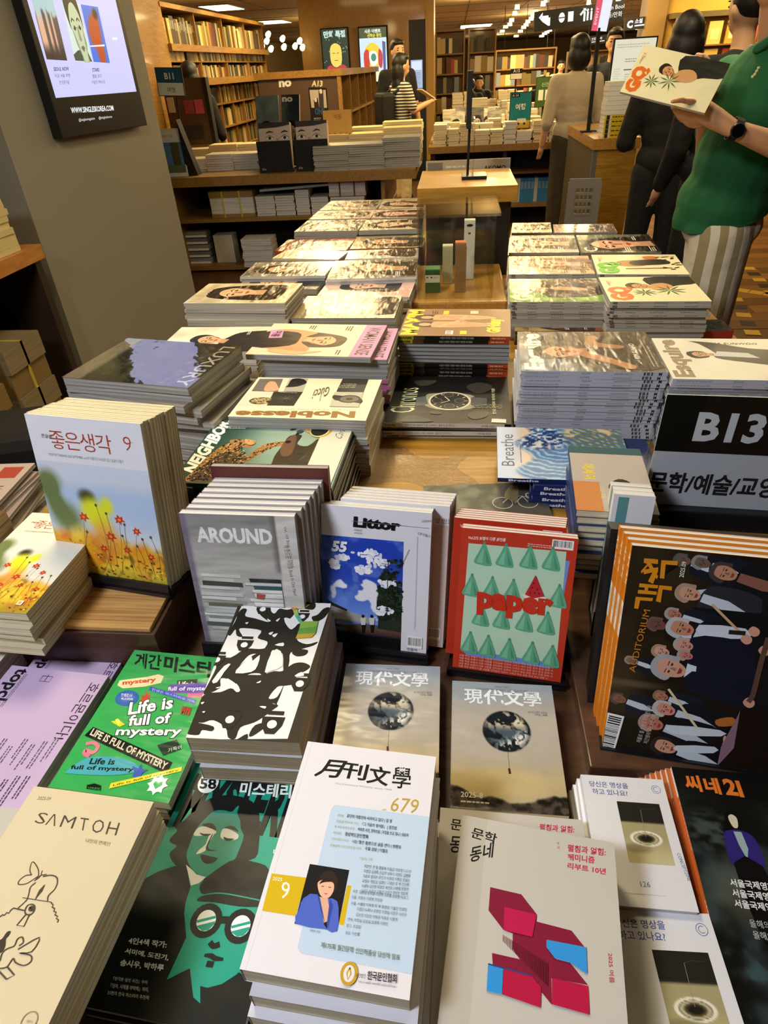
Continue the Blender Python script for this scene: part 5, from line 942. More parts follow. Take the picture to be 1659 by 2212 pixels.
# ---- white-and-black portrait lying behind it
mag([(342, 757), (388, 707), (592, 705), (548, 762)], .925, TZ, .009, lambda w, h: portrait(w, h, '#d6d2bc', '#cf9f7c', '#1d1815', None, rot=-0, cx=50, cy=62, r=13, body='#1c1b1b', seed=4, long=0, mat=PRINT), plain('#c9c5b0', .4), PAGEG, 'pale portrait magazines', 'behind the wrapped glossy pile', 'pale portrait magazines', 'pale magazine with a man in black, between the wrapped pile and pink titled one', show=3)
# ---- pink masthead
def woman(w, h):
    A = Art(w, h, '#cfc7ac', mat=PRINT); H = A.H; A.R(0, 0, 100, H * .175, '#cf7fb0'); A.T('WOMAN SENSE', 8, H * .135, 15, '#1a1014', w=86, bold=.02)
    A.face(54, H * .46, 17, 8, '#d8a57c', '#3c2416', 1, None); A.P([(20, H * .80), (30, H * .55), (44, H * .62), (62, H * .62), (80, H * .52), (94, H * .60), (86, H * .78), (70, H * 1.0), (30, H * 1.0)], '#c79068', 4); A.P([(30, H * .72), (50, H * .66), (72, H * .70), (78, H), (30, H)], '#23181a', 3)
    A.P([(22, H * .86), (48, H * .82), (50, H * .93), (24, H * .97)], '#e08cc0'); A.T('여름', 26, H * .92, 8, '#1c1014', bold=.03); A.P([(86, H * .40), (98, H * .62), (90, H * .84), (82, H * .80), (88, H * .60)], '#d8a57c', 3)
    A.lines(6, H * .28, 18, 3, 3, '#4a3c34', 1.2); A.lines(6, H * .6, 14, 3, 3, '#4a3c34', 1.2); A.lines(82, H * .26, 14, 2, 3, '#4a3c34', 1.2); return A
def wsp(a): a.R(0, 0, 100, a.H, '#c9c4b4'); a.R(82, 0, 18, a.H, '#b0688f'); a.lines(30, a.H * .35, 26, 1, 2, '#6a645c', a.H * .3); a.lines(64, a.H * .35, 14, 1, 2, '#6a645c', a.H * .3)
st = mag([(838, 703), (798, 772), (533, 765), (590, 698)], .968, .955, .013, woman, plain('#b9b4a4', .3), PAGEG, 'pink masthead magazines', 'behind the cream upside-down one', 'pink masthead magazines', 'cream magazine with pink masthead band and a woman with raised arms, topmost')
mag([(858, 712), (836, 779), (572, 772), (610, 706)], .954, .80, .0096, woman, plain('#b9b4a4', .3), PAGEG, 'pink masthead magazines shifted right', 'under the pink masthead magazine', 'pink masthead magazines shifted right', 'pink masthead magazine showing its right strip just under the topmost one', spine=wsp, jit=.004, flips=lambda i: i > 4, show=12)
# ---- black watch magazine
q = [(815, 912), (848, 815), (1097, 812), (1103, 917)]; z = .842; pl = quad(q, z); F = Frame(pl, z).at(*CR['a3'])
A = Art(pl[2], pl[3], '#0e0d0c', mat=PRINT)
TP(A, F, 'Chronos', (385, 885), (425, 690), (190, 890), '#c9d6b4', -.0)
A.P(pts(F, 400, 770, 490, 755, 490, 825, 400, 835), '#55585c'); A.P(pts(F, 835, 765, 965, 775, 962, 835, 840, 832), '#4a4d50'); A.P(pts(F, 480, 750, 560, 735, 760, 735, 870, 760, 840, 770, 840, 830, 875, 850, 740, 870, 560, 862, 465, 830, 495, 820), '#8d8978', 2)
cx, cy = F(668, 795); ex = np.array(F(840, 795)) - np.array(F(500, 795)); ey = np.array(F(668, 868)) - np.array(F(668, 725)); ru = math.hypot(*ey) / 2; rv = math.hypot(*ex) / 2
for k, c in ((1.0, '#cfc6a8'), (.90, '#1b1c1d')): A.E(cx, cy, ru * k, rv * k, c, 32)
for i in range(12):
    t = i * math.pi / 6; A.S([(cx + ru * .70 * math.cos(t), cy + rv * .70 * math.sin(t)), (cx + ru * .84 * math.cos(t), cy + rv * .84 * math.sin(t))], 1.0, '#c9c4ae')
for px, py in ((570, 797), (748, 797), (660, 750), (665, 838)): X, Y = F(px, py); A.E(X, Y, 5, 5, '#6a675a', 16); A.E(X, Y, 4.2, 4.2, '#24262a', 16)
A.S([(cx, cy), F(630, 765)], .9, '#e4dfc8'); A.S([(cx, cy), F(600, 815)], .7, '#e4dfc8')
for p in ((800, 690, 870, 655, 960, 660, 1010, 690, 950, 730, 870, 735), (810, 910, 880, 870, 975, 880, 960, 925, 860, 945), (520, 880, 600, 885, 590, 905, 520, 900), (390, 640, 560, 635, 520, 670, 430, 680), (290, 940, 370, 910, 540, 960, 300, 965)): A.P(pts(F, *p), '#35342f', 3)
TP(A, F, '현대 다이버 워치의 기준', (1040, 905), (1028, 700), (1010, 905), '#b9b690', .03); A.push(*F(1085, 860), -88); A.lines(0, 0, 28, 3, 3, '#8d8a70', 1.3); A.pop(); A.push(*F(1000, 972), 0); A.pop(); A.push(*F(1120, 975), -90, 1); A.pop()
A.P(pts(F, 1005, 940, 1118, 945, 1118, 975, 1000, 970), '#d8d4c6')
def csp(a): a.R(0, 0, 100, a.H, '#c9c5b8'); a.T('Chronos', 3, a.H * .8, a.H * .55, '#1a1a1a', bold=.03); a.T('현대 다이버 워치의 기준 | 30주년 · 울트라 씬 케이스', 20, a.H * .75, a.H * .45, '#2a2a28', w=38); a.T('07/08 2025', 78, a.H * .75, a.H * .45, '#2a2a28'); a.R(95, 0, 5, a.H, '#15140f')
stack('magazine', pl, TZ, z, .0105, A, plain('#1c1a17', .3), PAGEW, 'black watch magazines', 'in the middle of the table', 'black watch magazines', 'magazine', jit=.012, yj=1.5, spine=csp, top_label='black magazine with a large wristwatch and tall pale lettering')
# ---- brown cover, two reclining figures, yellow lettering
def maxim(w, h):
    A = Art(w, h, '#8a6440', mat=PRINT); H = A.H; A.T('MAXIM', 4, 21, 19, '#e4cf16', w=92, bold=.05)
    for q, x in ((1, 40), (-1, 66)):
        A.P([(x - 9, 20), (x, 12), (x + 9, 18), (x + 10, 40), (x + 4, 46), (x - 8, 44)], '#2b1a12', 3); A.E(x, 28, 5.5, 8, '#c99a72'); A.P([(x - 10, 40), (x - 3, 36), (x + 4, 36), (x + 11, 42), (x + 10, H * .6), (x + 3, H * .84), (x - 4, H * .84), (x - 9, H * .55)], '#c69a72', 4)
        A.S([(x, 44), (x - q * 4, 70), (x + q * 3, H * .84)], .8, '#8a5c3c', 3)
    A.S([(32, 44), (50, 66), (74, 78)], 6, '#d0a67c', 4); A.S([(74, 44), (56, 72), (34, 88)], 5, '#bd8d64', 4)
    A.T('Gfriday', 12, H * .90, 15, '#e0cc20', w=50, bold=.06); A.R(78, H * .36, 14, 7, '#e0c91c'); A.R(6, H * .55, 12, 8, '#e0c91c'); A.bars(5, H * .42, 13, 9); A.R(80, H * .62, 12, 10, '#d9c8a8'); A.lines(80, H * .25, 14, 3, 3, '#4a2c18', 1.2); return A
def msp(a): a.R(0, 0, 100, a.H, '#15120e'); a.R(0, 0, 14, a.H, '#a89a18'); a.T('MAXIM', 1, a.H * .8, a.H * .5, '#2a2608', w=11, bold=.05); a.R(14, 0, 10, a.H, '#4a3a24'); a.T(micro('맥심이 사랑한 기묘한 이야기 특별호 섹시화보'), 38, a.H * .72, a.H * .42, '#c9c2b4', w=30); a.R(82, 0, 18, a.H, '#a8431c'); a.lines(84, a.H * .35, 12, 1, 2, '#e0a080', a.H * .3)
mag([(855, 725), (887, 667), (1098, 668), (1108, 727)], .945, .80, .0104, maxim, plain('#2a2018', .3), PAGEG, 'brown and yellow magazines', 'in front of the acrylic box', 'brown and yellow magazines', 'brown magazine with yellow lettering and two reclining figures', spine=msp, flips=lambda i: i in (2, 3, 4, 5, 6, 11, 12, 13), jit=.004, slide=(.0005, .0002))
# ---- tall pile with dark portrait
def esq(w, h):
    H = 100 * h / w
    def f(U, V):
        C = mixc(fillc(U, '#7c828c'), '#3a2f26', blob(U, V, 75, H * .40, 45, 40, .5)); C = mixc(C, '#4a3a2a', blob(U, V, 50, H * .75, 60, 45, .4)); return mixc(C, '#2a2420', ss(.5, .75, fbm(U, V, 20, 6)) * .5)
    A = Art(w, h, f, res=40, mat=GLOSS); A.T('Esquire', 3, 20, 17, '#e6e6e2', w=92, bold=.05); A.face(46, H * .32, 17, -95 + 90, '#c79070', '#17110d', 0)
    A.P([(10, H * .62), (34, H * .50), (60, H * .52), (92, H * .60), (90, H), (10, H)], '#3b2f24', 3)
    A.P([(36, H * .44), (48, H * .50), (30, H * .66), (14, H * .80), (6, H * .76), (22, H * .60)], '#b88462', 3); A.P([(60, H * .52), (84, H * .52), (88, H * .60), (70, H * .60), (62, H * .78), (54, H * .74), (58, H * .62)], '#a87858', 3)
    A.T('KIM SUNHO', 30, H * .86, 5, '#dcd8cc', bold=.03); A.lines(12, H * .92, 70, 2, 3.4, '#b9b2a4', 1.2); return A
def esp(a): a.R(0, 0, 100, a.H, '#b4b7c4'); a.T('ESQUIRE KOREA No.360 September 2025', 3, a.H * .72, a.H * .42, '#33363e', w=24); a.T('ESQUIRE', 42, a.H * .72, a.H * .42, '#33363e'); a.T('esquirekorea.co.kr', 64, a.H * .72, a.H * .42, '#33363e'); a.R(84, a.H * .1, 1.2, a.H * .8, '#3a3c42'); a.R(86, a.H * .1, 2, a.H * .8, '#5a5c62'); a.R(89, a.H * .1, 1, a.H * .8, '#3a3c42'); a.T('M', 94, a.H * .85, a.H * .7, '#1a1a1c', bold=.05)
mag([(1131, 799), (1113, 716), (1395, 717), (1444, 806)], .965, .80, .0087, esq, plain('#9a9ca6', .3), PAGEW, 'lavender-spined magazines', 'right of the watch magazine', 'lavender-spined magazines', 'magazine with a dark portrait of a reclining man, topmost of the tallest pile', spine=esp, jit=.005, yj=.7, slide=(.0004, 0))
def esq2(w, h):
    A = Art(w, h, '#dad7c6', mat=PRINT); H = A.H; A.T('Esquire', 4, 19, 16, '#8c7a62', w=92, bold=.05)
    A.P([(48, H * .25), (58, H * .20), (66, H * .26), (64, H * .34), (52, H * .36)], '#1c1612', 3); A.face(58, H * .30, 7.5, 90 - 90, '#c89a7c', '#1c1612', 0); A.P([(86, H * .34), (92, H * .28), (88, H * .46), (74, H * .70), (66, H * .98), (30, H * .98), (40, H * .60), (50, H * .40), (62, H * .42)], '#1d211c', 3); A.P([(54, H * .40), (66, H * .44), (62, H * .66), (50, H * .72)], '#b9bcc0')
    A.push(84, H * .40, 90); A.T('CHA EUNWOO', 0, 0, 5, '#23201c', w=46, shear=.2); A.pop(); A.lines(8, H * .80, 16, 2, 3, '#6a655c', 1); return A
mag([(1463, 818), (1398, 728), (1690, 735), (1775, 824)], .958, .80, .0087, esq2, plain('#9a9ca6', .3), PAGEW, 'white-covered lavender-spined magazines', 'behind the acrylic sign', 'white-covered lavender-spined magazines', 'white magazine with a man in a dark suit, brown lettering, behind the acrylic sign', spine=esp, jit=.004, show=8)
# ---- fashion magazines with big two-letter logos
def gq(logo, style):
    def g(w, h):
        H = 100 * h / w
        if style == 'woman':
            A = portrait(w, h, '#cbb890', '#d9b088', '#7a5430', None, cx=58, cy=H * .52, r=18, rot=0, body='#b89468', seed=3, texts=1)
        elif style == 'green':
            def f(U, V): return mixc(fillc(U, '#7fae54'), '#5f8c3c', ss(.4, .7, fbm(U, V, 30, 4)))
            A = Art(w, h, f, res=16, mat=GLOSS); A.P([(30, 40), (60, 34), (80, 44), (84, H * .5), (70, H * .6), (40, H * .5)], '#2a1c14', 3); A.face(52, H * .34, 13, 10, '#c99a78', '#20160f', 0); A.P([(20, H * .42), (60, H * .44), (94, H * .38), (96, H), (30, H)], '#33211a', 3); A.P([(50, H * .5), (62, H * .48), (58, H * .8), (46, H * .84)], '#c99a78', 3)
        elif style == 'plants':
            A = Art(w, h, '#e6e0b8', mat=PRINT); A.P([(96, H * .5), (60, H * .52), (50, H * .62), (62, H * .8), (70, H), (100, H)], '#141a12', 3); A.face(60, H * .40, 11, 24, '#d09a64', '#221a12', 0); A.P([(48, H * .50), (66, H * .52), (72, H * .66), (58, H * .74), (46, H * .64)], '#cf9c68', 3)
        elif style == 'figures':
            A = Art(w, h, '#e4dfba', mat=PRINT); A.P([(40, H * .3), (64, H * .28), (70, H * .5), (60, H * .62), (40, H * .56)], '#b07a40', 3); A.face(52, H * .26, 8, 0, '#c08a5c', '#20160f', 0); A.P([(44, H * .45), (66, H * .45), (74, H * .8), (50, H * .86)], '#201c18', 3); A.P([(74, H * .62), (88, H * .6), (90, H * .74), (76, H * .76)], '#c8702c', 3); A.S([(26, H * .34), (30, H * .86)], 4, '#8a4428', 3); rs = random.Random(2); [A.E(rs.uniform(20, 90), H * rs.uniform(.72, .96), rs.uniform(2, 5), 2, rs.choice(('#2c3a1c', '#3a2a18', '#c89a3c')), 7, rot=rs.uniform(0, 90)) for _ in range(22)]
        else: A = portrait(w, h, '#b9b2a2', '#cf9f80', '#1c1714', None, cx=60, cy=H * .5, r=16, body='#3a3a38', seed=sum(map(ord, style)) % 50)
        if logo: A.T('GQ', 4, 27, 23, logo, w=54, bold=.07)
        A.T('KOREA', 62, 10, 3, '#6a6456'); 
        if style in ('plants', 'figures'): A.T('9월호', 70, 12, 5, '#e0a080')
        if style == 'plants':
            for px_, py_, s in ((34, 44, 15), (42, 74, 20)):
                for k in range(9):
                    t = R(-160 + k * 40); A.P([(px_, py_), (px_ + s * .5 * math.cos(t) - 1.2 * math.sin(t), py_ + s * .5 * math.sin(t) + 1.2 * math.cos(t)), (px_ + s * math.cos(t), py_ + s * math.sin(t)), (px_ + s * .5 * math.cos(t) + 1.2 * math.sin(t), py_ + s * .5 * math.sin(t) - 1.2 * math.cos(t))], '#4c6a28')
        return A
    return g
def gsp(a): a.R(0, 0, 100, a.H, '#a9a69a'); a.T('GQ', 3, a.H * .85, a.H * .7, '#17171a', bold=.06); a.lines(20, a.H * .4, 10, 1, 2, '#6a6860', a.H * .25); a.lines(44, a.H * .4, 14, 1, 2, '#6a6860', a.H * .25); a.lines(74, a.H * .4, 14, 1, 2, '#6a6860', a.H * .25)
GC = plain('#a19e92', .3)
mag([(1100, 653), (1100, 602), (1288, 602), (1310, 651)], .918, .80, .0087, gq('#cfe0b0', 'green'), GC, PAGEG, 'green-covered fashion magazines', 'right of the acrylic box', 'green-covered fashion magazines', 'fashion magazine with green cover and pale two-letter logo, nearest left', spine=gsp, show=6)
mag([(1315, 652), (1295, 598), (1485, 598), (1543, 650)], .935, .80, .0087, gq('#dc6a1c', 'plants'), GC, PAGEG, 'orange-logo fashion magazines', 'at the right edge of the table', 'orange-logo fashion magazines', 'cream fashion magazine with orange two-letter logo and green leaves, nearest right', spine=gsp, jit=.008, show=9)
mag([(1098, 593), (1100, 553), (1268, 553), (1288, 591)], .905, .80, .0087, gq('#b8424c', 'woman'), GC, PAGEG, 'red-logo fashion magazines', 'behind the green-covered ones', 'red-logo fashion magazines', 'fashion magazine with red two-letter logo and a blond portrait', spine=gsp, show=3)
mag([(1290, 593), (1278, 550), (1458, 550), (1490, 592)], .908, .80, .0087, gq('#5fc02c', 'figures'), GC, PAGEG, 'green-logo fashion magazines', 'behind the orange-logo ones', 'green-logo fashion magazines', 'cream fashion magazine with bright green two-letter logo and figures', spine=gsp, show=3)
# ---- brown portrait between the piles, red and black magazine at the right
mag([(1112, 716), (1108, 672), (1300, 672), (1325, 714)], .842, .80, .0105, lambda w, h: portrait(w, h, '#b39a60', '#b98458', '#3a2414', 'LEE JUNUK', '#6a4a28', cx=30, cy=70, r=16, body='#8a4c30', seed=8, tsize=8, tw=60), plain('#5a4632', .3), PAGEG, 'ochre portrait magazines', 'between the tallest pile and the green covers', 'ochre portrait magazines', 'ochre magazine with a red-brown figure, behind the tallest pile', show=2)
mag([(1345, 716), (1318, 692), (1560, 694), (1592, 718)], .835, .80, .0117, lambda w, h: (lambda A: (A.T('ARENA', 5, 20, 16, '#b8302c', w=60, bold=.04), A.P([(60, 60), (80, 56), (76, 92), (58, 94)], '#c9a27c', 3), A.lines(70, 110, 20, 4, 4, '#a83028', 1.5), A)[-1])(Art(w, h, '#1f1a18', mat=GLOSS)), plain('#a3322a', .3), PAGEG, 'black and red magazines', 'below the orange-logo pile', 'black and red magazines', 'black magazine with red capitals over a red-backed copy at the right edge', show=2)
# ---- the farther rows
far = [
 # q (canvas TL,TR,BR,BL), z, name, where, style args
 ([(398, 655), (450, 612), (655, 612), (614, 655)], .955, 'cream sleeping-face magazines', 'nearest the pillar', dict(bgc='#d0c4a0', hair='#15110e', r=20, cy=62, rot=0, body='#c9b894', title='Noblesse', tcol='#b9a67c', tb=0), '#b7b2a0'),
 ([(622, 688), (668, 640), (868, 637), (853, 686)], .905, 'golden-edged portrait magazines', 'left of the wooden base', dict(bgc='#8a7a5c', skin='#dcb090', hair='#1b1310', r=21, cx=50, cy=66, body='#d9ccb4'), '#8d8a80'),
 ([(519, 612), (548, 594), (700, 596), (690, 634)], .885, 'dark-haired portrait magazines', 'behind the cream sleeping-face pile', dict(bgc='#a89878', hair='#17110e', r=24, cy=70), '#8a8678'),
 ([(690, 638), (709, 602), (900, 599), (884, 645)], .885, 'pink kneeling-figure magazines', 'in front of the two grey twins', dict(bgc='#c9a8a0', hair='#1d1512', r=16, cy=60, body='#d8b0a8', skin='#e0b8a0'), '#b5b0a4'),
 ([(519, 595), (553, 569), (725, 562), (703, 598)], .905, 'left grey twin magazines', 'in the second far row', dict(bgc='#8d8676', hair='#2a211c', r=19, cy=64, body='#6a6458', title='Woman', tcol='#23201c', tw=60), '#b9b7b0'),
 ([(703, 602), (725, 566), (904, 555), (898, 599)], .905, 'right grey twin magazines', 'beside the acrylic box', dict(bgc='#8a8474', hair='#241c18', r=19, cy=64, body='#6a6458', title='Woman', tcol='#23201c', tw=60), '#c6c4be'),
 ([(571, 559), (629, 542), (749, 540), (741, 559)], .885, 'pale cream magazines left', 'in the third row', dict(bgc='#c9b890', r=16, body='#d8c8a4'), '#b5ad94'),
 ([(745, 560), (754, 541), (905, 536), (904, 555)], .885, 'white text-cover magazines', 'in the third row', dict(bgc='#d6d2c4', hair='#3a3028', r=12, body='#2a2826', texts=2), '#c9c6bc'),
 ([(589, 543), (626, 517), (767, 515), (750, 540)], .882, 'russet magazines', 'in the fourth row', dict(bgc='#8a3a2a', skin='#c88c6c', r=17, body='#b0402c'), '#8c3a2c'),
 ([(752, 538), (774, 512), (918, 506), (915, 534)], .882, 'reclining brunette magazines', 'in the fourth row beside the acrylic box', dict(bgc='#a38a5c', hair='#1c1410', r=19, body='#c9b48c'), '#7a4238'),
 ([(640, 500), (662, 475), (788, 475), (774, 498)], .905, 'black-haired beauty magazines', 'on the thick grey pile', dict(bgc='#4a3a30', skin='#dcb098', hair='#120d0b', r=24, body='#cfc0a8'), '#8f8c84'),
 ([(777, 498), (790, 475), (916, 472), (909, 494)], .905, 'black and cream beauty magazines', 'by the acrylic box', dict(bgc='#c9c2a4', skin='#e0bca0', hair='#100c0a', r=20, body='#15110f'), '#8f8c84'),
 ([(673, 473), (684, 455), (810, 454), (800, 472)], .90, 'rosy fashion magazines', 'in the sixth row', dict(bgc='#b0886c', r=18, body='#caa890'), '#a09a8c'),
 ([(802, 472), (812, 453), (912, 451), (908, 469)], .90, 'pink-faced fashion magazines', 'in the sixth row on the right', dict(bgc='#d0b0a0', skin='#e8b8a8', r=22, body='#d8c8a8'), '#a09a8c'),
 ([(687, 454), (718, 434), (826, 431), (815, 452)], .90, 'backmost left magazines', 'in the last row', dict(bgc='#b8ac84', r=15, body='#8a8468'), '#a09a8c'),
 ([(817, 452), (828, 430), (917, 427), (917, 449)], .90, 'backmost right magazines', 'in the last row', dict(bgc='#b4a884', r=15, body='#cabf9c'), '#a09a8c'),
 ([(1098, 546), (1104, 508), (1236, 508), (1256, 545)], .878, 'white and red portrait magazines', 'right of the box', dict(bgc='#c9c6b8', r=17, body='#b0a89c', title='W', tcol='#c0281c', tw=26), '#9d998c'),
 ([(1258, 546), (1243, 507), (1400, 507), (1430, 544)], .88, 'green-edged face magazines', 'in the third row at the right', dict(bgc='#66705a', skin='#dca88c', hair='#15110e', r=22, body='#2a2a26', title='C', tcol='#e8e8dc', tw=22), '#7d7a6c'),
 ([(1104, 503), (1108, 481), (1186, 481), (1196, 502)], .885, 'bright glossy magazines', 'in the last row right of the box', dict(bgc='#c9b88c', r=15, body='#e0d4a8'), '#a8a290'),
 ([(1200, 502), (1192, 484), (1322, 484), (1336, 502)], .885, 'mauve glossy magazines', 'in the last row at the right', dict(bgc='#8a7068', r=15, body='#6a544c'), '#8c8474'),
]
for k, (q, z, name, where, kw, cc) in enumerate(far):
    lab = f'{name[:-1]}, topmost one {where}'
    mag(q, z, TZ, .0095, (lambda kw: lambda w, h: portrait(w, h, seed=k * 3 + 2, **kw))(kw), plain(cc, .3), PAGEG, name, where, name, lab, jit=.005, show={0: 6, 1: 4, 5: 3, 10: 4, 11: 4}.get(k, 2))
# ---- blue bird-and-wave cover at the right, grey cyclist cover, essay books
def breathe(w, h):
    H = 100 * h / w
    def f(U, V):
        C = mixc(fillc(U, '#aebfe0'), '#dcc0a0', ss(10, 34, V)); sea = ss(22, 30, V + 8 * np.sin(U * .12)); B = mixc(fillc(U, '#3a6aa8'), '#8fb4cc', ss(.1, .8, np.sin(np.hypot(U - 60, V - 60) * .9 + fbm(U, V, 14, 3) * 9))); B = mixc(B, '#1f2f6a', blob(U, V, 78, 44, 24, 26, .3) * ss(.42, .5, vnoise(U, V, 3, 5))); B = mixc(B, '#e6e6dc', blob(U, V, 78, 44, 24, 26, .3) * ss(.56, .66, vnoise(U, V, 3, 15)) * .8)
        B = mixc(B, '#6b6a3c', blob(U, V, 85, 100, 34, 30, .4) * ss(.3, .9, np.abs(np.sin(U * .5 + V * .25)))); B = mixc(B, '#c9b48c', np.clip(blob(U, V, 90, 74, 10, 8, .4) + blob(U, V, 94, 106, 11, 9, .4) + blob(U, V, 20, 74, 12, 12, .4), 0, 1) * ss(.35, .6, vnoise(U, V, 4, 8)))
        return C * (1 - sea[..., None]) + B * sea[..., None]
    A = Art(w, h, f, res=80, mat=PRINT); A.T('Breathe', 22, 16, 13, '#2c3450', w=62, bold=0); A.lines(28, 22, 40, 1, 2, '#56608a', 1); return A
def bsp(a): a.R(0, 0, 100, a.H, '#1d2a5a'); a.T('Breathe', 8, a.H * .75, a.H * .55, '#e2e4ee', w=22, bold=.03); a.T('명상', 70, a.H * .75, a.H * .5, '#c9cee0')
mag([(1078, 1031), (1071, 925), (1345, 925), (1372, 1043)], .858, .849, .009, breathe, plain('#1d2a5a', .35), PAGEW, 'blue wave magazines', 'left of the essay books', 'blue wave magazines', 'blue magazine with painted waves and flowers and a vertical title', spine=bsp)
mag([(1152, 1050), (1146, 945), (1400, 945), (1430, 1058)], .8488, .80, .0122, None, plain('#1d2a5a', .35), PAGEW, 'blue spined copies', 'under the blue wave magazine', 'blue-spined copies set to the right', 'blue-spined copy just under the blue wave magazine', spine=bsp, slide=(.0, .0015))
def cyc(w, h):
    H = 100 * h / w
    def f(U, V): return mixc(mixc(fillc(U, '#5f5f52'), '#80806e', ss(.35, .7, fbm(U, V, 14, 9))), '#4c4a44', ss(H * .62, H * .64, V))
    A = Art(w, h, f, res=40, mat=MATTE); A.push(60, H * .74, 90); 
    for x in (-14, 14): A.S([(x + 11 * math.cos(t * .4), 11 * math.sin(t * .4)) for t in range(17)], .9, '#c9c4ae')
    A.S([(-14, 0), (-4, -12), (10, -12), (14, 0)], .9, '#d6d0b8'); A.S([(-4, -12), (0, 1), (10, -12)], .9, '#d6d0b8'); A.P([(-10, -14), (0, -34), (8, -32), (6, -16), (2, -2), (-4, -4)], '#8a7a54', 3); A.E(6, -37, 3.6, 4, '#3a2c20'); A.pop()
    A.T('10', 78, H * .93, 12, '#cfcabc', rot=-90); A.T('도시산책 가을호', 16, H * .90, 4, '#cfcabc', rot=-90); return A
mag([(958, 1150), (885, 1041), (1172, 1052), (1208, 1165)], .81, .80, .01, cyc, plain('#55534a', .5), PAGEW, 'grey cyclist magazine', 'on the bare table top', 'grey cyclist magazines', 'grey magazine with a cyclist lying behind the white and the red easels')
def essay(w, h):
    A = Art(w, h, '#a8a09a', mat=MATTE); H = A.H; A.R(0, 0, 100, H * .12, '#1d4a54'); A.R(0, H * .58, 34, H * .42, '#b87840'); A.P([(46, H * .62), (60, H * .52), (74, H * .56), (76, H * .68), (62, H * .74), (48, H * .72)], '#171412', 3); A.P([(68, H * .60), (90, H * .58), (104, H * .64), (100, H * .74), (76, H * .72)], '#d9b0a0', 3); A.T('에세이', 16, H * .30, 14, '#d8c024', rot=90, w=40, bold=.02); A.T('쓰는 마음', 34, H * .66, 5, '#d8c884', rot=90); return A
pl = corner((1228, 963), (1430, 972), .93, .20, .122)
stack('book', pl, .80, .93, .013, essay(pl[2], pl[3]), plain('#2a3a6a', .4), PAGEC, 'teal-topped essay books', 'left of the acrylic sign', 'teal-topped essay books', 'book', jit=.004, slide=(.0012, -.0008), top_label='essay book with teal top band, yellow lettering and a reclining face')
# ---- acrylic box with product cartons, wooden base
wb = empty('oak_plinth', (.03, 2.33, TZ), 0, 'honey oak plinth carrying the clear acrylic display box', 'plinth')
inp(box('plinth_block', -.155, .185, 2.12, 2.60, TZ, .85, OAKX, bevel=.008), wb)
cs = empty('acrylic_display_box', (.01, 2.34, .8505), 0, 'clear acrylic display box standing on the oak plinth', 'display case')
X0, X1, Y0, Y1, Z0, Z1 = -.115, .135, 2.15, 2.53, .8505, 1.105
for a in ((X0, X0 + .004, Y0, Y1, Z0, Z1), (X1 - .004, X1, Y0, Y1, Z0, Z1), (X0 + .004, X1 - .004, Y0, Y0 + .004, Z0, Z1), (X0 + .004, X1 - .004, Y1 - .004, Y1, Z0, Z1)): inp(box('acrylic_wall', *a, ACRYL), cs)
inp(box('acrylic_lid', X0 - .006, X1 + .014, Y0 - .006, Y1 + .006, Z1, Z1 + .008, ACRYL), cs)
for x in (-.09, .09):
    for s in (-1, 1): inp(MB().add([(x, 2.19, Z0 + .001), (x + s * .018, 2.19, Z0 + .11), (x + s * .019, 2.20, Z0 + .11), (x + .002, 2.20, Z0 + .001)], [(0, 1, 2, 3)]).build('acrylic_fin', ACRYL), cs)
def carton(name, x, y, w, d, h, m, label, top=None, front=None, cap=None):
    o = box(name, x - w / 2, x + w / 2, y - d / 2, y + d / 2, Z0 + .0005, Z0 + h, m, bevel=.0015); tag(o, label, 'carton')
    if front is not None:
        p = front.obj('printed_front', o, (-w / 2, -d / 2 - .0003, .0), (R(90), 0, 0))
    if cap: MB().box(-w / 2, w / 2, -d / 2, d / 2, h - .0005, h + .004).build('coloured_top', cap, o)
    return o
a = Art(.05, .075, '#214f30', mat=PRINT); a.R(0, 30, 100, 50, '#c9c9ac'); a.E(14, 45, 6, 6, '#30302a'); a.E(42, 45, 6, 6, '#30302a'); a.lines(55, 42, 36, 2, 6, '#8a8a74', 3)
carton('cosmetics_carton', -.068, 2.245, .05, .05, .075, plain('#1f5a34', .4), 'small green carton with a pale label band in the acrylic box', front=a, cap=plain('#3f7a48', .4))
a = Art(.036, .125, '#b5b089', mat=PRINT); [a.R(12 + i * 18, 30, 4, 300, '#8c8866') for i in range(5)]
carton('cosmetics_carton', -.018, 2.345, .036, .03, .125, plain('#c6c29e', .45), 'cream carton with grey rules, left of the orange-topped one', front=a, cap=plain('#dcd6b8', .4))
a = Art(.038, .15, '#8c6c44', mat=PRINT); [a.R(10 + i * 14, 20, 3, 360, '#7a5c38') for i in range(6)]
carton('cosmetics_carton', .026, 2.24, .036, .034, .158, plain('#8c6c44', .5), 'tall brown carton with orange top in the acrylic box', front=a, cap=plain('#c97a50', .4))
a = Art(.038, .19, '#cfcfc2', mat=PRINT); a.R(36, 80, 24, 16, '#3a3a34'); a.E(50, 20, 30, 12, '#26261f')
carton('cosmetics_carton', .058, 2.40, .038, .032, .20, plain('#d6d6ca', .4), 'tallest white carton at the back of the acrylic box', front=a)
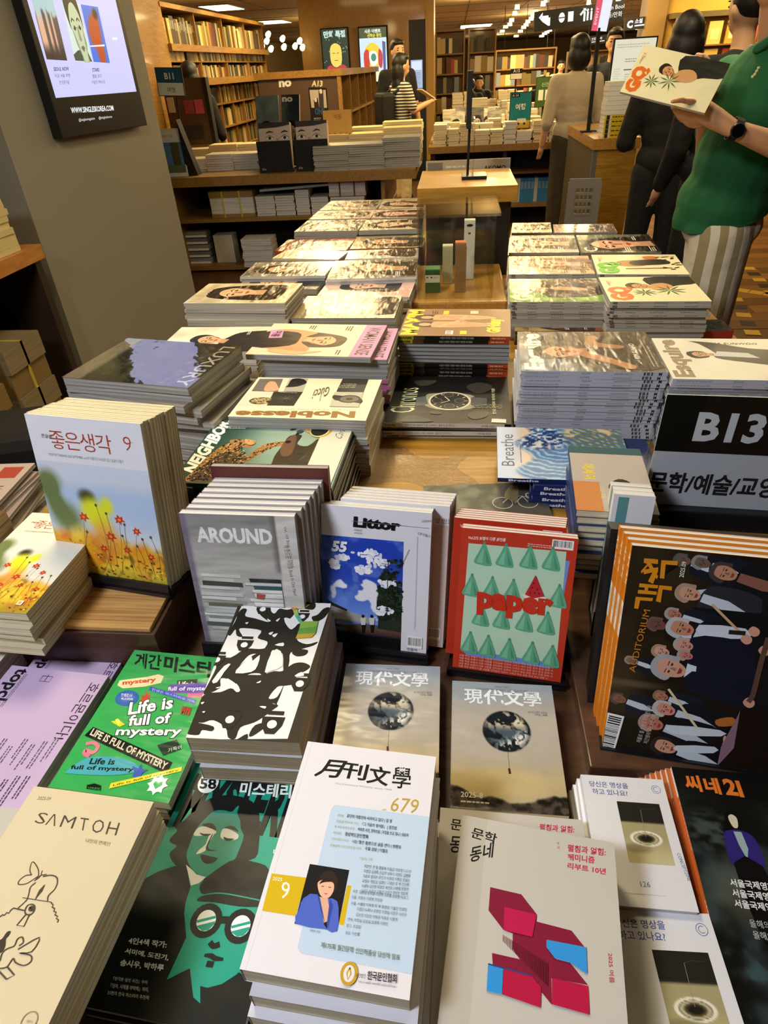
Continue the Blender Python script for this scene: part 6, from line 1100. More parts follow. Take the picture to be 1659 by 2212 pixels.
# ---- dark pedestal with oak top behind the box
pd = empty('display_pedestal', (.05, 2.78, TZ), 0, 'dark pedestal with a thick oak top behind the acrylic box', 'pedestal')
inp(box('pedestal_body', -.105, .215, 2.62, 2.98, TZ, 1.075, CHAR), pd); inp(box('pedestal_top', -.135, .232, 2.56, 3.02, 1.075, 1.13, OAK, bevel=.002), pd)
sb = empty('sign_stand', (.075, 2.78, 1.13), 0, 'thin black sign pole with a black foot on the pedestal', 'sign stand')
inp(box('foot', .03, .125, 2.72, 2.84, 1.13, 1.142, BLACK, bevel=.001), sb); inp(MB().tube((.052, 2.78, 1.14), (.058, 2.78, 1.47), .005).build('pole', BLACKM), sb); inp(box('sign_panel', .042, .060, 2.70, 2.86, 1.30, 1.475, BLACKM, bevel=.001), sb)
inp(box('acrylic_blade', .070, .074, 2.73, 2.83, 1.142, 1.33, ACRYL), sb)
cd_ = box('price_rail', -.12, .235, 3.03, 3.034, 1.10, 1.165, plain('#a8a08a', .4)); tag(cd_, 'long narrow grey label rail standing behind the pedestal top', 'label holder')
A = Art(.355, .065, '#a19a84', mat=MATTE); A.R(2, 2, 18, 14, '#6e6a5c'); A.T('AKOMO', 82, 12, 5, '#23231f', al='c', bold=.02); A.lines(24, 6, 30, 1, 2, '#c9c2a8', 2); A.obj('label_print', cd_, (-.1775, -.0024, 0), (R(90), 0, 0))

fm = film_mat('crinkled_film', .12, 160, 1.0, .08); a = G(905, 1010, TZ)
o = MB().prism([(x * .0115, y * .009) for x, y in smooth([(-11, -9), (-3, -6), (5, -11), (11, -7), (7, 0), (9, 6), (1, 4), (-5, 11), (-12, 5), (-8, -1)], 3)], 0, .0006).build('clear_film', fm); o.location = (a.x, a.y, TZ); tag(o, 'clear crinkled film patch glittering on the bare table top', 'film')
# ================================================================== the room
def structure(o): o['kind'] = 'structure'; return o
fl = structure(box('floor', -9, 16, -3, 62, -.05, 0, mat('floor_board', '#5a3c20', .4)))
rs = random.Random(4)
for j in range(34):          # boards seen between the tables
    y0 = 4.2 + j * .16; x = -1.2 + rs.uniform(-.6, 0)
    while x < 3.4:
        l = rs.uniform(1.0, 1.7); o = box('plank', x, x + l - .004, y0, y0 + .156, .0, .003, plain(rs.choice(('#6e4a26', '#80582e', '#5f4020', '#755028')), .38)); inp(o, fl); x += l
CEIL = mat('ceiling_paint', '#9c8456', .8)
ce = structure(box('ceiling', -9, 16, -3, 62, 2.72, 2.8, CEIL))
for i in range(16): inp(box('ceiling_joint', -9 + i * 1.55, -9 + i * 1.55 + .02, 8, 60, 2.714, 2.72, plain('#4a3b24', .8)), ce)
for j in range(20): inp(box('ceiling_joint', -9, 16, 8 + j * 2.6, 8 + j * 2.6 + .02, 2.714, 2.72, plain('#4a3b24', .8)), ce)
WALLM = mat('wall_paint', '#6a5430', .8)
structure(box('wall_back', -9, 16, 61.8, 62, 0, 2.72, WALLM)); structure(box('wall_left', -9, -8.9, -3, 62, 0, 2.72, WALLM)); structure(box('wall_right', 15.9, 16, -3, 62, 0, 2.72, WALLM)); structure(box('wall_front', -9, 16, -3, -2.9, 0, 2.72, WALLM))
# grey-brown pillar with the advertising screen
d_ = Vector((.1716, .985, 0)).normalized(); cr = Vector((-1.91, 4.60, 0)); cl = cr - d_ * 1.336
MBp = MB().prism([(cl.x, cl.y), (cr.x, cr.y), (-2.72, 4.78), (-2.95, 3.44)], 0, 2.72)
structure(MBp.build('trim_1', mat('pillar_paint', '#8c897c', .5)))
class SP: pass
def wallpose(P0, P1, z0, z1):
    s = TPose(P0.x, P0.y, z0, math.degrees(math.atan2(P1.y - P0.y, P1.x - P0.x)), 90, (P1 - P0).length, z1 - z0); return s
a0 = cr - d_ * 1.012; a1 = cr - d_ * .224; nrm = Vector((d_.y, -d_.x, 0))
tv = wallpose(a0 + nrm * .062, a1 + nrm * .062, 1.275, 2.64)
t = empty('advertising_screen', (tv.B + tv.U * tv.w / 2 - nrm * .06), tv.yaw, 'large portrait advertising screen on the grey pillar showing magazine pictures', 'screen')
L = t.matrix_basis.inverted() @ (Matrix.Translation(tv.B) @ tv.M.to_4x4())
MB().box(0, tv.w, 0, tv.h, -.06, 0, 0, L).build('screen_frame', BLACK, t, bevel=.003)
F = tv.F.at(0, 0, 2.9625)
s0 = F(255, 615); s1 = F(840, 605); yb = (s0[1] + s1[1]) / 2; xl = 4.5; xr = 95.5
A = Art(tv.w, tv.h, None, mat=GLOW); A.R(xl, 4, xr - xl, yb - 4, '#c3c2f0')
def pic(F, q, f):
    global A
    B = Art(.1, .16, f, res=26); P = []
    Q = [np.array(F(*c)) for c in q]
    for x, y, _ in B.v:
        u = x / B.w; v = 1 - y / B.h; P.append(tuple((Q[0] * (1 - u) + Q[1] * u) * (1 - v) + (Q[3] * (1 - u) + Q[2] * u) * v))
    A.put(P, B.f, np.array(B.c))
pic(F, [(190, -40), (330, -30), (430, 388), (298, 380)], lambda U, V: mixc(mixc(mixc(fillc(U, '#9fc0c4'), '#d8a98c', ss(30, 80, V)), '#5b4a44', ss(.45, .55, vnoise(U, V * 0, 12, 3)) * ss(50, 60, V + 30 * vnoise(U, V * 0, 9, 5))), '#3a2f2c', ss(110, 150, V)))
pic(F, [(395, 10), (500, 20), (592, 398), (480, 392)], lambda U, V: fillc(U, '#c9dcd0'))
X, Y = F(497, 190); A.P(pts(F, 482, 388, 470, 350, 500, 320, 560, 330, 590, 395), '#3f4a3c'); A.push(X, Y, -4, 1, 2.1); A.face(0, 0, 7.2, 0, '#b9c4a0', '#26241c', 0, None, '#6a6a50'); A.pop(); A.P(pts(F, 470, 396, 600, 400, 615, 430, 615, 600, 470, 600), '#c3c2f0')
pic(F, [(515, 28), (625, 45), (703, 404), (598, 396)], lambda U, V: mixc(mixc(fillc(U, '#3f6fd0'), '#b4481f', np.clip(blob(U, V, 48, 70, 34, 50, .3, 20) + blob(U, V, 70, 25, 16, 18, .3) + blob(U, V, 60, 130, 22, 40, .4), 0, 1)), '#3a1a16', blob(U, V, 72, 22, 14, 14, .5)))
A.P(pts(F, 575, 292, 668, 285, 668, 296, 575, 300), '#f4f0ff'); A.P(pts(F, 718, 240, 748, 240, 748, 254, 718, 254), '#f4f4ff')
A.T('SINGLES', 30, 12, 7, '#ffffff')
TP(A, F, 'SEOUL NOW', (343, 455), (440, 452), (341, 430), '#2a2740', .02); TP(A, F, 'STARS', (590, 460), (635, 458), (588, 436), '#2a2740', .02)
for p in (('지금 서울 추천', 350, 497, 448), ('한 전문가들', 380, 540, 442), ('별을 쏘다', 592, 500, 650), ('이달의 커버스타', 588, 538, 672)): TP(A, F, p[0], (p[1], p[2]), (p[3], p[2] - 3), (p[1] - 2, p[2] - 24), '#34304c')
o = A.obj('lit_image', t); o.matrix_basis = L @ Matrix.Translation((0, 0, .0008))
A = Art(tv.w, tv.h, None, mat=GLOW); TP(A, F, 'WWW.SINGLESKOREA.COM', (458, 725), (728, 708), (450, 688), '#f2f2ee', .02); TP(A, F, '@singlesmagazine', (505, 782), (608, 770), (502, 758), '#d8d8d4'); TP(A, F, '@singleskorea', (632, 768), (717, 758), (630, 745), '#d8d8d4')
o = A.obj('lit_lettering', t); o.matrix_basis = L @ Matrix.Translation((0, 0, .0008))
# ------------------------------------------------------------------ low shelf unit with piles at the left edge
su = empty('shelf_unit', (-2.45, 1.9, 0), 0, 'oak-topped shelf unit with a dark open recess at the left edge', 'shelf')
inp(box('oak_top', -2.85, -2.035, .3, 3.12, .80, .865, wood('orange_oak', '#a5692c', '#bf8644', (14, 2, 14), .45)), su)
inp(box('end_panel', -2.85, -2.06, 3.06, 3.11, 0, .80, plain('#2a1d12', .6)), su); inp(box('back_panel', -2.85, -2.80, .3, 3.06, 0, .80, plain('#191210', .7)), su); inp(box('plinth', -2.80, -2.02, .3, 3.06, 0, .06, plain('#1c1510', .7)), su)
def plank_books(x0, x1, y0, y1, z0, n, t, cov, pages, name, where, group, rz=0, jit=.01, kind='book', big=9):
    c = Vector(((x0 + x1) / 2, (y0 + y1) / 2, 0)); return stack(kind, (c, rz, x1 - x0, y1 - y0), z0, z0 + n * t, t, None, cov, pages, name, where, group, kind, jit=jit, yj=2, show=big)
YPG = paper_mat('yellow_page_edges', '#b8a160', '#e6d79c')
for i, (yy, n) in enumerate(((2.78, 9), (2.52, 8), (2.22, 9), (1.9, 8))): plank_books(-2.33, -2.07, yy, yy + .21, .866, n, .026, plain('#c9ba86', .5), YPG, f'{("first", "second", "third", "fourth")[i]} yellow-edged pile', 'on the left oak shelf top', f'yellow-edged books pile {i}', rz=R(180))
o = MB().box(-.13, .10, -.10, .10, 0, .004).build('magazine', plain('#3c3a36', .4)); o.location = (-2.2, 2.66, 1.108); o.rotation_euler = (0, R(-6), .5); tag(o, 'dark booklet lying askew on the yellow-edged piles', 'magazine')
for i, (yy, n) in enumerate(((2.55, 4), (2.18, 4), (1.8, 4))):
    for k in range(n):
        h = .115; z0 = .06 + k * (h + .002); w2 = .15 + .01 * ((k * 7 + i) % 3)
        b = box('book_bundle', -2.36, -2.04 + .012 * ((k + i) % 2), yy, yy + .30, z0, z0 + h, paper_mat('dark_page_edges', '#6a5c40', '#8f8062') if k % 2 else plain('#7a6238', .7)); tag(b, f'paper-wrapped book bundle, {ORD[n - 1 - k]} of the {("farthest", "middle", "nearest")[i]} pile under the left shelf', 'bundle', 'wrapped book bundles')  # bundle tones darkened to put the dim recess into their colour
        MB().box(-.162, .166, -.008, .008, -.001, h + .001).build('yellow_strap', plain('#b8a03c', .4), b)
MB_ = MB(); bp = empty('backpack', (-1.55, 1.95, 0), .3, 'black speckled bag standing on the floor left of the cosmos books', 'bag')  # bag assumed for an unclear dark speckled area
o = MB().box(-.20, .20, -.16, .16, 0, .50).build('bag_body', mat('speckled_black', '#14120f', .8), bp, bevel=.05); MB().box(-.15, .15, -.20, -.155, .05, .30).build('front_pocket', plain('#191612', .8), bp, bevel=.015)
tag(box('low_plinth', -1.62, -1.30, 1.28, 1.70, 0, .22, DARKW), 'low dark plinth under the red and white magazine pile', 'plinth')
stack('magazine', (Vector((-1.45, 1.49, 0)), R(4), .225, .28), .22, .50, .0117, Art(.225, .28, '#b9a9a0', mat=PRINT).R(0, 0, 30, 120, '#9c3c34').R(34, 10, 20, 40, '#d8d2c8').R(60, 10, 30, 30, '#a8483c').lines(34, 60, 55, 8, 6, '#6a5048', 2.5), plain('#9c8c84', .5), PAGEG, 'red and white magazines', 'on the low plinth at the left', 'red and white magazines', 'magazine', jit=.018, yj=6, top_label='red and white magazine topping the crooked low pile at the left')
# ------------------------------------------------------------------ oak shelf table behind the pillar
stb = empty('shelf_table', (-1.45, 6.5, 0), 0, 'long oak shelf table with two open shelves behind the magazine rows', 'table')
OAKF = wood('shelf_front_oak', '#7f5f28', '#94713a', (14, 2, 14), .5)
inp(box('table_top', -2.55, -.32, 5.88, 7.25, .725, .80, OAKF), stb); inp(box('shelf_board', -2.5, -.6, 5.92, 7.2, .43, .46, OAKF), stb); inp(box('base_board', -2.5, -.6, 5.92, 7.2, .02, .06, OAKF), stb)
for x in (-2.5, -1.27, -.62): inp(box('upright', x, x + .03, 5.93, 7.2, .06, .43, OAKF), stb)
inp(box('upright', -.62, -.59, 5.93, 7.2, .46, .725, OAKF), stb); inp(box('upright', -2.5, -2.47, 5.93, 7.2, .46, .725, OAKF), stb)
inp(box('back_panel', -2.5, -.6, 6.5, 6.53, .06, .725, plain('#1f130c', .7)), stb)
def pile(px0, px1, pyb, z0, zt, dep, n, cov, pages, name, where, rz=0, jit=.006, show=99, kind='book'):
    a = G(px0, pyb, z0); b = G(px1, pyb, z0); c = (a + b) / 2; w = (b - a).length
    return stack(kind, (Vector((c.x, c.y + dep / 2, 0)), rz, w, dep), z0, zt, (zt - z0) / n, None, cov, pages, name, where, name, kind, n=n, jit=jit, yj=2, show=show)
for (p0, p1, yb, zt, n, nm) in ((400, 448, 371, .90, 6, 'reddish-white'), (453, 502, 369, .93, 7, 'cream'), (506, 556, 366, .925, 6, 'white')):
    pile(p0, p1, yb, .80, zt, .21, n, plain('#b5aa9a', .5), PAGEW, f'{nm} front pile', 'at the left of the shelf table', R(180))
    pile(p0 + 8, p1 + 10, yb - 22, .80, zt + .01, .21, 5, plain('#c9b88c', .5), PAGEC, f'books behind the {nm} pile', 'left on the shelf table', R(180), show=1)
for (p0, p1, yb, zt, n, nm) in ((684, 753, 369, .985, 12, 'grey shrink-wrapped'), (757, 828, 366, .985, 11, 'grey taped'), (830, 905, 362, 1.02, 14, 'grey double-height')):
    pile(p0, p1, yb, .80, zt, .27, n, plain('#8f8d86', .35), PAGEG, f'{nm} pile', 'at the right of the shelf table', 0, kind='magazine', show=9)
    pile(p0 + 2, p1 + 2, yb - 30, .80, zt + .0, .25, 9, plain('#c0b070', .4), PAGEC, f'second row behind the {nm} pile', 'on the shelf table', 0, show=1)
    pile(p0 + 3, p1 + 3, yb - 48, .80, zt + .0, .25, 8, plain('#c9b884', .4), PAGEC, f'third row behind the {nm} pile', 'on the shelf table', 0, show=1)
# portrait books in black holders
def eyes(w, h, side):
    A = Art(w, h, '#bcaaa2', mat=PRINT); H = A.H; A.P([(0, 0), (100, 0), (100, 8), (60, 14), (0, 16)], '#2a2320')
    for q in (-1, 1): x = 50 + side * 8 + q * 24; A.P([(x - 13, 30), (x, 22), (x + 14, 28), (x, 27)], '#2a1e1a', 2); A.P([(x - 12, 42), (x, 36), (x + 12, 43), (x, 47)], '#d8d0cc', 3); A.E(x, 42, 5, 4.6, '#20181a'); A.S([(x - 13, 42), (x, 35), (x + 13, 43)], 1.6, '#2a1e1c', 3)
    A.P([(46 + side * 8, 44), (54 + side * 8, 44), (58 + side * 8, 74), (42 + side * 8, 74)], '#9c8880'); return A
for i, (x, lb) in enumerate(((-1.66, 'left'), (-1.34, 'right'))):
    p = TPose(x, 6.02, .83, 0, 78, .27, .34); A = eyes(p.w, p.h, 1 - 2 * i)
    standing('book', p, 3, .022, A, plain('#8a8580', .4), PAGEC, f'{lb} portrait books', 'on the shelf table', f'{lb} portrait books', 'book', f'grey portrait book showing a pair of eyes in the {lb} black holder')
    r_ = empty('book_holder', (x + .135, 6.0, .80), 0, f'{lb} of the two black book holders on the shelf table', 'book stand')
    MB().box(-.145, .145, -.02, -.005, 0, .235).build('front_panel', BLACKM, r_); MB().box(-.145, .145, -.005, .30, 0, .012).build('base', BLACKM, r_)
    a = Art(.29, .235, None, mat=MATTE); a.T('the', 8, 74, 7, '#b8b4a8'); a.obj('panel_print', r_, (-.145, -.0205, 0), (R(90), 0, 0))
for i, (px, c, tt) in enumerate(((548, '#6a7a78', None), (600, '#2c3a44', 'no'))):
    P_ = GY(px, 262, 6.32); p = TPose(P_.x, 6.32, .82, -16 - 20 * i, 82, .23, .53)
    A = portrait(p.w, p.h, c, '#b9a890', '#1c1814', 'no' if tt else None, '#e8e4dc', r=18, cy=120, body='#3a5a5c', seed=i + 5, tw=60, tb=.05, tsize=20)
    o = booklet('magazine', p.w, p.h, .012, plain(c, .4), PAGEW, None, None, None, A.mesh()); p.put(o, .012); tag(o, ('tall pale magazine standing left behind the black holders', 'tall dark magazine with white capital letters standing behind the black holders')[i], 'magazine')
# things on the shelves below
def bundle(px0, px1, pyb, z0, h, dep, label, m1, strap='#c2b23c', y=5.96):
    a = GY(px0, pyb, y); b = GY(px1, pyb, y); w = b.x - a.x; o = box('book_bundle', a.x, b.x, y, y + dep, z0, z0 + h, PAGEW); tag(o, label, 'bundle')
    MB().box(-w / 2 - .003, w / 2 + .003, -dep / 2 - .003, dep / 2, h, h + .05).build('wrapping_paper', m1, o); MB().box(-w / 2 - .003, w / 2 + .003, -dep / 2 - .003, dep / 2, -.0, .03).build('wrapping_paper', m1, o)
    for q in (-.2, .2): MB().box(w * q - .006, w * q + .006, -dep / 2 - .006, dep / 2, 0, h + .052).build('strap', plain(strap, .4), o)
bundle(460, 552, 470, .461, .16, .22, 'tied book bundle with yellow straps on the upper shelf', plain('#8a7440', .7))
bundle(712, 790, 425, .60, .10, .2, 'tied white bundle with dark strap high on the upper shelf', plain('#b5a8a0', .6), '#3a4048', 5.97)
cols_ = [plain('#b9b6ac', .5), plain('#a9a59a', .5), plain('#c4c0b4', .5)]
for i, (p0, p1, zt) in enumerate(((556, 597, .62), (598, 640, .62), (642, 672, .66), (674, 712, .60), (716, 790, .595))):
    a = GY(p0, 470, 5.97); b = GY(p1, 470, 5.97); n = 8
    stack('book', (Vector(((a.x + b.x) / 2, 6.08, 0)), R(180), b.x - a.x - .005, .21), .461, zt, .02, None, cols_[i % 3], PAGEW, f'{("first", "second", "third", "fourth", "fifth")[i]} pale pile', 'right of the tied bundle', f'upper shelf pale books {i}', 'book', jit=.004)
o = MB().box(-.38, .38, -.12, .12, 0, .018).build('poster_roll', plain('#a9b0ae', .5)); o.location = (-1.32, 6.10, .672); o.rotation_euler = (0, R(-2.6), 0); tag(o, 'long flat pale parcel lying across the pale piles on the upper shelf', 'parcel')
x = GY(414, 575, 6.0).x
for k in range(5):
    o = box('book', x + k * .001, x + .20, 6.0, 6.14, .061 + k * .058, .061 + k * .058 + .05, plain('#6f7684' if k % 2 else '#8a8e94', .4)); tag(o, f'grey boxed book, {ORD[4 - k]} of the banded pile on the bottom shelf', 'book', 'grey boxed books')
    MB().box(-.10, .10, -.0705, -.069, .002, .02).build('white_band', WHITEP, o)
x = GY(470, 575, 6.0).x
for k in range(9):
    o = booklet('book', .15, .24, .019, plain('#c6c2b4', .5), PAGEW, key='bs'); o.rotation_euler = (R(90), 0, R(90)); o.location = (x + k * .0202 + .0, 6.10, .181 - .0); o.location.z = .061 + .12; tag(o, f'white book standing spine-out, {orn(k)} from the left on the bottom shelf', 'book', 'white standing books on the bottom shelf')
pile(530, 592, 577, .061, .30, .2, 13, plain('#c9c6ba', .5), PAGEW, 'white stacked books', 'on the bottom shelf of the shelf table', R(180))
# B11 sign and poster book at the left end
sg = empty('section_sign', tuple(Vector((GY(388, 300, 6.2).x, 6.2, .80))), 0, 'small blue and white section sign B11 on a thin pole', 'sign')
c = GY(367, 177, 6.2); bx = sg.location.x
MB().tube((0, 0, 0), (c.x - bx + .03, 0, c.z - .8 - .11), .006).build('pole', BLACKM, sg); MB().box(-.05, .05, -.04, .04, 0, .008).build('foot', BLACKM, sg)
A = Art(.22, .19, '#dfeef2', mat=MATTE); A.R(0, 0, 100, 46, '#2f5f86'); A.T('B11', 50, 34, 20, '#f2f6fa', al='c', bold=.03); A.T('여행', 50, 76, 14, '#23303a', al='c')
q = MB().box(-.115, .115, 0, .014, -.10, .10).build('panel', BLACKM, sg); q.location = (c.x - bx, 0, c.z - .8); q.rotation_euler = (0, R(3), 0); A.obj('panel_print', q, (-.11, -.001, -.095), (R(90), 0, 0))
P_ = GY(348, 342, 5.98); p = TPose(P_.x, 5.98, .80, 4, 86, .21, .36); A = Art(p.w, p.h, '#c9ced0', mat=PRINT); A.R(6, 48, 88, 110, '#4a7ab8'); A.R(46, 50, 34, 108, '#4a4a30'); A.R(6, 130, 88, 26, '#5a6a50'); A.T('여행의 기술', 10, 30, 8, '#5a6a7a')
o = booklet('book', p.w, p.h, .05, plain('#d8d4c6', .4), PAGEC, None, None, None, A.mesh()); p.put(o, .05); tag(o, 'pale book with a blue picture standing left end of the shelf table', 'book')
o = MB().add([(0, 0, 0), (.10, 0, 0), (.0, 0, .42), (0, .1, 0), (.10, .1, 0), (0, .1, .42)], [(0, 1, 2), (5, 4, 3), (0, 3, 4, 1), (1, 4, 5, 2), (2, 5, 3, 0)]).build('book_easel', BLACKM); o.location = (GY(397, 343, 6.0).x, 6.0, .80); tag(o, 'black wedge stand beside the pale picture book', 'book stand')
# ------------------------------------------------------------------ bookcases
BOOKC = ['#a08442', '#b89c52', '#6f5e30', '#c9b478', '#4c4228', '#94783e', '#cfc08c', '#6a3c24', '#34362a', '#a89a74', '#7a6c34', '#46341f', '#988860', '#26281f', '#2c3438', '#5a2c22', '#8a8672']
BM = {}
def spine_book(w, h, d, c):
    k = (round(w, 3), round(h, 2), round(d, 2), c)
    if k not in BM:
        mb = MB(); mb.box(0, w, 0, d, 0, h); mb.box(w * .12, w * .88, -.0015, 0, h * .55, h * .85, 1)
        me = mb.mesh('spine_book'); me.materials.append(plain(c, .5)); me.materials.append(plain('#%02x%02x%02x' % tuple(int(255 * (v * .55 + .35)) for v in rgb(c)), .5)); BM[k] = me
    return BM[k]
def row_books(origin, ux, length, h, seed, shelfname, budget, fill=.95, wmin=.022, wmax=.05, dep=.16, pal=BOOKC):
    """a row of books standing side by side along ux on one shelf"""
    rs = random.Random(seed); x = .01; n = 0; k = 0; ang = math.atan2(ux.y, ux.x); rest = MB(); mats = []
    while x < length - wmax:
        if rs.random() < .04: x += rs.uniform(.03, .09); continue
        w = rs.choice((wmin, (wmin + wmax) / 2, wmax)); hh = h * rs.choice((.72, .8, .88)); c = rs.choice(pal)
        if n >= budget:
            a, i = bulk('book', plain(c, .5)); a.box(0, w - .001, 0, dep, 0, hh, i, Matrix.Translation(origin + ux * x) @ Matrix.Rotation(ang, 4, 'Z')); x += w; n += 1; continue
        o = link('book', spine_book(w - .001, hh, dep, c)); o.location = origin + ux * x; o.rotation_euler = (0, 0, ang)
        tag(o, f'{orn(n)} book from the near end {shelfname}', 'book', 'books ' + shelfname); n += 1; x += w
    return n
bc = empty('bookcase', (-3.15, 9.9, 0), 0, 'tall honey oak bookcase full of lit books along the left wall', 'bookcase')
inp(box('back_panel', -3.34, -3.31, 7.8, 12.0, 0, 2.14, SHELFW), bc); inp(box('end_panel', -3.34, -2.97, 6.6, 7.83, 0, 2.16, SHELFW), bc); inp(box('top_board', -3.34, -2.96, 7.8, 12.0, 2.10, 2.14, SHELFW), bc)
SH = [(1.80, .06, -2.93), (1.49, .07, -2.90), (1.22, .02, -2.99), (.96, .02, -2.99), (.70, .03, -2.97), (.40, .03, -2.97), (2.0, .0, -3)]
for z, th, xf in SH[:-1]: inp(box('shelf', -3.31, xf, 7.83, 12.0, z - th, z, SHELFW), bc)
for k in range(9): inp(box('divider', -3.31, -3.0, 7.83 + k * .52, 7.855 + k * .52, .40, 1.42, SHELFW), bc)
for k in range(5): inp(box('divider', -3.31, -3.0, 7.83 + k * 1.04, 7.855 + k * 1.04, 1.49, 2.10, SHELFW), bc)
inp(box('shelf', -3.31, -3.0, 7.83, 12.0, 1.645, 1.655, SHELFW), bc)
for i, (z, h, nm) in enumerate(((1.80, .28, 'on the top shelf of the left bookcase'), (1.655, .125, 'on the left bookcase, narrow tier'), (1.49, .145, 'on the left bookcase, just above its ledge'), (1.22, .22, 'on the left bookcase, first shelf below ledge'), (.96, .24, 'on the left bookcase, second shelf below ledge'), (.70, .24, 'on the left bookcase, third shelf below ledge'))):
    row_books(Vector((-3.03, 7.87, z + .001)), Vector((0, 1, 0)), 4.08, h, 10 + i, nm, (16, 9, 9, 9, 8, 8)[i], wmin=.05, wmax=.085)
for i in range(4): spot('bookcase_spot_light', (-2.5, 8.2 + i * 1.05, 2.35), (-3.1, 8.2 + i * 1.05, 1.5), 22, 95, (1, .72, .25))
# dark-fronted end unit marked A13, cubby holes along its side
ua = empty('end_unit', (-1.86, 11, 0), 0, 'chest-high shelf unit with a brown end panel marked A13', 'bookcase')
inp(box('end_panel', -2.38, -1.38, 9.0, 9.04, 0, 1.44, plain('#4d3a2a', .5)), ua); inp(box('top_board', -2.42, -1.34, 8.97, 13.3, 1.44, 1.51, SHELFW), ua); inp(box('edge_post', -1.41, -1.37, 8.98, 9.06, 0, 1.44, SHELFW), ua)
inp(box('back_panel', -1.85, -1.82, 9.04, 13.2, 0, 1.44, SHELFW), ua)
for k in range(6): inp(box('divider', -1.82, -1.38, 9.06 + k * .82, 9.09 + k * .82, 0, 1.44, SHELFW), ua)
for z in (.2, .62, 1.02): inp(box('shelf', -1.82, -1.38, 9.09, 13.19, z, z + .03, SHELFW), ua)
for j, z in enumerate((.23, .65, 1.05)):
    for k in range(5): row_books(Vector((-1.56, 9.12 + k * .82, z + .001)), Vector((0, 1, 0)), .45, .33, 50 + j * 5 + k, f'in cubby {("low", "middle", "upper")[j]} {orn(k)} along the A13 unit', 0, wmin=.05, wmax=.09)
A = Art(1.0, 1.44, None, mat=MATTE); F = Frame.__new__(Frame); F.U = Vector((1, 0, 0)); F.V = Vector((0, 0, 1)); F.n = Vector((0, -1, 0)); F.k = .01; F.TL = Vector((-2.38, 8.995, 1.44)); F2 = F.at(320, 0, 2.9625)
TP(A, F2, 'A13', (1045, 555), (1115, 555), (1048, 515), '#c9c0a8', .04); A.P(pts(F2, 1025, 560, 1142, 562, 1160, 800, 1045, 800), '#1a1816'); A.P(pts(F2, 1032, 575, 1135, 575, 1145, 690, 1045, 690), '#a8a094'); A.P(pts(F2, 1060, 640, 1085, 625, 1095, 690, 1065, 700), '#2a2624'); A.P(pts(F2, 1090, 580, 1120, 575, 1125, 690, 1095, 690), '#3a3634'); A.E(*F2(1105, 585), 1.8, 2.4, '#c9b8a8'); A.E(*F2(1072, 640), 1.6, 2.2, '#c9b8a8'); TP(A, F2, 'ONE', (1068, 735), (1130, 735), (1066, 690), '#2c4a6a', .05); A.lines(*F2(1060, 755), 9, 3, 2, '#8a8478', 1)
TP(A, F2, 'no', (838, 560), (918, 555), (835, 515), '#d9d6d0', .05)
A.obj('panel_print', ua, (-.52, -2.004, 0), (R(90), 0, 0))
ob = GY(740, 270, 8.6); A = Art(.28, .38, '#c9a050', mat=PRINT); A.T('여름', 50, 26, 12, '#7a4a20', al='c'); [A.E(20 + i * 20, 86, 8, 18, '#b8562c') for i in range(4)]
o = booklet('book', .26, .33, .03, plain('#b98c3c', .4), PAGEC, None, None, None, A.mesh()); o.rotation_euler = (R(80), 0, 0); o.location = (GY(730, 300, 7.1).x, 7.1, .80 + .165); tag(o, 'golden cookbook leaning at the back of the shelf table', 'book')
# ------------------------------------------------------------------ oak-clad wall with two backlit posters
OW = wood('wall_oak', '#8a6428', '#9c7434', (16, 16, 2), .5)
structure(box('wall_1', -2.75, -.55, 13.7, 15.2, 0, 2.72, OW)); structure(box('trim_2', GY(917, 60, 14).x, GY(938, 60, 14).x, 13.8, 14.6, 0, 2.72, plain('#a07c3c', .5)))
def lightbox(q, label, draw):
    y = 13.68; a = GY(*q[0], y); b = GY(*q[2], y); w = b.x - a.x; h = a.z - b.z; o = box('poster_lightbox', a.x, b.x, y - .06, y, b.z, a.z, BLACKM); tag(o, label, 'poster')
    A = Art(w * .92, h * .94, '#2a3a2a', mat=GLOW); draw(A); A.obj('lit_poster', o, (-w * .46, -.031, h * .03), (R(90), 0, 0))
def dr1(A):
    H = A.H; A.R(0, 0, 100, H, '#26362c'); rs = random.Random(3); [A.E(rs.uniform(4, 96), rs.uniform(6, H - 4), 1.6, 2, '#9ab4a0', 6) for _ in range(40)]
    A.T('만화 특집', 50, 24, 16, '#bcd8cc', al='c', bold=.05); A.P([(28, 80), (32, 54), (50, 44), (70, 54), (74, 80), (70, 108), (50, 120), (32, 108)], '#e8cf62', 4); A.P([(16, H), (26, 112), (50, 122), (76, 112), (88, H)], '#c43a4a', 3); A.S([(38, 74), (48, 76)], 2, '#6a5420'); A.S([(54, 76), (64, 74)], 2, '#6a5420'); A.S([(44, 98), (58, 98)], 2, '#6a5420')
def dr2(A):
    H = A.H; A.R(0, 0, 100, H, '#c8dcf0'); A.R(0, 0, 100, 30, '#3a4a30'); A.T('사은 이벤트', 50, 15, 9, '#e8f0e0', al='c', bold=.03); A.T('선착순 증정', 56, 27, 8, '#e8dc3c', al='c', bold=.03)
    A.P([(20, 60), (50, 44), (80, 70), (76, 110), (40, 120), (22, 96)], '#e8c83c', 3); A.P([(14, 74), (32, 66), (34, 118), (16, 128)], '#c83c34', 3); A.P([(70, 64), (84, 80), (80, 120), (68, 110)], '#b83c50', 3); A.P([(34, 74), (60, 72), (64, 106), (40, 112)], '#f0f4f4', 3); A.E(50, 88, 10, 12, '#3c8a70'); A.P([(84, 40), (96, 44), (94, H - 8), (86, H - 12)], '#4a5a8a'); A.P([(8, 132), (60, 124), (90, 132), (88, H), (8, H)], '#e8ecc0', 3)
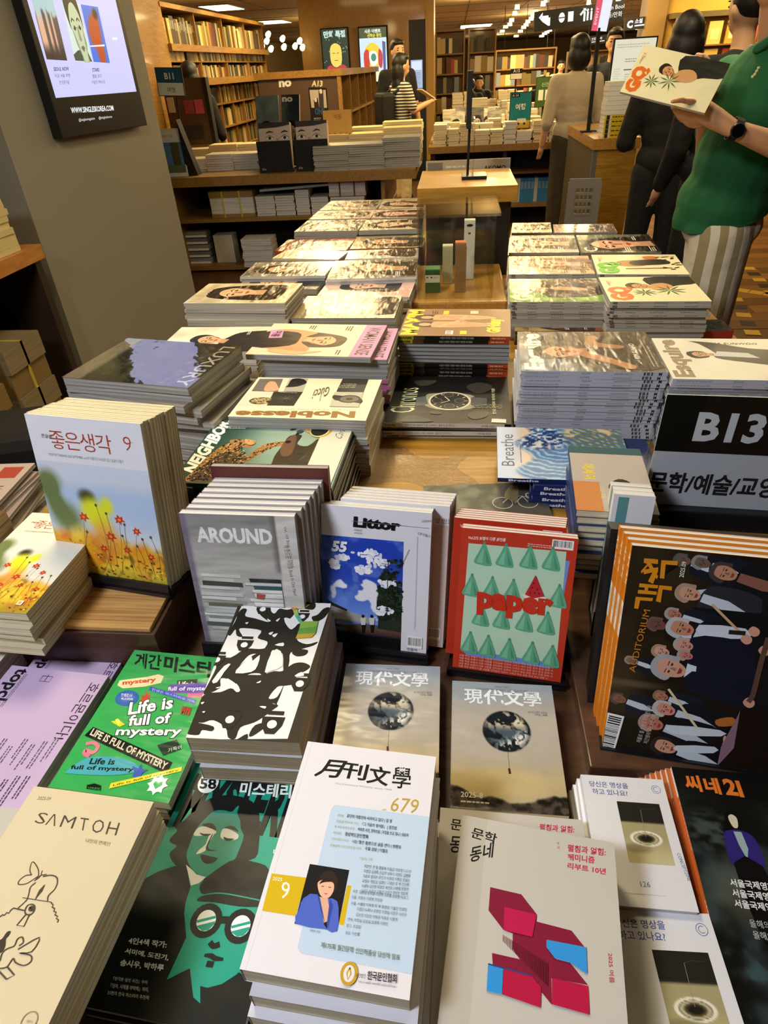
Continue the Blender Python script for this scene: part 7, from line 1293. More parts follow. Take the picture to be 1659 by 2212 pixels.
lightbox([(692, 62), (758, 62), (758, 150), (692, 150)], 'backlit poster with a yellow head on dark green, left on the oak wall', dr1)
lightbox([(773, 58), (841, 58), (841, 178), (773, 178)], 'backlit poster in pale blue with red and yellow figures, right on the oak wall', dr2)
ks = GY(900, 60, 11); kb = empty('info_terminal', (ks.x, 11.2, 0), 0, 'tall black information terminal beside the oak wall', 'terminal')
MB().box(-.12, .12, -.05, .05, .0, 2.02).build('terminal_body', BLACKM, kb); A = Art(.17, .34, '#9fb0cc', mat=GLOW); A.R(8, 10, 84, 60, '#cfd8ea'); A.lines(12, 90, 70, 8, 10, '#5a6a8a', 3); A.obj('lit_screen', kb, (-.10, -.052, 1.22), (R(90), 0, 0))
# ------------------------------------------------------------------ ceiling lights
def panel_light(px, py, w, d, k):
    c = G(px, py, 2.70); r_ = empty('ceiling_light', (c.x, c.y, 2.715), 0, f'lit rectangular ceiling panel, {k}', 'ceiling light'); MB().box(-w / 2 - .04, w / 2 + .04, -d / 2 - .04, d / 2 + .04, -.014, 0).build('frame', plain('#5a4a2c', .6), r_); MB().box(-w / 2, w / 2, -d / 2, d / 2, -.022, -.0145).build('diffuser', LAMPP, r_)
LAMPP = mat('lamp_panel', '#000000', emis='#fff2b0', estr=3.2); LAMPS = mat('lamp_spot', '#000000', emis='#ffe9a0', estr=5.0)
for px, py, w, k in ((480, 17, .62, 'left end, nearest the bookcase'), (588, 48, .85, 'second from the left'), (1028, 56, 1.25, 'middle of the far ceiling'), (1568, 13, 1.8, 'rightmost and largest'), (1510, 31, 2.1, 'second from the right'), (1402, 61, 1.2, 'small one behind the C sign'), (1375, 74, 1.4, 'above the kiosk'), (1343, 84, 1.3, 'left of the one above the kiosk')): panel_light(px, py, w, 1.3 if px < 600 else 2.2, k)
pos = [(1117, 20), (1112, 33), (1105, 47), (1101, 56), (1092, 61), (1085, 70), (1157, 30), (1151, 38), (1147, 44), (1140, 50), (1136, 57), (1131, 62), (1124, 70), (1115, 80), (1208, 53), (1200, 58), (1192, 63), (1187, 68), (1181, 72), (1176, 75), (1170, 80), (1180, 5), (1173, 13), (1272, 10), (1262, 22), (1335, 6), (902, 22), (1000, 67), (960, 77), (965, 84), (1022, 70), (1023, 78), (1024, 86)]
SM = {}
for i, (px, py) in enumerate(pos):
    c = G(px, py, 2.62) if py < 92 else GY(px, py, 30); dist = (c - CAM_P).length; r_ = dist * 4.2 / 1349
    me = MB().tube((0, 0, 0), (0, 0, .05 + r_), r_, r_ * .8, n=10).mesh('lamp'); me.materials.append(LAMPS); o = link('spot_lamp', me); o.location = c; tag(o, f'{orn(i)} lit spot lamp of the rows under the far ceiling, counted from the left row', 'spot lamp', 'spot lamps under the far ceiling')
for i, (px, py) in enumerate(((580, 76), (577, 90), (586, 107), (611, 85), (614, 103), (638, 101), (648, 90), (654, 104), (567, 103))):
    c = GY(px, py, 13.4); o = MB().tube((0, -.05, 0), (0, .05, .03), .045, .035, n=10).build('spot_lamp', LAMPS); o.location = c; tag(o, f'{orn(i)} warm spot lamp of the cluster beyond the left bookcase', 'spot lamp', 'spot lamps beyond the left bookcase')
# ------------------------------------------------------------------ hanging signs
def hang(px0, py0, px1, py1, y, label, draw, tilt=0):
    a = GY(px0, py0, y); b = GY(px1, py1, y); w = b.x - a.x; h = a.z - b.z; o = box('hanging_sign', a.x, b.x, y, y + .06, b.z, a.z, BLACKM); o.rotation_euler.y = R(-tilt) if tilt else 0; tag(o, label, 'sign')
    A = Art(w, h, None, mat=GLOW); draw(A); A.obj('lit_lettering', o, (-w / 2, -.0305 - .0, 0), (R(90), 0, 0))
    MB().tube((-w * .35, 0, h), (-w * .35, 0, h + max(.02, 2.7 - a.z)), .008).tube((w * .35, 0, h), (w * .35, 0, h + max(.02, 2.7 - a.z)), .008).build('hanger', BLACKM, o)
hang(1157, 19, 1345, 51, 12, 'long black hanging direction sign with arrows and pictograms', lambda A: (A.T('↰', 5, 14, 11, '#ffffff', bold=.03), A.E(31, 8.5, 3.4, 4.6, '#ffffff'), A.R(27, 8, 8, 1.2, '#333333'), A.R(38, 4, 6, 9, '#ffffff'), A.T('↑', 51, 14, 11, '#ffffff', bold=.03), A.E(60, 4.5, 1, 1.2, '#fff'if 0 else '#ffffff'), A.R(59, 6, 2, 8, '#ffffff'), A.E(64, 4.5, 1, 1.2, '#ffffff'), A.R(63, 6, 2, 8, '#ffffff'), A.T('F Foreign Books', 68, 7, 4, '#ffffff'), A.T('E 유아동/만화', 68, 14, 4, '#ffffff')), 3)
hang(1352, 38, 1432, 59, 13, 'black hanging sign with a white letter C', lambda A: (A.T('C', 6, 20, 15, '#ffffff', bold=.06), A.T('소설', 26, 12, 8, '#ffffff', bold=.03), A.R(26, 16, 36, 3, '#ffffff')), 3)
hang(1264, 78, 1322, 93, 18, 'small black hanging sign with a white letter D', lambda A: (A.T('D', 6, 20, 14, '#ffffff', bold=.06), A.T('인문 경제', 26, 13, 7, '#ffffff'), A.R(26, 17, 46, 2, '#ffffff')), 3)
hang(1080, 117, 1146, 127, 22, 'narrow far hanging direction sign', lambda A: (A.T('←', 3, 12, 9, '#ffffff', bold=.04), A.T('잡지/수험서', 18, 11, 7, '#ffffff'), A.T('↑', 66, 12, 9, '#ffffff', bold=.04), A.T('E 어린이', 76, 11, 6, '#ffffff')), 2)
hang(1178, 126, 1198, 136, 24, 'smallest far hanging sign with a white E', lambda A: (A.T('E', 6, 38, 26, '#ffffff', bold=.05), A.T('예술', 40, 36, 20, '#ffffff')), 2)
# ------------------------------------------------------------------ second table with piles, signs and the shelf under it
t2 = empty('shelf_table', (.4, 7.9, 0), 0, 'oak table crowded with book piles in front of the far shelves', 'table')
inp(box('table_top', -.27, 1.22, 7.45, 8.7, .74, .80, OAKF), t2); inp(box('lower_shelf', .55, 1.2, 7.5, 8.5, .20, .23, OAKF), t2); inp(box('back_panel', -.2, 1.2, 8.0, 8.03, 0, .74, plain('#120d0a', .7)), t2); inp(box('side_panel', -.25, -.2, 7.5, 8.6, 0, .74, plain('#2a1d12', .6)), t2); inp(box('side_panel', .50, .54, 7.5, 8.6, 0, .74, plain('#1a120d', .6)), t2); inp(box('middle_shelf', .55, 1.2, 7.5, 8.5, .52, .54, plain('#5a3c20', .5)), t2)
for k in range(16):
    c = '#2f7fb4' if 3 <= k <= 6 or 8 <= k <= 11 else '#c4c2b4'; o = link('book', spine_book(.036, .23, .16, c)); o.location = (.60 + k * .037, 7.62, .231); tag(o, f'{"blue" if c[1] == "2" else "white"} book, {orn(k)} from the left on the low shelf of the crowded table', 'book', 'blue and white books on the low shelf')
rs = random.Random(12)
for r0, (y, z) in enumerate(((7.50, 0), (7.75, 1), (8.02, 2))):
    x = -.22; k = 0
    while x < 1.02:
        w = rs.uniform(.12, .17); n = rs.randint(5, 9) ; h = n * .021; nm = f'{orn(k)} {("front", "middle", "back")[r0]}-row pile'
        c = rs.choice(('#c9b88c', '#b5a478', '#d8ccb0', '#c0b8a4', '#b8b4a8'))
        if not (.38 < x < .62 and r0 == 1): stack('book', (Vector((x + w / 2, y + .10, 0)), R(180), w - .01, .19), .80, .80 + h, .021, None, plain(c, .5), PAGEC if rs.random() < .6 else PAGEW, nm, 'on the crowded table', nm, 'book', n=n, jit=.008, yj=3, show=(5, 1, 0)[r0])
        x += w; k += 1
for i, (x, y, c) in enumerate(((-.05, 8.35, '#c9c4b4'), (.16, 8.3, '#6a6458'), (.36, 8.35, '#b9b4a4'), (-.0, 8.55, '#8a8478'), (.30, 8.6, '#d0cabc'))):
    p = TPose(x, y, .80, 0, 78, .16, .26 + .03 * (i % 2)); A = portrait(p.w, p.h, c, '#c9b8a8', '#1c1814', None, r=20, cy=90, body='#3a3634', seed=i, texts=1)
    o = booklet('book', p.w, p.h, .02, plain(c, .4), PAGEC, None, None, None, A.mesh()); p.put(o, .02); tag(o, f'{orn(i)} upright face-out book behind the piles of the crowded table', 'book')
def easel_sign(px0, py0, px1, py1, y, base, label, draw):
    a = GY(px0, py0, y); b = GY(px1, py1, y); w = b.x - a.x; h = a.z - b.z; A = Art(w, h, None, mat=PRINT); draw(A); o = box('standing_sign', a.x - .006, b.x + .006, y + .001, y + .015, b.z - .006, a.z + .006, BLACKM); tag(o, label, 'sign'); A.obj('sign_print', o, (-w / 2, -.008, .006), (R(90), 0, 0))
    MB().box(-.01, .01, .0, .05, -(b.z - base), 0).build('leg', BLACKM, o) if b.z > base + .02 else None
easel_sign(1104, 201, 1143, 276, 7.72, .80, 'teal and yellow standing sign A14 on the crowded table', lambda A: (A.R(0, 0, 100, A.H * .8, '#1f7f8c'), A.R(0, A.H * .78, 100, A.H * .22, '#c9a832'), A.R(4, 3, 40, 16, '#1a1a1c'), A.T('A 14', 8, 16, 11, '#e8e8e8'), A.T('여행', 50, A.H * .46, 20, '#e6ece8', al='c', bold=.03), A.P([(30, A.H * .84), (40, A.H * .72), (80, A.H * .72), (84, A.H * .86)], '#e8e4d0'), A.E(44, A.H * .87, 6, 6, '#3a3a3a', 12), A.E(74, A.H * .87, 6, 6, '#3a3a3a', 12)))
easel_sign(1160, 168, 1192, 229, 9.2, .80, 'dark green standing sign farther back', lambda A: (A.R(0, 0, 100, A.H, '#3f5c2c'), A.T('신간', 50, A.H * .3, 16, '#c9d4b0', al='c'), A.R(16, A.H * .42, 28, A.H * .36, '#d8dccc'), A.R(54, A.H * .42, 28, A.H * .36, '#d8dccc')))
easel_sign(1104, 150, 1127, 170, 12, .80, 'small standing sign A15 in the distance', lambda A: (A.R(0, 0, 100, A.H, '#dcd8c8'), A.R(0, 0, 100, A.H * .45, '#16161a'), A.T('A15', 50, A.H * .34, 26, '#e8e8e8', al='c')))
# ------------------------------------------------------------------ far tables, cases and piles
def far_case(x0, x1, y, z1, rows, nm, seed, dep=.3):
    b = empty('bookcase', ((x0 + x1) / 2, y + dep / 2, 0), 0, nm, 'bookcase'); inp(box('back_panel', x0, x1, y + dep - .02, y + dep, 0, z1, SHELFW), b); inp(box('side_panel', x0 - .03, x0, y, y + dep, 0, z1, SHELFW), b); inp(box('side_panel', x1, x1 + .03, y, y + dep, 0, z1, SHELFW), b); inp(box('top_board', x0, x1, y, y + dep, z1 - .03, z1, SHELFW), b)
    hz = (z1 - .35) / rows
    for r_ in range(rows):
        z = .3 + r_ * hz; inp(box('shelf', x0, x1, y, y + dep - .02, z - .025, z, SHELFW), b)
        row_books(Vector((x0, y + .04, z + .001)), Vector((1, 0, 0)), x1 - x0, hz * .92, seed + r_, f'on shelf {ORD[rows - 1 - r_]} of the {nm}', 0, wmin=.07, wmax=.13, pal=BOOKC + ['#d8d2c0', '#c9a890', '#7a8a9a', '#b04a34', '#e0d8b8'])
a = GY(943, 100, 16).x; b = GY(1080, 100, 16).x
far_case(a, a + .55, 16, 2.05, 5, 'far bookcase nearest the terminal', 200); far_case(a + .68, b - .1, 16.1, 2.05, 5, 'far bookcase in the middle distance', 220); far_case(b + .1, b + 1.5, 19, 1.7, 4, 'lower far bookcase at the right', 240); far_case(3.0, 4.6, 21, 1.6, 4, 'distant bookcase under the direction sign', 260)
rs = random.Random(77)
for i, (x0, x1, y) in enumerate(((-.2, 1.3, 9.5), (.2, 2.0, 11.2), (1.6, 3.4, 13.5), (-.1, 1.6, 13.8), (2.2, 4.4, 17), (4.2, 6.5, 20))):
    t_ = empty('display_table', ((x0 + x1) / 2, y + .35, 0), 0, f'{orn(i)} of the far oak tables counted from the front', 'table'); inp(box('table_top', x0, x1, y, y + .8, .72, .78, OAKF), t_); inp(box('table_body', x0 + .05, x1 - .05, y + .05, y + .75, 0, .72, plain('#3a2816', .7)), t_)
    x = x0 + .03; k = 0
    while x < x1 - .25:
        w = rs.uniform(.15, .26); n = rs.randint(3, 6); nm = f'{orn(k)} pile of pale books'; c = rs.choice(('#c9b88c', '#d8ccb0', '#b5a478', '#c9a890', '#9aa4b0', '#b04a34', '#e0dcc8'))
        stack('book', (Vector((x + w / 2, y + .2 + .2 * (k % 2), 0)), 0, w - .02, .24), .78, .78 + n * .045, .045, None, plain(c, .5), PAGEC, nm, f'on the {orn(i)} far table', nm + f' table {i}', 'book', n=n, jit=.01, yj=4, show=0); x += w; k += 1
# red chevron partition and lit wall at the right
structure(box('wall_2', GY(1432, 60, 13).x, GY(1432, 60, 13).x + 3.0, 13, 13.3, 0, 2.4, mat('lit_yellow_wall', '#b08a38', .6))); wx = GY(1432, 60, 13).x
structure(box('trim_3', wx - .3, wx, 12.9, 13.4, 0, 2.6, plain('#7a6034', .6)))
b = empty('bookcase', (wx + 1.5, 12.9, 0), 0, 'face-out bookcase against the yellow wall at the right', 'bookcase'); inp(box('top_board', wx + .05, wx + 2.9, 12.7, 13, 1.90, 1.97, plain('#5a4a2c', .5)), b)
for z in (1.55, 1.2, .85): inp(box('shelf', wx + .05, wx + 2.9, 12.7, 13, z - .02, z, SHELFW), b)
for z in (1.55, 1.2, .85):
    for k in range(10):
        c = rs.choice(('#b85a34', '#c9903c', '#9c3c2c', '#d8b46a', '#8a6a4a')); o = box('book', wx + .1 + k * .27, wx + .3 + k * .27, 12.75, 12.79, z, z + .29, plain(c, .5)); tag(o, f'{orn(k)} face-out book from the left on the {({1.55: "upper", 1.2: "middle", .85: "lower"})[z]} shelf of the yellow wall', 'book', f'face-out books {z}'); MB().box(-.06, .06, -.021, -.02, .06, .20).build('cover_print', plain('#e0c890', .5), o)
area('wall_wash_light', (wx + 1.2, 12.3, 2.5), 1.2, 45, (1, .78, .3), rot=(R(35), 0, 0))
# floor tape
tp = empty('floor_tape', (1.9, 4.3, 0), 0, 'yellow and black hazard tape laid on the floor at the right edge', 'tape')
for j, (p0, p1, n) in enumerate((((1612, 575), (1672, 640), 5), ((1585, 640), (1665, 800), 8), ((1560, 622), (1680, 640), 4))):
    a = G(*p0, 0); b = G(*p1, 0); d0 = (b - a)
    for k in range(n):
        c = a + d0 * (k + .5) / n; o = MB().box(-.045, .045, -.045, .045, .0035, .0045).build('yellow_patch' if k % 2 == 0 or j == 2 else 'black_patch', plain('#b08c24' if k % 2 == 0 or j == 2 else '#14120e', .5)); o.parent = tp; o.location = (c.x - 1.9, c.y - 4.3, 0); o.rotation_euler.z = math.atan2(d0.y, d0.x)
# ------------------------------------------------------------------ kiosk counter with pole, screen and white books
kx0, kx1, ky0, ky1, kz = 1.03, 1.325, 5.42, 6.72, 1.0
kc = empty('counter', ((kx0 + kx1) / 2, 6.2, 0), 0, 'narrow oak counter with a dark mesh side, between the shoppers', 'counter')
inp(box('counter_top', kx0 - .02, kx1 + .02, ky0 - .02, ky1, kz - .07, kz, OAKX), kc); inp(box('front_panel', kx0 + .02, kx1, ky0, ky0 + .03, 0, kz - .07, OAK), kc); inp(box('corner_post', kx0 - .01, kx0 + .02, ky0 - .005, ky0 + .04, 0, kz - .07, plain('#5a5c58', .5)), kc); inp(box('mesh_side', kx0 - .008, kx0 + .0, ky0 + .05, ky1 - .02, 0, kz - .07, plain('#4a4028', .6)), kc); inp(box('right_side', kx1 - .02, kx1, ky0 + .03, ky1 - .02, 0, kz - .07, OAK), kc)
inp(box('cord_tray', kx0 + .05, kx0 + .15, ky0 + .45, ky0 + .75, kz, kz + .004, plain('#8a8a84', .3)), kc)
A = Art(.20, .023, None)
for k in range(12):
    yel = k < 5; o = booklet('book', .17, .24, .0275, plain('#c9b01c' if yel else '#d4d2c6', .4), PAGEW, key='kb' + str(yel)); o.rotation_euler = (0, 0, R(90)); o.location = (1.195 + rs.uniform(-.003, .003), 5.54, kz + k * .0285); tag(o, f'{"yellow-spined" if yel else "white"} book, {ORD[11 - k]} of the pile on the oak counter', 'book', 'books piled on the counter')
    if yel: a = Art(.22, .026, None, mat=PRINT); a.lines(20, 3, 60, 1, 1, '#5a4a10', 4, seed=k); a.R(1, 0, 10, 12, '#2a2a20'); a.R(11, 0, 6, 12, '#c9c6b8'); me = a.mesh(); q = link('spine_print', me, (), o, (-.0856, .11, 0)); q.rotation_euler = (R(90), 0, R(-90))
sp_ = empty('banner_pole', (GY(1273, 262, 5.95).x, 5.95, kz), 0, 'black pole with a lit pink and white vertical blade sign', 'sign'); bx = sp_.location.x; t0 = GY(1294, 60, 5.95)
MB().tube((0, 0, 0), (t0.x - bx, 0, t0.z - kz), .016).build('pole', BLACKM, sp_); MB().box(-.06, .06, -.04, .04, 0, .012).build('foot', BLACKM, sp_)
A = Art(.11, .62, '#dce0f0', mat=GLOW); A.R(0, 0, 38, 600, '#d8506a'); A.T('EVENT', 24, 530, 16, '#f4e0e4', rot=-90, w=90); q = MB().box(-.055, .055, -.012, .012, 0, .62).build('blade', BLACKM, sp_); q.location = (t0.x - bx + .0, 0, t0.z - kz - .02); q.rotation_euler.y = R(5); A.obj('lit_print', q, (-.055, -.0125, 0), (R(90), 0, 0))
ms = empty('search_screen', (1.36, 6.15, 0), 0, 'tilted white catalogue screen beside the counter', 'screen'); a = GY(1330, 86, 6.15); b = GY(1402, 186, 6.15); w = b.x - a.x; h = a.z - b.z
MB().box(a.x - 1.36 - .01, b.x - 1.36 + .01, .0, .04, b.z - .01, a.z + .01).build('screen_body', BLACK, ms); MB().tube((.05, .03, 0), (.05, .03, b.z), .025).build('stem', BLACKM, ms)
A = Art(w, h, '#d2ceb4', mat=GLOW); A.lines(6, 10, 80, 2, 5, '#a8a48c', 2); A.lines(30, 40, 60, 2, 5, '#8a8678', 2); A.R(30, 62, 50, 2.4, '#55534a'); A.lines(34, 72, 50, 12, 5, '#a09c8a', 2); A.lines(6, 60, 16, 14, 5, '#bab69e', 2); A.obj('lit_page', ms, (a.x - 1.36, -.001, b.z), (R(90), 0, 0))
# grey perforated chair back and stool with knitted throw
ch = empty('chair', (GY(1260, 440, 4.6).x, 4.62, 0), R(-6), 'grey plastic chair with slots in its rounded back', 'chair')
q0 = GY(1225, 388, 4.6); q1 = GY(1297, 392, 4.6); hw = (q1.x - q0.x) / 2; zt = q0.z
bm = bmesh.new(); P = smooth([(-hw, 0), (-hw, zt * .25), (-hw * .98, zt * .38), (-hw * .9, zt * .42), (hw * .9, zt * .42), (hw * .98, zt * .38), (hw, zt * .25), (hw, 0)], 3)
mb = MB()
def slab(x0, x1, z0, z1): mb.box(x0, x1, -.006, .006, z0, z1)
zb = zt - .42; slab(-hw, -hw * .5, zb, zt - .02); slab(hw * .5, hw, zb, zt - .02); slab(-hw * .5, hw * .5, zb, zt - .22); slab(-hw * .94, hw * .94, zt - .02, zt); slab(-hw * .5, hw * .5, zt - .055, zt - .02)
for r_ in range(4):
    z = zt - .085 - r_ * .042; slab(-hw * .5, hw * .5, z - .012, z + .004)
    for c_ in range(5): slab(-hw * .5 + c_ * hw * .25 - .004, -hw * .5 + c_ * hw * .25 + .004, z + .004, z + .030)
mb.build('backrest', GREY, ch); box('seat', -hw, hw, .0, .42, .44, .46, GREY, ch, bevel=.008)
for sx in (-1, 1):
    for sy in (0, 1): MB().tube((sx * hw * .9, .03 + sy * .36, .44), (sx * hw, .0 + sy * .42, 0), .011).build('leg', STEEL, ch)
    MB().tube((sx * hw * .8, .01, .44), (sx * hw * .8, .008, zb + .05), .01).build('back_support', STEEL, ch)
so = G(1410, 380, .72); st_ = empty('stool', (so.x, so.y, 0), 0, 'dark stool with a cream knitted throw over its seat', 'stool')
MB().tube((0, 0, .66), (0, 0, .70), .2, .2, 20).build('seat', BLACKM, st_); MB().tube((0, 0, 0), (0, 0, .66), .03).build('post', STEEL, st_); MB().tube((0, 0, 0), (0, 0, .02), .19, .17, 20).build('foot', BLACKM, st_)
KN = mat('cream_knit', '#b8a878', .9); vs = []; fs = []; nx, ny = 14, 22
for j in range(ny + 1):
    for i in range(nx + 1):
        u = -.19 + .38 * i / nx; v = -.14 + .50 * j / ny; z = .712 + .006 * math.sin(i * 2.2)
        if v > .18: z -= (v - .18) * 1.4; v = .18 + (v - .18) * .25
        vs.append((v, u * (1 - .3 * max(0, j / ny - .5)), z))
me = bpy.data.meshes.new('throw'); me.from_pydata(vs, [], [(j * (nx + 1) + i, j * (nx + 1) + i + 1, (j + 1) * (nx + 1) + i + 1, (j + 1) * (nx + 1) + i) for j in range(ny) for i in range(nx)])
o = link('throw', me, KN); o.location = (so.x, so.y, 0); sm_ = o.modifiers.new('s', 'SOLIDIFY'); sm_.thickness = .012; tag(o, 'cream ribbed throw draped over the dark stool', 'throw')

# brown end panel behind the B11 sign
up = empty('end_unit', (-2.72, 7.05, 0), 0, 'brown end panel with small posters behind the B11 sign', 'bookcase')
inp(box('end_panel', -2.92, -2.50, 7.32, 7.36, 0, 1.50, plain('#4d3a2a', .5)), up); inp(box('edge_post', -2.50, -2.46, 7.31, 7.40, 0, 1.50, BLACKM), up)
for x0_, z0_, w_, h_, c_ in ((-2.90, 1.22, .07, .13, '#b5a890'), (-2.73, 1.20, .10, .12, '#8a3a4c'), (-2.62, 1.20, .09, .12, '#b04a62'), (-2.88, .98, .30, .12, '#2c2430'), (-2.74, .82, .20, .11, '#8a6a50')): inp(box('poster', x0_, x0_ + w_, 7.312, 7.318, z0_, z0_ + h_, plain(c_, .5)), up)
# ================================================================== people
class Body:
    """blobs and tapered limbs fused into one continuous skin"""
    def __init__(s): s.bm = bmesh.new()
    def ball(s, c, r, rot=None):
        r = (r, r, r) if isinstance(r, (int, float)) else r
        M = Matrix.Translation(c) @ (rot.to_matrix().to_4x4() if rot else Matrix.Identity(4)) @ Matrix.Diagonal((*r, 1)); bmesh.ops.create_uvsphere(s.bm, u_segments=16, v_segments=10, radius=1, matrix=M); return s
    def limb(s, *p):
        """points given as (x, y, z, radius)"""
        for a, b in zip(p, p[1:]):
            A = Vector(a[:3]); B = Vector(b[:3]); d = B - A
            M = Matrix.Translation((A + B) / 2) @ d.to_track_quat('Z', 'Y').to_matrix().to_4x4()
            bmesh.ops.create_cone(s.bm, cap_ends=True, segments=14, radius1=a[3], radius2=b[3], depth=d.length, matrix=M)
        for q in p: s.ball(q[:3], q[3])
        return s
    def build(s, name, m, parent, vox=.012, sm=4, loc=None):
        me = bpy.data.meshes.new(name); s.bm.to_mesh(me); s.bm.free(); o = bpy.data.objects.new(name, me)
        r = o.modifiers.new('r', 'REMESH'); r.mode = 'VOXEL'; r.voxel_size = vox; r.use_smooth_shade = True
        if sm: q = o.modifiers.new('s', 'SMOOTH'); q.iterations = sm; q.factor = .5
        m2 = evaluated(o); bpy.data.objects.remove(o)
        m2.materials.clear(); m2.materials.append(m); return link(name, m2, (), parent, loc)
def cloth(name, c, rough=.85, stripes=None):
    m = mat(name, c, rough); nt = m.node_tree; b = nt.nodes['Principled BSDF']; tc = nt.nodes.new('ShaderNodeTexCoord')
    n = nt.nodes.new('ShaderNodeTexNoise'); n.inputs['Scale'].default_value = 7; n.inputs['Detail'].default_value = 3; bp = nt.nodes.new('ShaderNodeBump'); bp.inputs['Strength'].default_value = .6; bp.inputs['Distance'].default_value = .03
    nt.links.new(tc.outputs['Object'], n.inputs['Vector']); nt.links.new(n.outputs[0], bp.inputs['Height']); nt.links.new(bp.outputs[0], b.inputs['Normal'])
    if stripes:
        w = nt.nodes.new('ShaderNodeTexWave'); w.wave_type = 'BANDS'; w.bands_direction = stripes[0]; w.inputs['Scale'].default_value = stripes[1]; w.inputs['Distortion'].default_value = stripes[3] if len(stripes) > 3 else 0
        cr = nt.nodes.new('ShaderNodeValToRGB'); cr.color_ramp.interpolation = 'CONSTANT'; e = cr.color_ramp.elements; e[0].color = (*lin(rgb(c)), 1); e[1].position = .5; e[1].color = (*lin(rgb(stripes[2])), 1)
        nt.links.new(tc.outputs['Object'], w.inputs['Vector']); nt.links.new(w.outputs['Color'], cr.inputs[0]); nt.links.new(cr.outputs[0], b.inputs['Base Color'])
    return m
SKIN = mat('skin', '#c99a72', .55); HAIR = mat('black_hair', '#14100d', .5); EYEM = mat('eye_dark', '#1a120e', .3); LIP = mat('lips', '#9c5a48', .5)
def head_parts(b, c, fwd, r=.1):
    """adds skull, jaw, nose and ears; fwd is the unit facing vector"""
    up = Vector((0, 0, 1)); rt = fwd.cross(up)
    q = fwd.to_track_quat('Y', 'Z')
    b.ball(c + up * .015, (.078, .095, .105), q); b.ball(c + fwd * .022 - up * .045, (.056, .062, .062), q); b.ball(c + fwd * .092 - up * .012, (.013, .02, .022), q); b.ball(c + fwd * .083 - up * .055, (.025, .018, .014), q)
    for s in (-1, 1): b.ball(c + rt * s * .078 - up * .01, (.012, .02, .032), q)
    return rt, up, q
def face_parts(root, c, fwd, rt, up, q, hairstyle, hm=None):
    for s in (-1, 1): Body().ball(c + fwd * .083 + rt * s * .032 + up * .012, (.014, .008, .006), q).build('eye', EYEM, root, .004, 0); Body().ball(c + fwd * .088 + rt * s * .032 + up * .034, (.018, .006, .004), q).build('eyebrow', HAIR, root, .004, 0)
    Body().ball(c + fwd * .094 - up * .052, (.022, .007, .006), q).build('mouth', LIP, root, .004, 0)
    h = Body(); h.ball(c - fwd * .022 + up * .038, (.09, .098, .098), q); h.ball(c + up * .085 + fwd * .02, (.075, .075, .04), q)
    if hairstyle == 'bob': h.ball(c - fwd * .03 - up * .04, (.105, .09, .12), q)
    if hairstyle == 'long': h.ball(c - fwd * .05 - up * .06, (.10, .075, .14), q); h.ball(c - fwd * .07 - up * .22, (.10, .05, .18), q)
    h.build('hair', hm or HAIR, root, .010, 2)
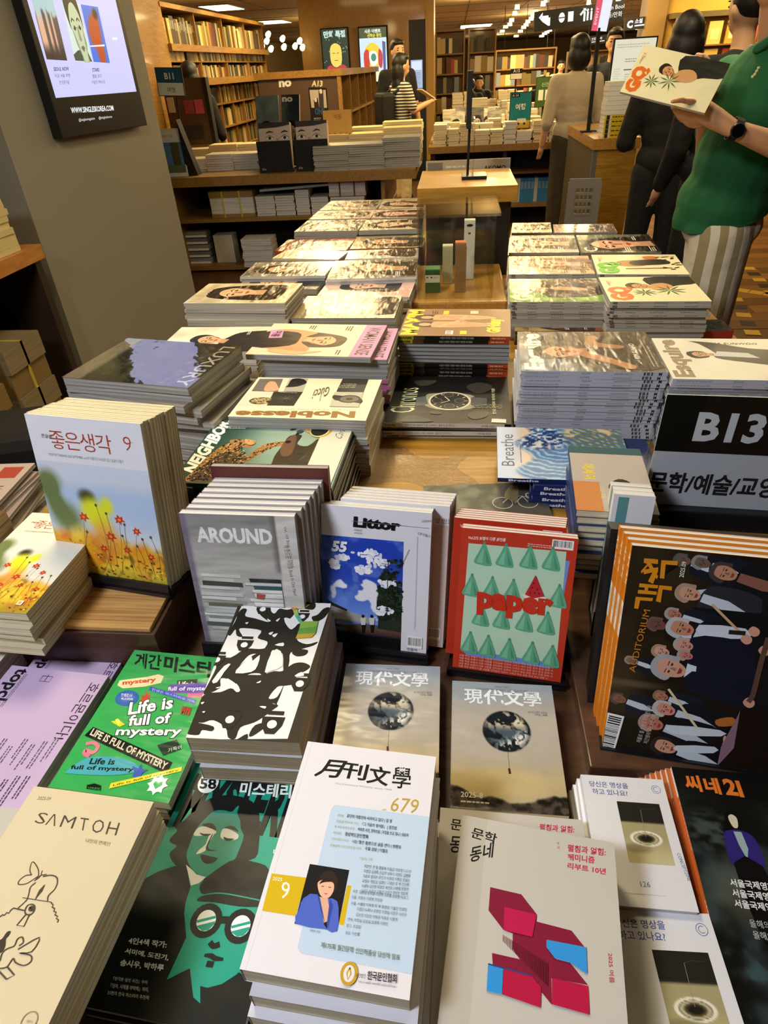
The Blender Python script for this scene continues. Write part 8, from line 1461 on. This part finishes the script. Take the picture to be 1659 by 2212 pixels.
def person(label, x, y, face, H, top, bottom, hair='short', arms=None, sleeve=.45, legs='pants', lean=0, shoes='#1a1816', belt=None, group=None, bulk=1.0, skirt=False):
    """standing figure; face = heading in degrees (0 looks along +y); arms = two wrist targets relative to the body"""
    r = empty('person', (x, y, 0), R(face), label, 'person', group); k = H / 1.70
    f = Vector((0, 1, 0)); hd = Vector((0, .02 + lean, (1.70 - .11) * k)); sh = 1.41 * k; hip = .92 * k
    arms = arms or [(-.26, .05, .82), (.26, .05, .82)]
    b = Body(); rt, up, q = head_parts(b, hd, f); b.limb((0, lean * .8, sh - .02, .058), (hd.x, hd.y - .01, hd.z - .08, .05))
    b.ball((0, lean * .6, sh - .14), (.155 * bulk, .10, .17)); b.ball((0, 0, hip + .08), (.14 * bulk, .10, .15)); el = []
    for s, w in zip((-1, 1), arms):
        S_ = Vector((s * .185 * bulk, lean * .7, sh - .05)); W = Vector(w); mid = (S_ + W) / 2; L_ = (W - S_).length; bend = math.sqrt(max(.0, (.54 * k) ** 2 - L_ ** 2)) / 2; E_ = mid + Vector((s * bend * .35, -bend * .5, -bend * .8)); el.append((S_, E_, W))
        b.limb((*S_, .048), (*E_, .040), (*W, .028)); d = (W - E_).normalized(); hc = W + d * .05; b.ball(hc, (.026, .026, .034), d.to_track_quat('Z', 'Y'))
        for g in range(4): a0 = hc + Vector(((g - 1.5) * .013, 0, 0)) + d * .02; b.limb((*a0, .009), (*(a0 + d * .035), .008), (*(a0 + d * .055 + Vector((0, .01, -.01))), .0075))
        b.limb((*(hc - Vector((s * .02, 0, 0))), .010), (*(hc + d * .035 + Vector((-s * .032, .01, 0))), .0085))
    for s in (-1, 1): b.limb((s * .085, 0, hip, .085), (s * .095, .01, .48 * k, .055), (s * .10, 0, .08, .038), (s * .10, .09, .035, .032))
    b.build('body', SKIN, r, .011, 2); face_parts(r, hd, f, rt, up, q, hair)
    t = Body(); t.limb((-.15 * bulk, lean * .7, sh - .045, .062), (.15 * bulk, lean * .7, sh - .045, .062)); t.ball((0, lean * .6, sh - .16), (.19 * bulk, .13, .20)); t.ball((0, lean * .3, hip + .20), (.165 * bulk, .125, .20)); t.ball((0, 0, hip + .04), (.175 * bulk, .13, .14))
    for S_, E_, W in el:
        t.limb((*S_, .066), (*(S_.lerp(E_, min(1, sleeve * 2))), .058))
        if sleeve > .5: t.limb((*E_, .056), (*(E_.lerp(W, (sleeve - .5) * 2)), .042))
    t.build('top', top, r, .013, 5)
    p = Body(); p.ball((0, 0, hip + .02), (.165 * bulk, .12, .12)); end = {'pants': .10, 'shorts': .42, 'skirt': .3}[legs]
    for s in (-1, 1): p.limb((s * .085, 0, hip - .03, .10), (s * .097, .008, .50 * k, .078), (s * .10, 0, end + .02, .072))
    p.build('trousers', bottom, r, .013, 4)
    for s in (-1, 1): Body().limb((s * .10, -.03, .04, .040), (s * .10, .10, .035, .038)).ball((s * .10, -.02, .07), .042).build('shoe', plain(shoes, .5), r, .01, 2)
    return r
DK = cloth('black_cloth', '#12100e'); NAVY = cloth('navy_cloth', '#1c1f26'); WHT = cloth('white_linen', '#b3a68c'); OLIVE = cloth('olive_cloth', '#3c3524'); CREAM = cloth('cream_trousers', '#c9b890'); STR = cloth('striped_jersey', '#1c1a1a', .85, ('Z', 10, '#cfc8b4')); GRN = cloth('green_pique', '#1f6438'); PST = cloth('striped_linen', '#a2926a', .9, ('X', 5.2, '#ded6bf', .8))
# girl with a striped top reading, man in black behind her
g = person('girl in a striped top with long black hair, black backpack and open book', -.66, 9.05, -62, 1.60, STR, CREAM, 'long', [(-.10, .32, 1.10), (.12, .32, 1.12)], .42)
MB().box(-.15, .15, -.30, -.13, .78, 1.25).build('backpack', BLACKM, g, bevel=.04); MB().tube((-.10, -.14, 1.24), (-.12, .06, 1.33), .016).tube((.10, -.14, 1.24), (.12, .06, 1.33), .016).build('backpack_strap', BLACKM, g)
ob = booklet('book', .15, .21, .012, plain('#c9b070', .5), PAGEC); ob.location = (-.36, 9.24, 1.20); ob.rotation_euler = (R(-30), R(0), R(-62)); tag(ob, 'open pale book in the hands of the striped-top girl', 'book')
person('young man in a black short-sleeved shirt standing behind the striped-top girl', -.73, 9.55, -150, 1.76, DK, OLIVE, 'short', [(-.28, .05, .86), (.26, .10, .95)], .45)
person('woman with bobbed black hair in a white linen shirt seen from behind', 1.10, 7.08, 15, 1.64, WHT, OLIVE, 'bob', None, .62, bulk=1.05)
person('man in a dark navy shirt facing the counter, beside the catalogue screen', 1.62, 8.2, 165, 1.70, NAVY, NAVY, 'short', None, .45)
person('figure with glossy black hair in black clothes behind the held-up magazine', GY(1480, 100, 4.7).x, 4.7, -8, 1.66, DK, DK, 'bob', [(-.20, .25, 1.0), (.2, .2, .95)], .98)
person('tall figure in a black high-collared jacket with its back turned at the right edge', GY(1600, 60, 3.95).x + .03, 3.95, 25, 1.76, DK, DK, 'short', [(-.24, .12, .9), (.24, .12, .9)], .98, bulk=1.25)
for i, (px, py, y, hh, lb) in enumerate(((1018, 163, 15.2, 1.18, 'distant small figure in black in front of the far bookcase'), (1036, 160, 15.6, 1.22, 'second distant small figure in black by the far bookcase'), (1172, 165, 15.8, 1.16, 'distant small dark figure near the green standing sign'), (1212, 140, 18.4, 1.40, 'distant figure in a pale yellow shirt beyond the white linen shirt'))):
    person(lb, GY(px, py, y).x, y, 180 if i % 2 else 10, hh, WHT if i == 3 else DK, DK, 'short')
hd_ = GY(352, 150, 7.4); person('shopper with a dark bun showing above the B11 sign', hd_.x + .16, 7.68, 0, 1.62, DK, DK, 'bob', None, .6, bulk=.9)
# ------------------------------------------------------------------ shopper in the green polo shirt
gp = empty('person', (1.16, 3.02, 0), 0, 'shopper in a green polo shirt and striped trousers holding up a fashion magazine', 'person')
O = Vector((1.16, 3.02, 0)); loc = lambda *p: Vector(p) - O
f = Vector((-.88, -.40, -.26)).normalized(); fh = Vector((-.9, -.44, 0)).normalized()
hc = loc(1.13, 2.98, 1.71); b = Body(); rt, up, q = head_parts(b, hc, fh)
nb = loc(1.17, 3.0, 1.50); b.limb((*nb, .062), (*(hc - Vector((0, 0, .07))), .055))
b.ball(loc(1.16, 3.02, 1.30), (.13, .17, .20)); b.ball(loc(1.16, 3.04, 1.0), (.12, .15, .17))
# near arm: shoulder, elbow, wrist, hand under the magazine
Sh = loc(1.24, 2.82, 1.40); El = loc(1.23, 2.60, 1.17); P_ = GY(1580, 277, 2.62); Wr = P_ - O; Hn = GY(1523, 243, 2.66) - O
b.limb((*Sh, .055), (*El, .043), (*Wr.lerp(El, .5), .040), (*Wr, .028)); hd_d = (Hn - Wr).normalized(); hq = hd_d.to_track_quat('Z', 'Y')
b.limb((*Wr, .028), (*Wr.lerp(Hn, .6), .034), (*Hn, .036)); b.ball(Wr.lerp(Hn, .8) + Vector((0, 0, .006)), (.030, .022, .048), hq)
cp = lambda px, py, y: GY(px, py, y) - O
for chn in (((1516, 228, 2.64), (1492, 219, 2.59), (1470, 216, 2.575), (1452, 219, 2.57)),         # thumb on the cover
            ((1505, 246, 2.66), (1478, 240, 2.665), (1460, 236, 2.68), (1452, 231, 2.70)),
            ((1505, 254, 2.67), (1482, 252, 2.675), (1466, 248, 2.69), (1458, 240, 2.71)),
            ((1510, 262, 2.68), (1488, 263, 2.685), (1472, 258, 2.70), (1464, 249, 2.72)),
            ((1518, 268, 2.68), (1500, 272, 2.69), (1486, 268, 2.70), (1478, 259, 2.715))):
    b.limb(*[(*cp(*c), (.0125, .0105, .0095, .0085)[i]) for i, c in enumerate(chn)])
b.limb((*Hn, .030), (*cp(1512, 228, 2.655), .014))
# far arm
S2 = loc(1.10, 3.20, 1.40); E2 = loc(1.08, 3.22, 1.14); W2 = cp(1530, 160, 3.0); H2 = cp(1515, 138, 2.93)
b.limb((*S2, .055), (*E2, .042), (*W2, .03), (*H2, .03))
for k_ in range(4): b.limb((*(H2 + Vector((.0, 0, .022 - k_ * .014))), .011), (*(H2 + Vector((-.03, -.03, .026 - k_ * .014))), .010), (*(H2 + Vector((-.02, -.055, .024 - k_ * .014))), .009))
for s in (-1, 1): b.limb((*loc(1.17 + s * .03, 3.04 + s * .09, .92), .09), (*loc(1.17 + s * .04, 3.04 + s * .10, .48), .058), (*loc(1.18 + s * .04, 3.05 + s * .10, .08), .04), (*loc(1.10 + s * .04, 3.03 + s * .10, .035), .034))
b.build('body', mat('warm_skin', '#c4926a', .5), gp, .0065, 2); face_parts(gp, hc, fh, rt, up, q, 'short')
t = Body(); t.limb((*Sh, .075), (*S2, .075)); t.ball(loc(1.16, 3.01, 1.32), (.155, .215, .20)); t.ball(loc(1.15, 3.03, 1.12), (.165, .205, .22)); t.ball(loc(1.14, 3.05, .97), (.185, .215, .16)); t.limb((*loc(1.06, 3.06, .90), .11), (*loc(1.22, 3.04, .90), .12)); t.limb((*loc(1.14, 2.95, .90), .10), (*loc(1.14, 3.16, .90), .10))
t.limb((*Sh, .078), (*Sh.lerp(El, .75), .070)); t.limb((*S2, .078), (*S2.lerp(E2, .7), .070)); t.limb((*loc(1.07, 2.97, .86), .09), (*loc(1.07, 3.10, .86), .09)); t.limb((*loc(1.20, 2.93, .84), .10), (*loc(1.22, 3.14, .84), .10)); t.limb((*loc(1.07, 2.97, .86), .09), (*loc(1.20, 2.93, .84), .10))
ts = t.build('polo_shirt', GRN, gp, .011, 6); bm = bmesh.new(); bm.from_mesh(ts.data)
bmesh.ops.bisect_plane(bm, geom=bm.verts[:] + bm.edges[:] + bm.faces[:], plane_co=loc(1.0, 3.0, .872), plane_no=Vector((.25, .05, -1)).normalized(), clear_outer=True); bm.to_mesh(ts.data); bm.free()
# collar, placket, button and pony-like chest stitch
c0 = loc(1.13, 2.97, 1.485)
Body().limb((*loc(1.085, 2.93, 1.49), .018), (*loc(1.12, 2.90, 1.52), .018), (*loc(1.19, 2.92, 1.54), .018), (*loc(1.235, 3.0, 1.55), .018), (*loc(1.18, 3.08, 1.54), .018)).build('collar', GRN, gp, .008, 2)
def on_shirt(px, py, r, name, m, y=2.80):
    d = ray(px, py); hit = None; so_ = [c for c in gp.children if c.name.startswith('polo_shirt')][0]; ok, hp, hn, _ = so_.ray_cast(CAM_P - O, d)
    if ok: Body().ball(hp + hn * .001, r).build(name, m, gp, .003, 0)
on_shirt(1622, 102, .008, 'button', plain('#a8a494', .3))
o_ = None
for i, (px, py) in enumerate(((1639, 147), (1635, 154), (1631, 161), (1626, 166))): on_shirt(px, py, .006, 'chest_stitching', plain('#d8d09c', .6))
p = Body(); p.ball(loc(1.15, 3.04, .88), (.16, .18, .12))
for s in (-1, 1): p.limb((*loc(1.15 + s * .02, 3.04 + s * .085, .84), .125), (*loc(1.16 + s * .03, 3.04 + s * .10, .62), .118), (*loc(1.165 + s * .03, 3.04 + s * .10, .36), .112))
p.build('striped_trousers', PST, gp, .011, 4)
for s in (-1, 1): Body().limb((*loc(1.19 + s * .04, 3.06 + s * .10, .04), .042), (*loc(1.07 + s * .04, 3.01 + s * .10, .036), .038)).build('shoe', plain('#c9c4b4', .5), gp, .01, 2)
wt = empty('wristwatch', tuple(Wr + O), 0, 'black round wristwatch on the wrist of the green polo shopper', 'watch')
wd_ = (El - Wr).normalized(); wq = wd_.to_track_quat('Z', 'Y'); M_ = wq.to_matrix().to_4x4()
mb = MB(); n = 20; v = []
for i in range(n):
    a_ = 2 * math.pi * i / n
    for rr0, zz in ((.0335, -.013), (.0365, -.013), (.0365, .013), (.0335, .013)): v.append(M_ @ Vector((rr0 * math.cos(a_), rr0 * math.sin(a_), zz + .012)))
mb.add(v, [(4 * i + j, 4 * i + (j + 1) % 4, 4 * ((i + 1) % n) + (j + 1) % 4, 4 * ((i + 1) % n) + j) for i in range(n) for j in range(4)]); mb.build('strap', BLACKM, wt)
vd = (CAM_P - (Wr + O)); vd = (vd - wd_ * vd.dot(wd_)).normalized(); cc = wd_ * .012 + vd * .034
MB().tube(cc, cc + vd * .012, .023, .022, 24).build('case', BLACK, wt); MB().tube(cc + vd * .0121, cc + vd * .0127, .019, .019, 24).build('dial', mat('watch_glass', '#050506', .1), wt)
# the magazine held up in front of him
def cdp(px, py, dep): return CAM_P + (CAM_X * (px - 829.5) + CAM_D * (py - 1106) + CAM_F * FPX) * (dep / FPX)
TLp, TRp, BRp, BLp = cdp(1363, 175, 2.17), cdp(1418, 57, 2.17), cdp(1551, 178, 2.09), cdp(1497, 268, 2.09)
U = ((TRp - TLp) + (BRp - BLp)).normalized(); V = ((TLp - BLp) + (TRp - BRp)); V = (V - U * V.dot(U)).normalized(); w = ((TRp - TLp).length + (BRp - BLp).length) / 2; h = ((TLp - BLp).length + (TRp - BRp).length) / 2
A = gq('#dc6a1c', 'plants')(w, h); o = booklet('magazine', w, h, .009, GC, PAGEW, None, None, None, A.mesh()); C_ = (TLp + TRp + BRp + BLp) / 4; o.matrix_world = Matrix.Translation(C_) @ Matrix((U, V, U.cross(V))).transposed().to_4x4() @ Matrix.Translation((0, 0, -.009))
tag(o, 'cream fashion magazine with orange two-letter logo held up by the green polo shopper', 'magazine')
# ------------------------------------------------------------------ the rest of the far and buried copies, joined
for kd, (a, ms_) in BULK.items():
    o = a.build({'book': 'books', 'magazine': 'magazines'}[kd], ms_); tag(o, {'book': 'remaining small book spines and piles on the far shelves and tables', 'magazine': 'remaining magazines buried low in the table piles'}[kd], kd, None, 'stuff')
bpy.data.scenes.remove(TMP)
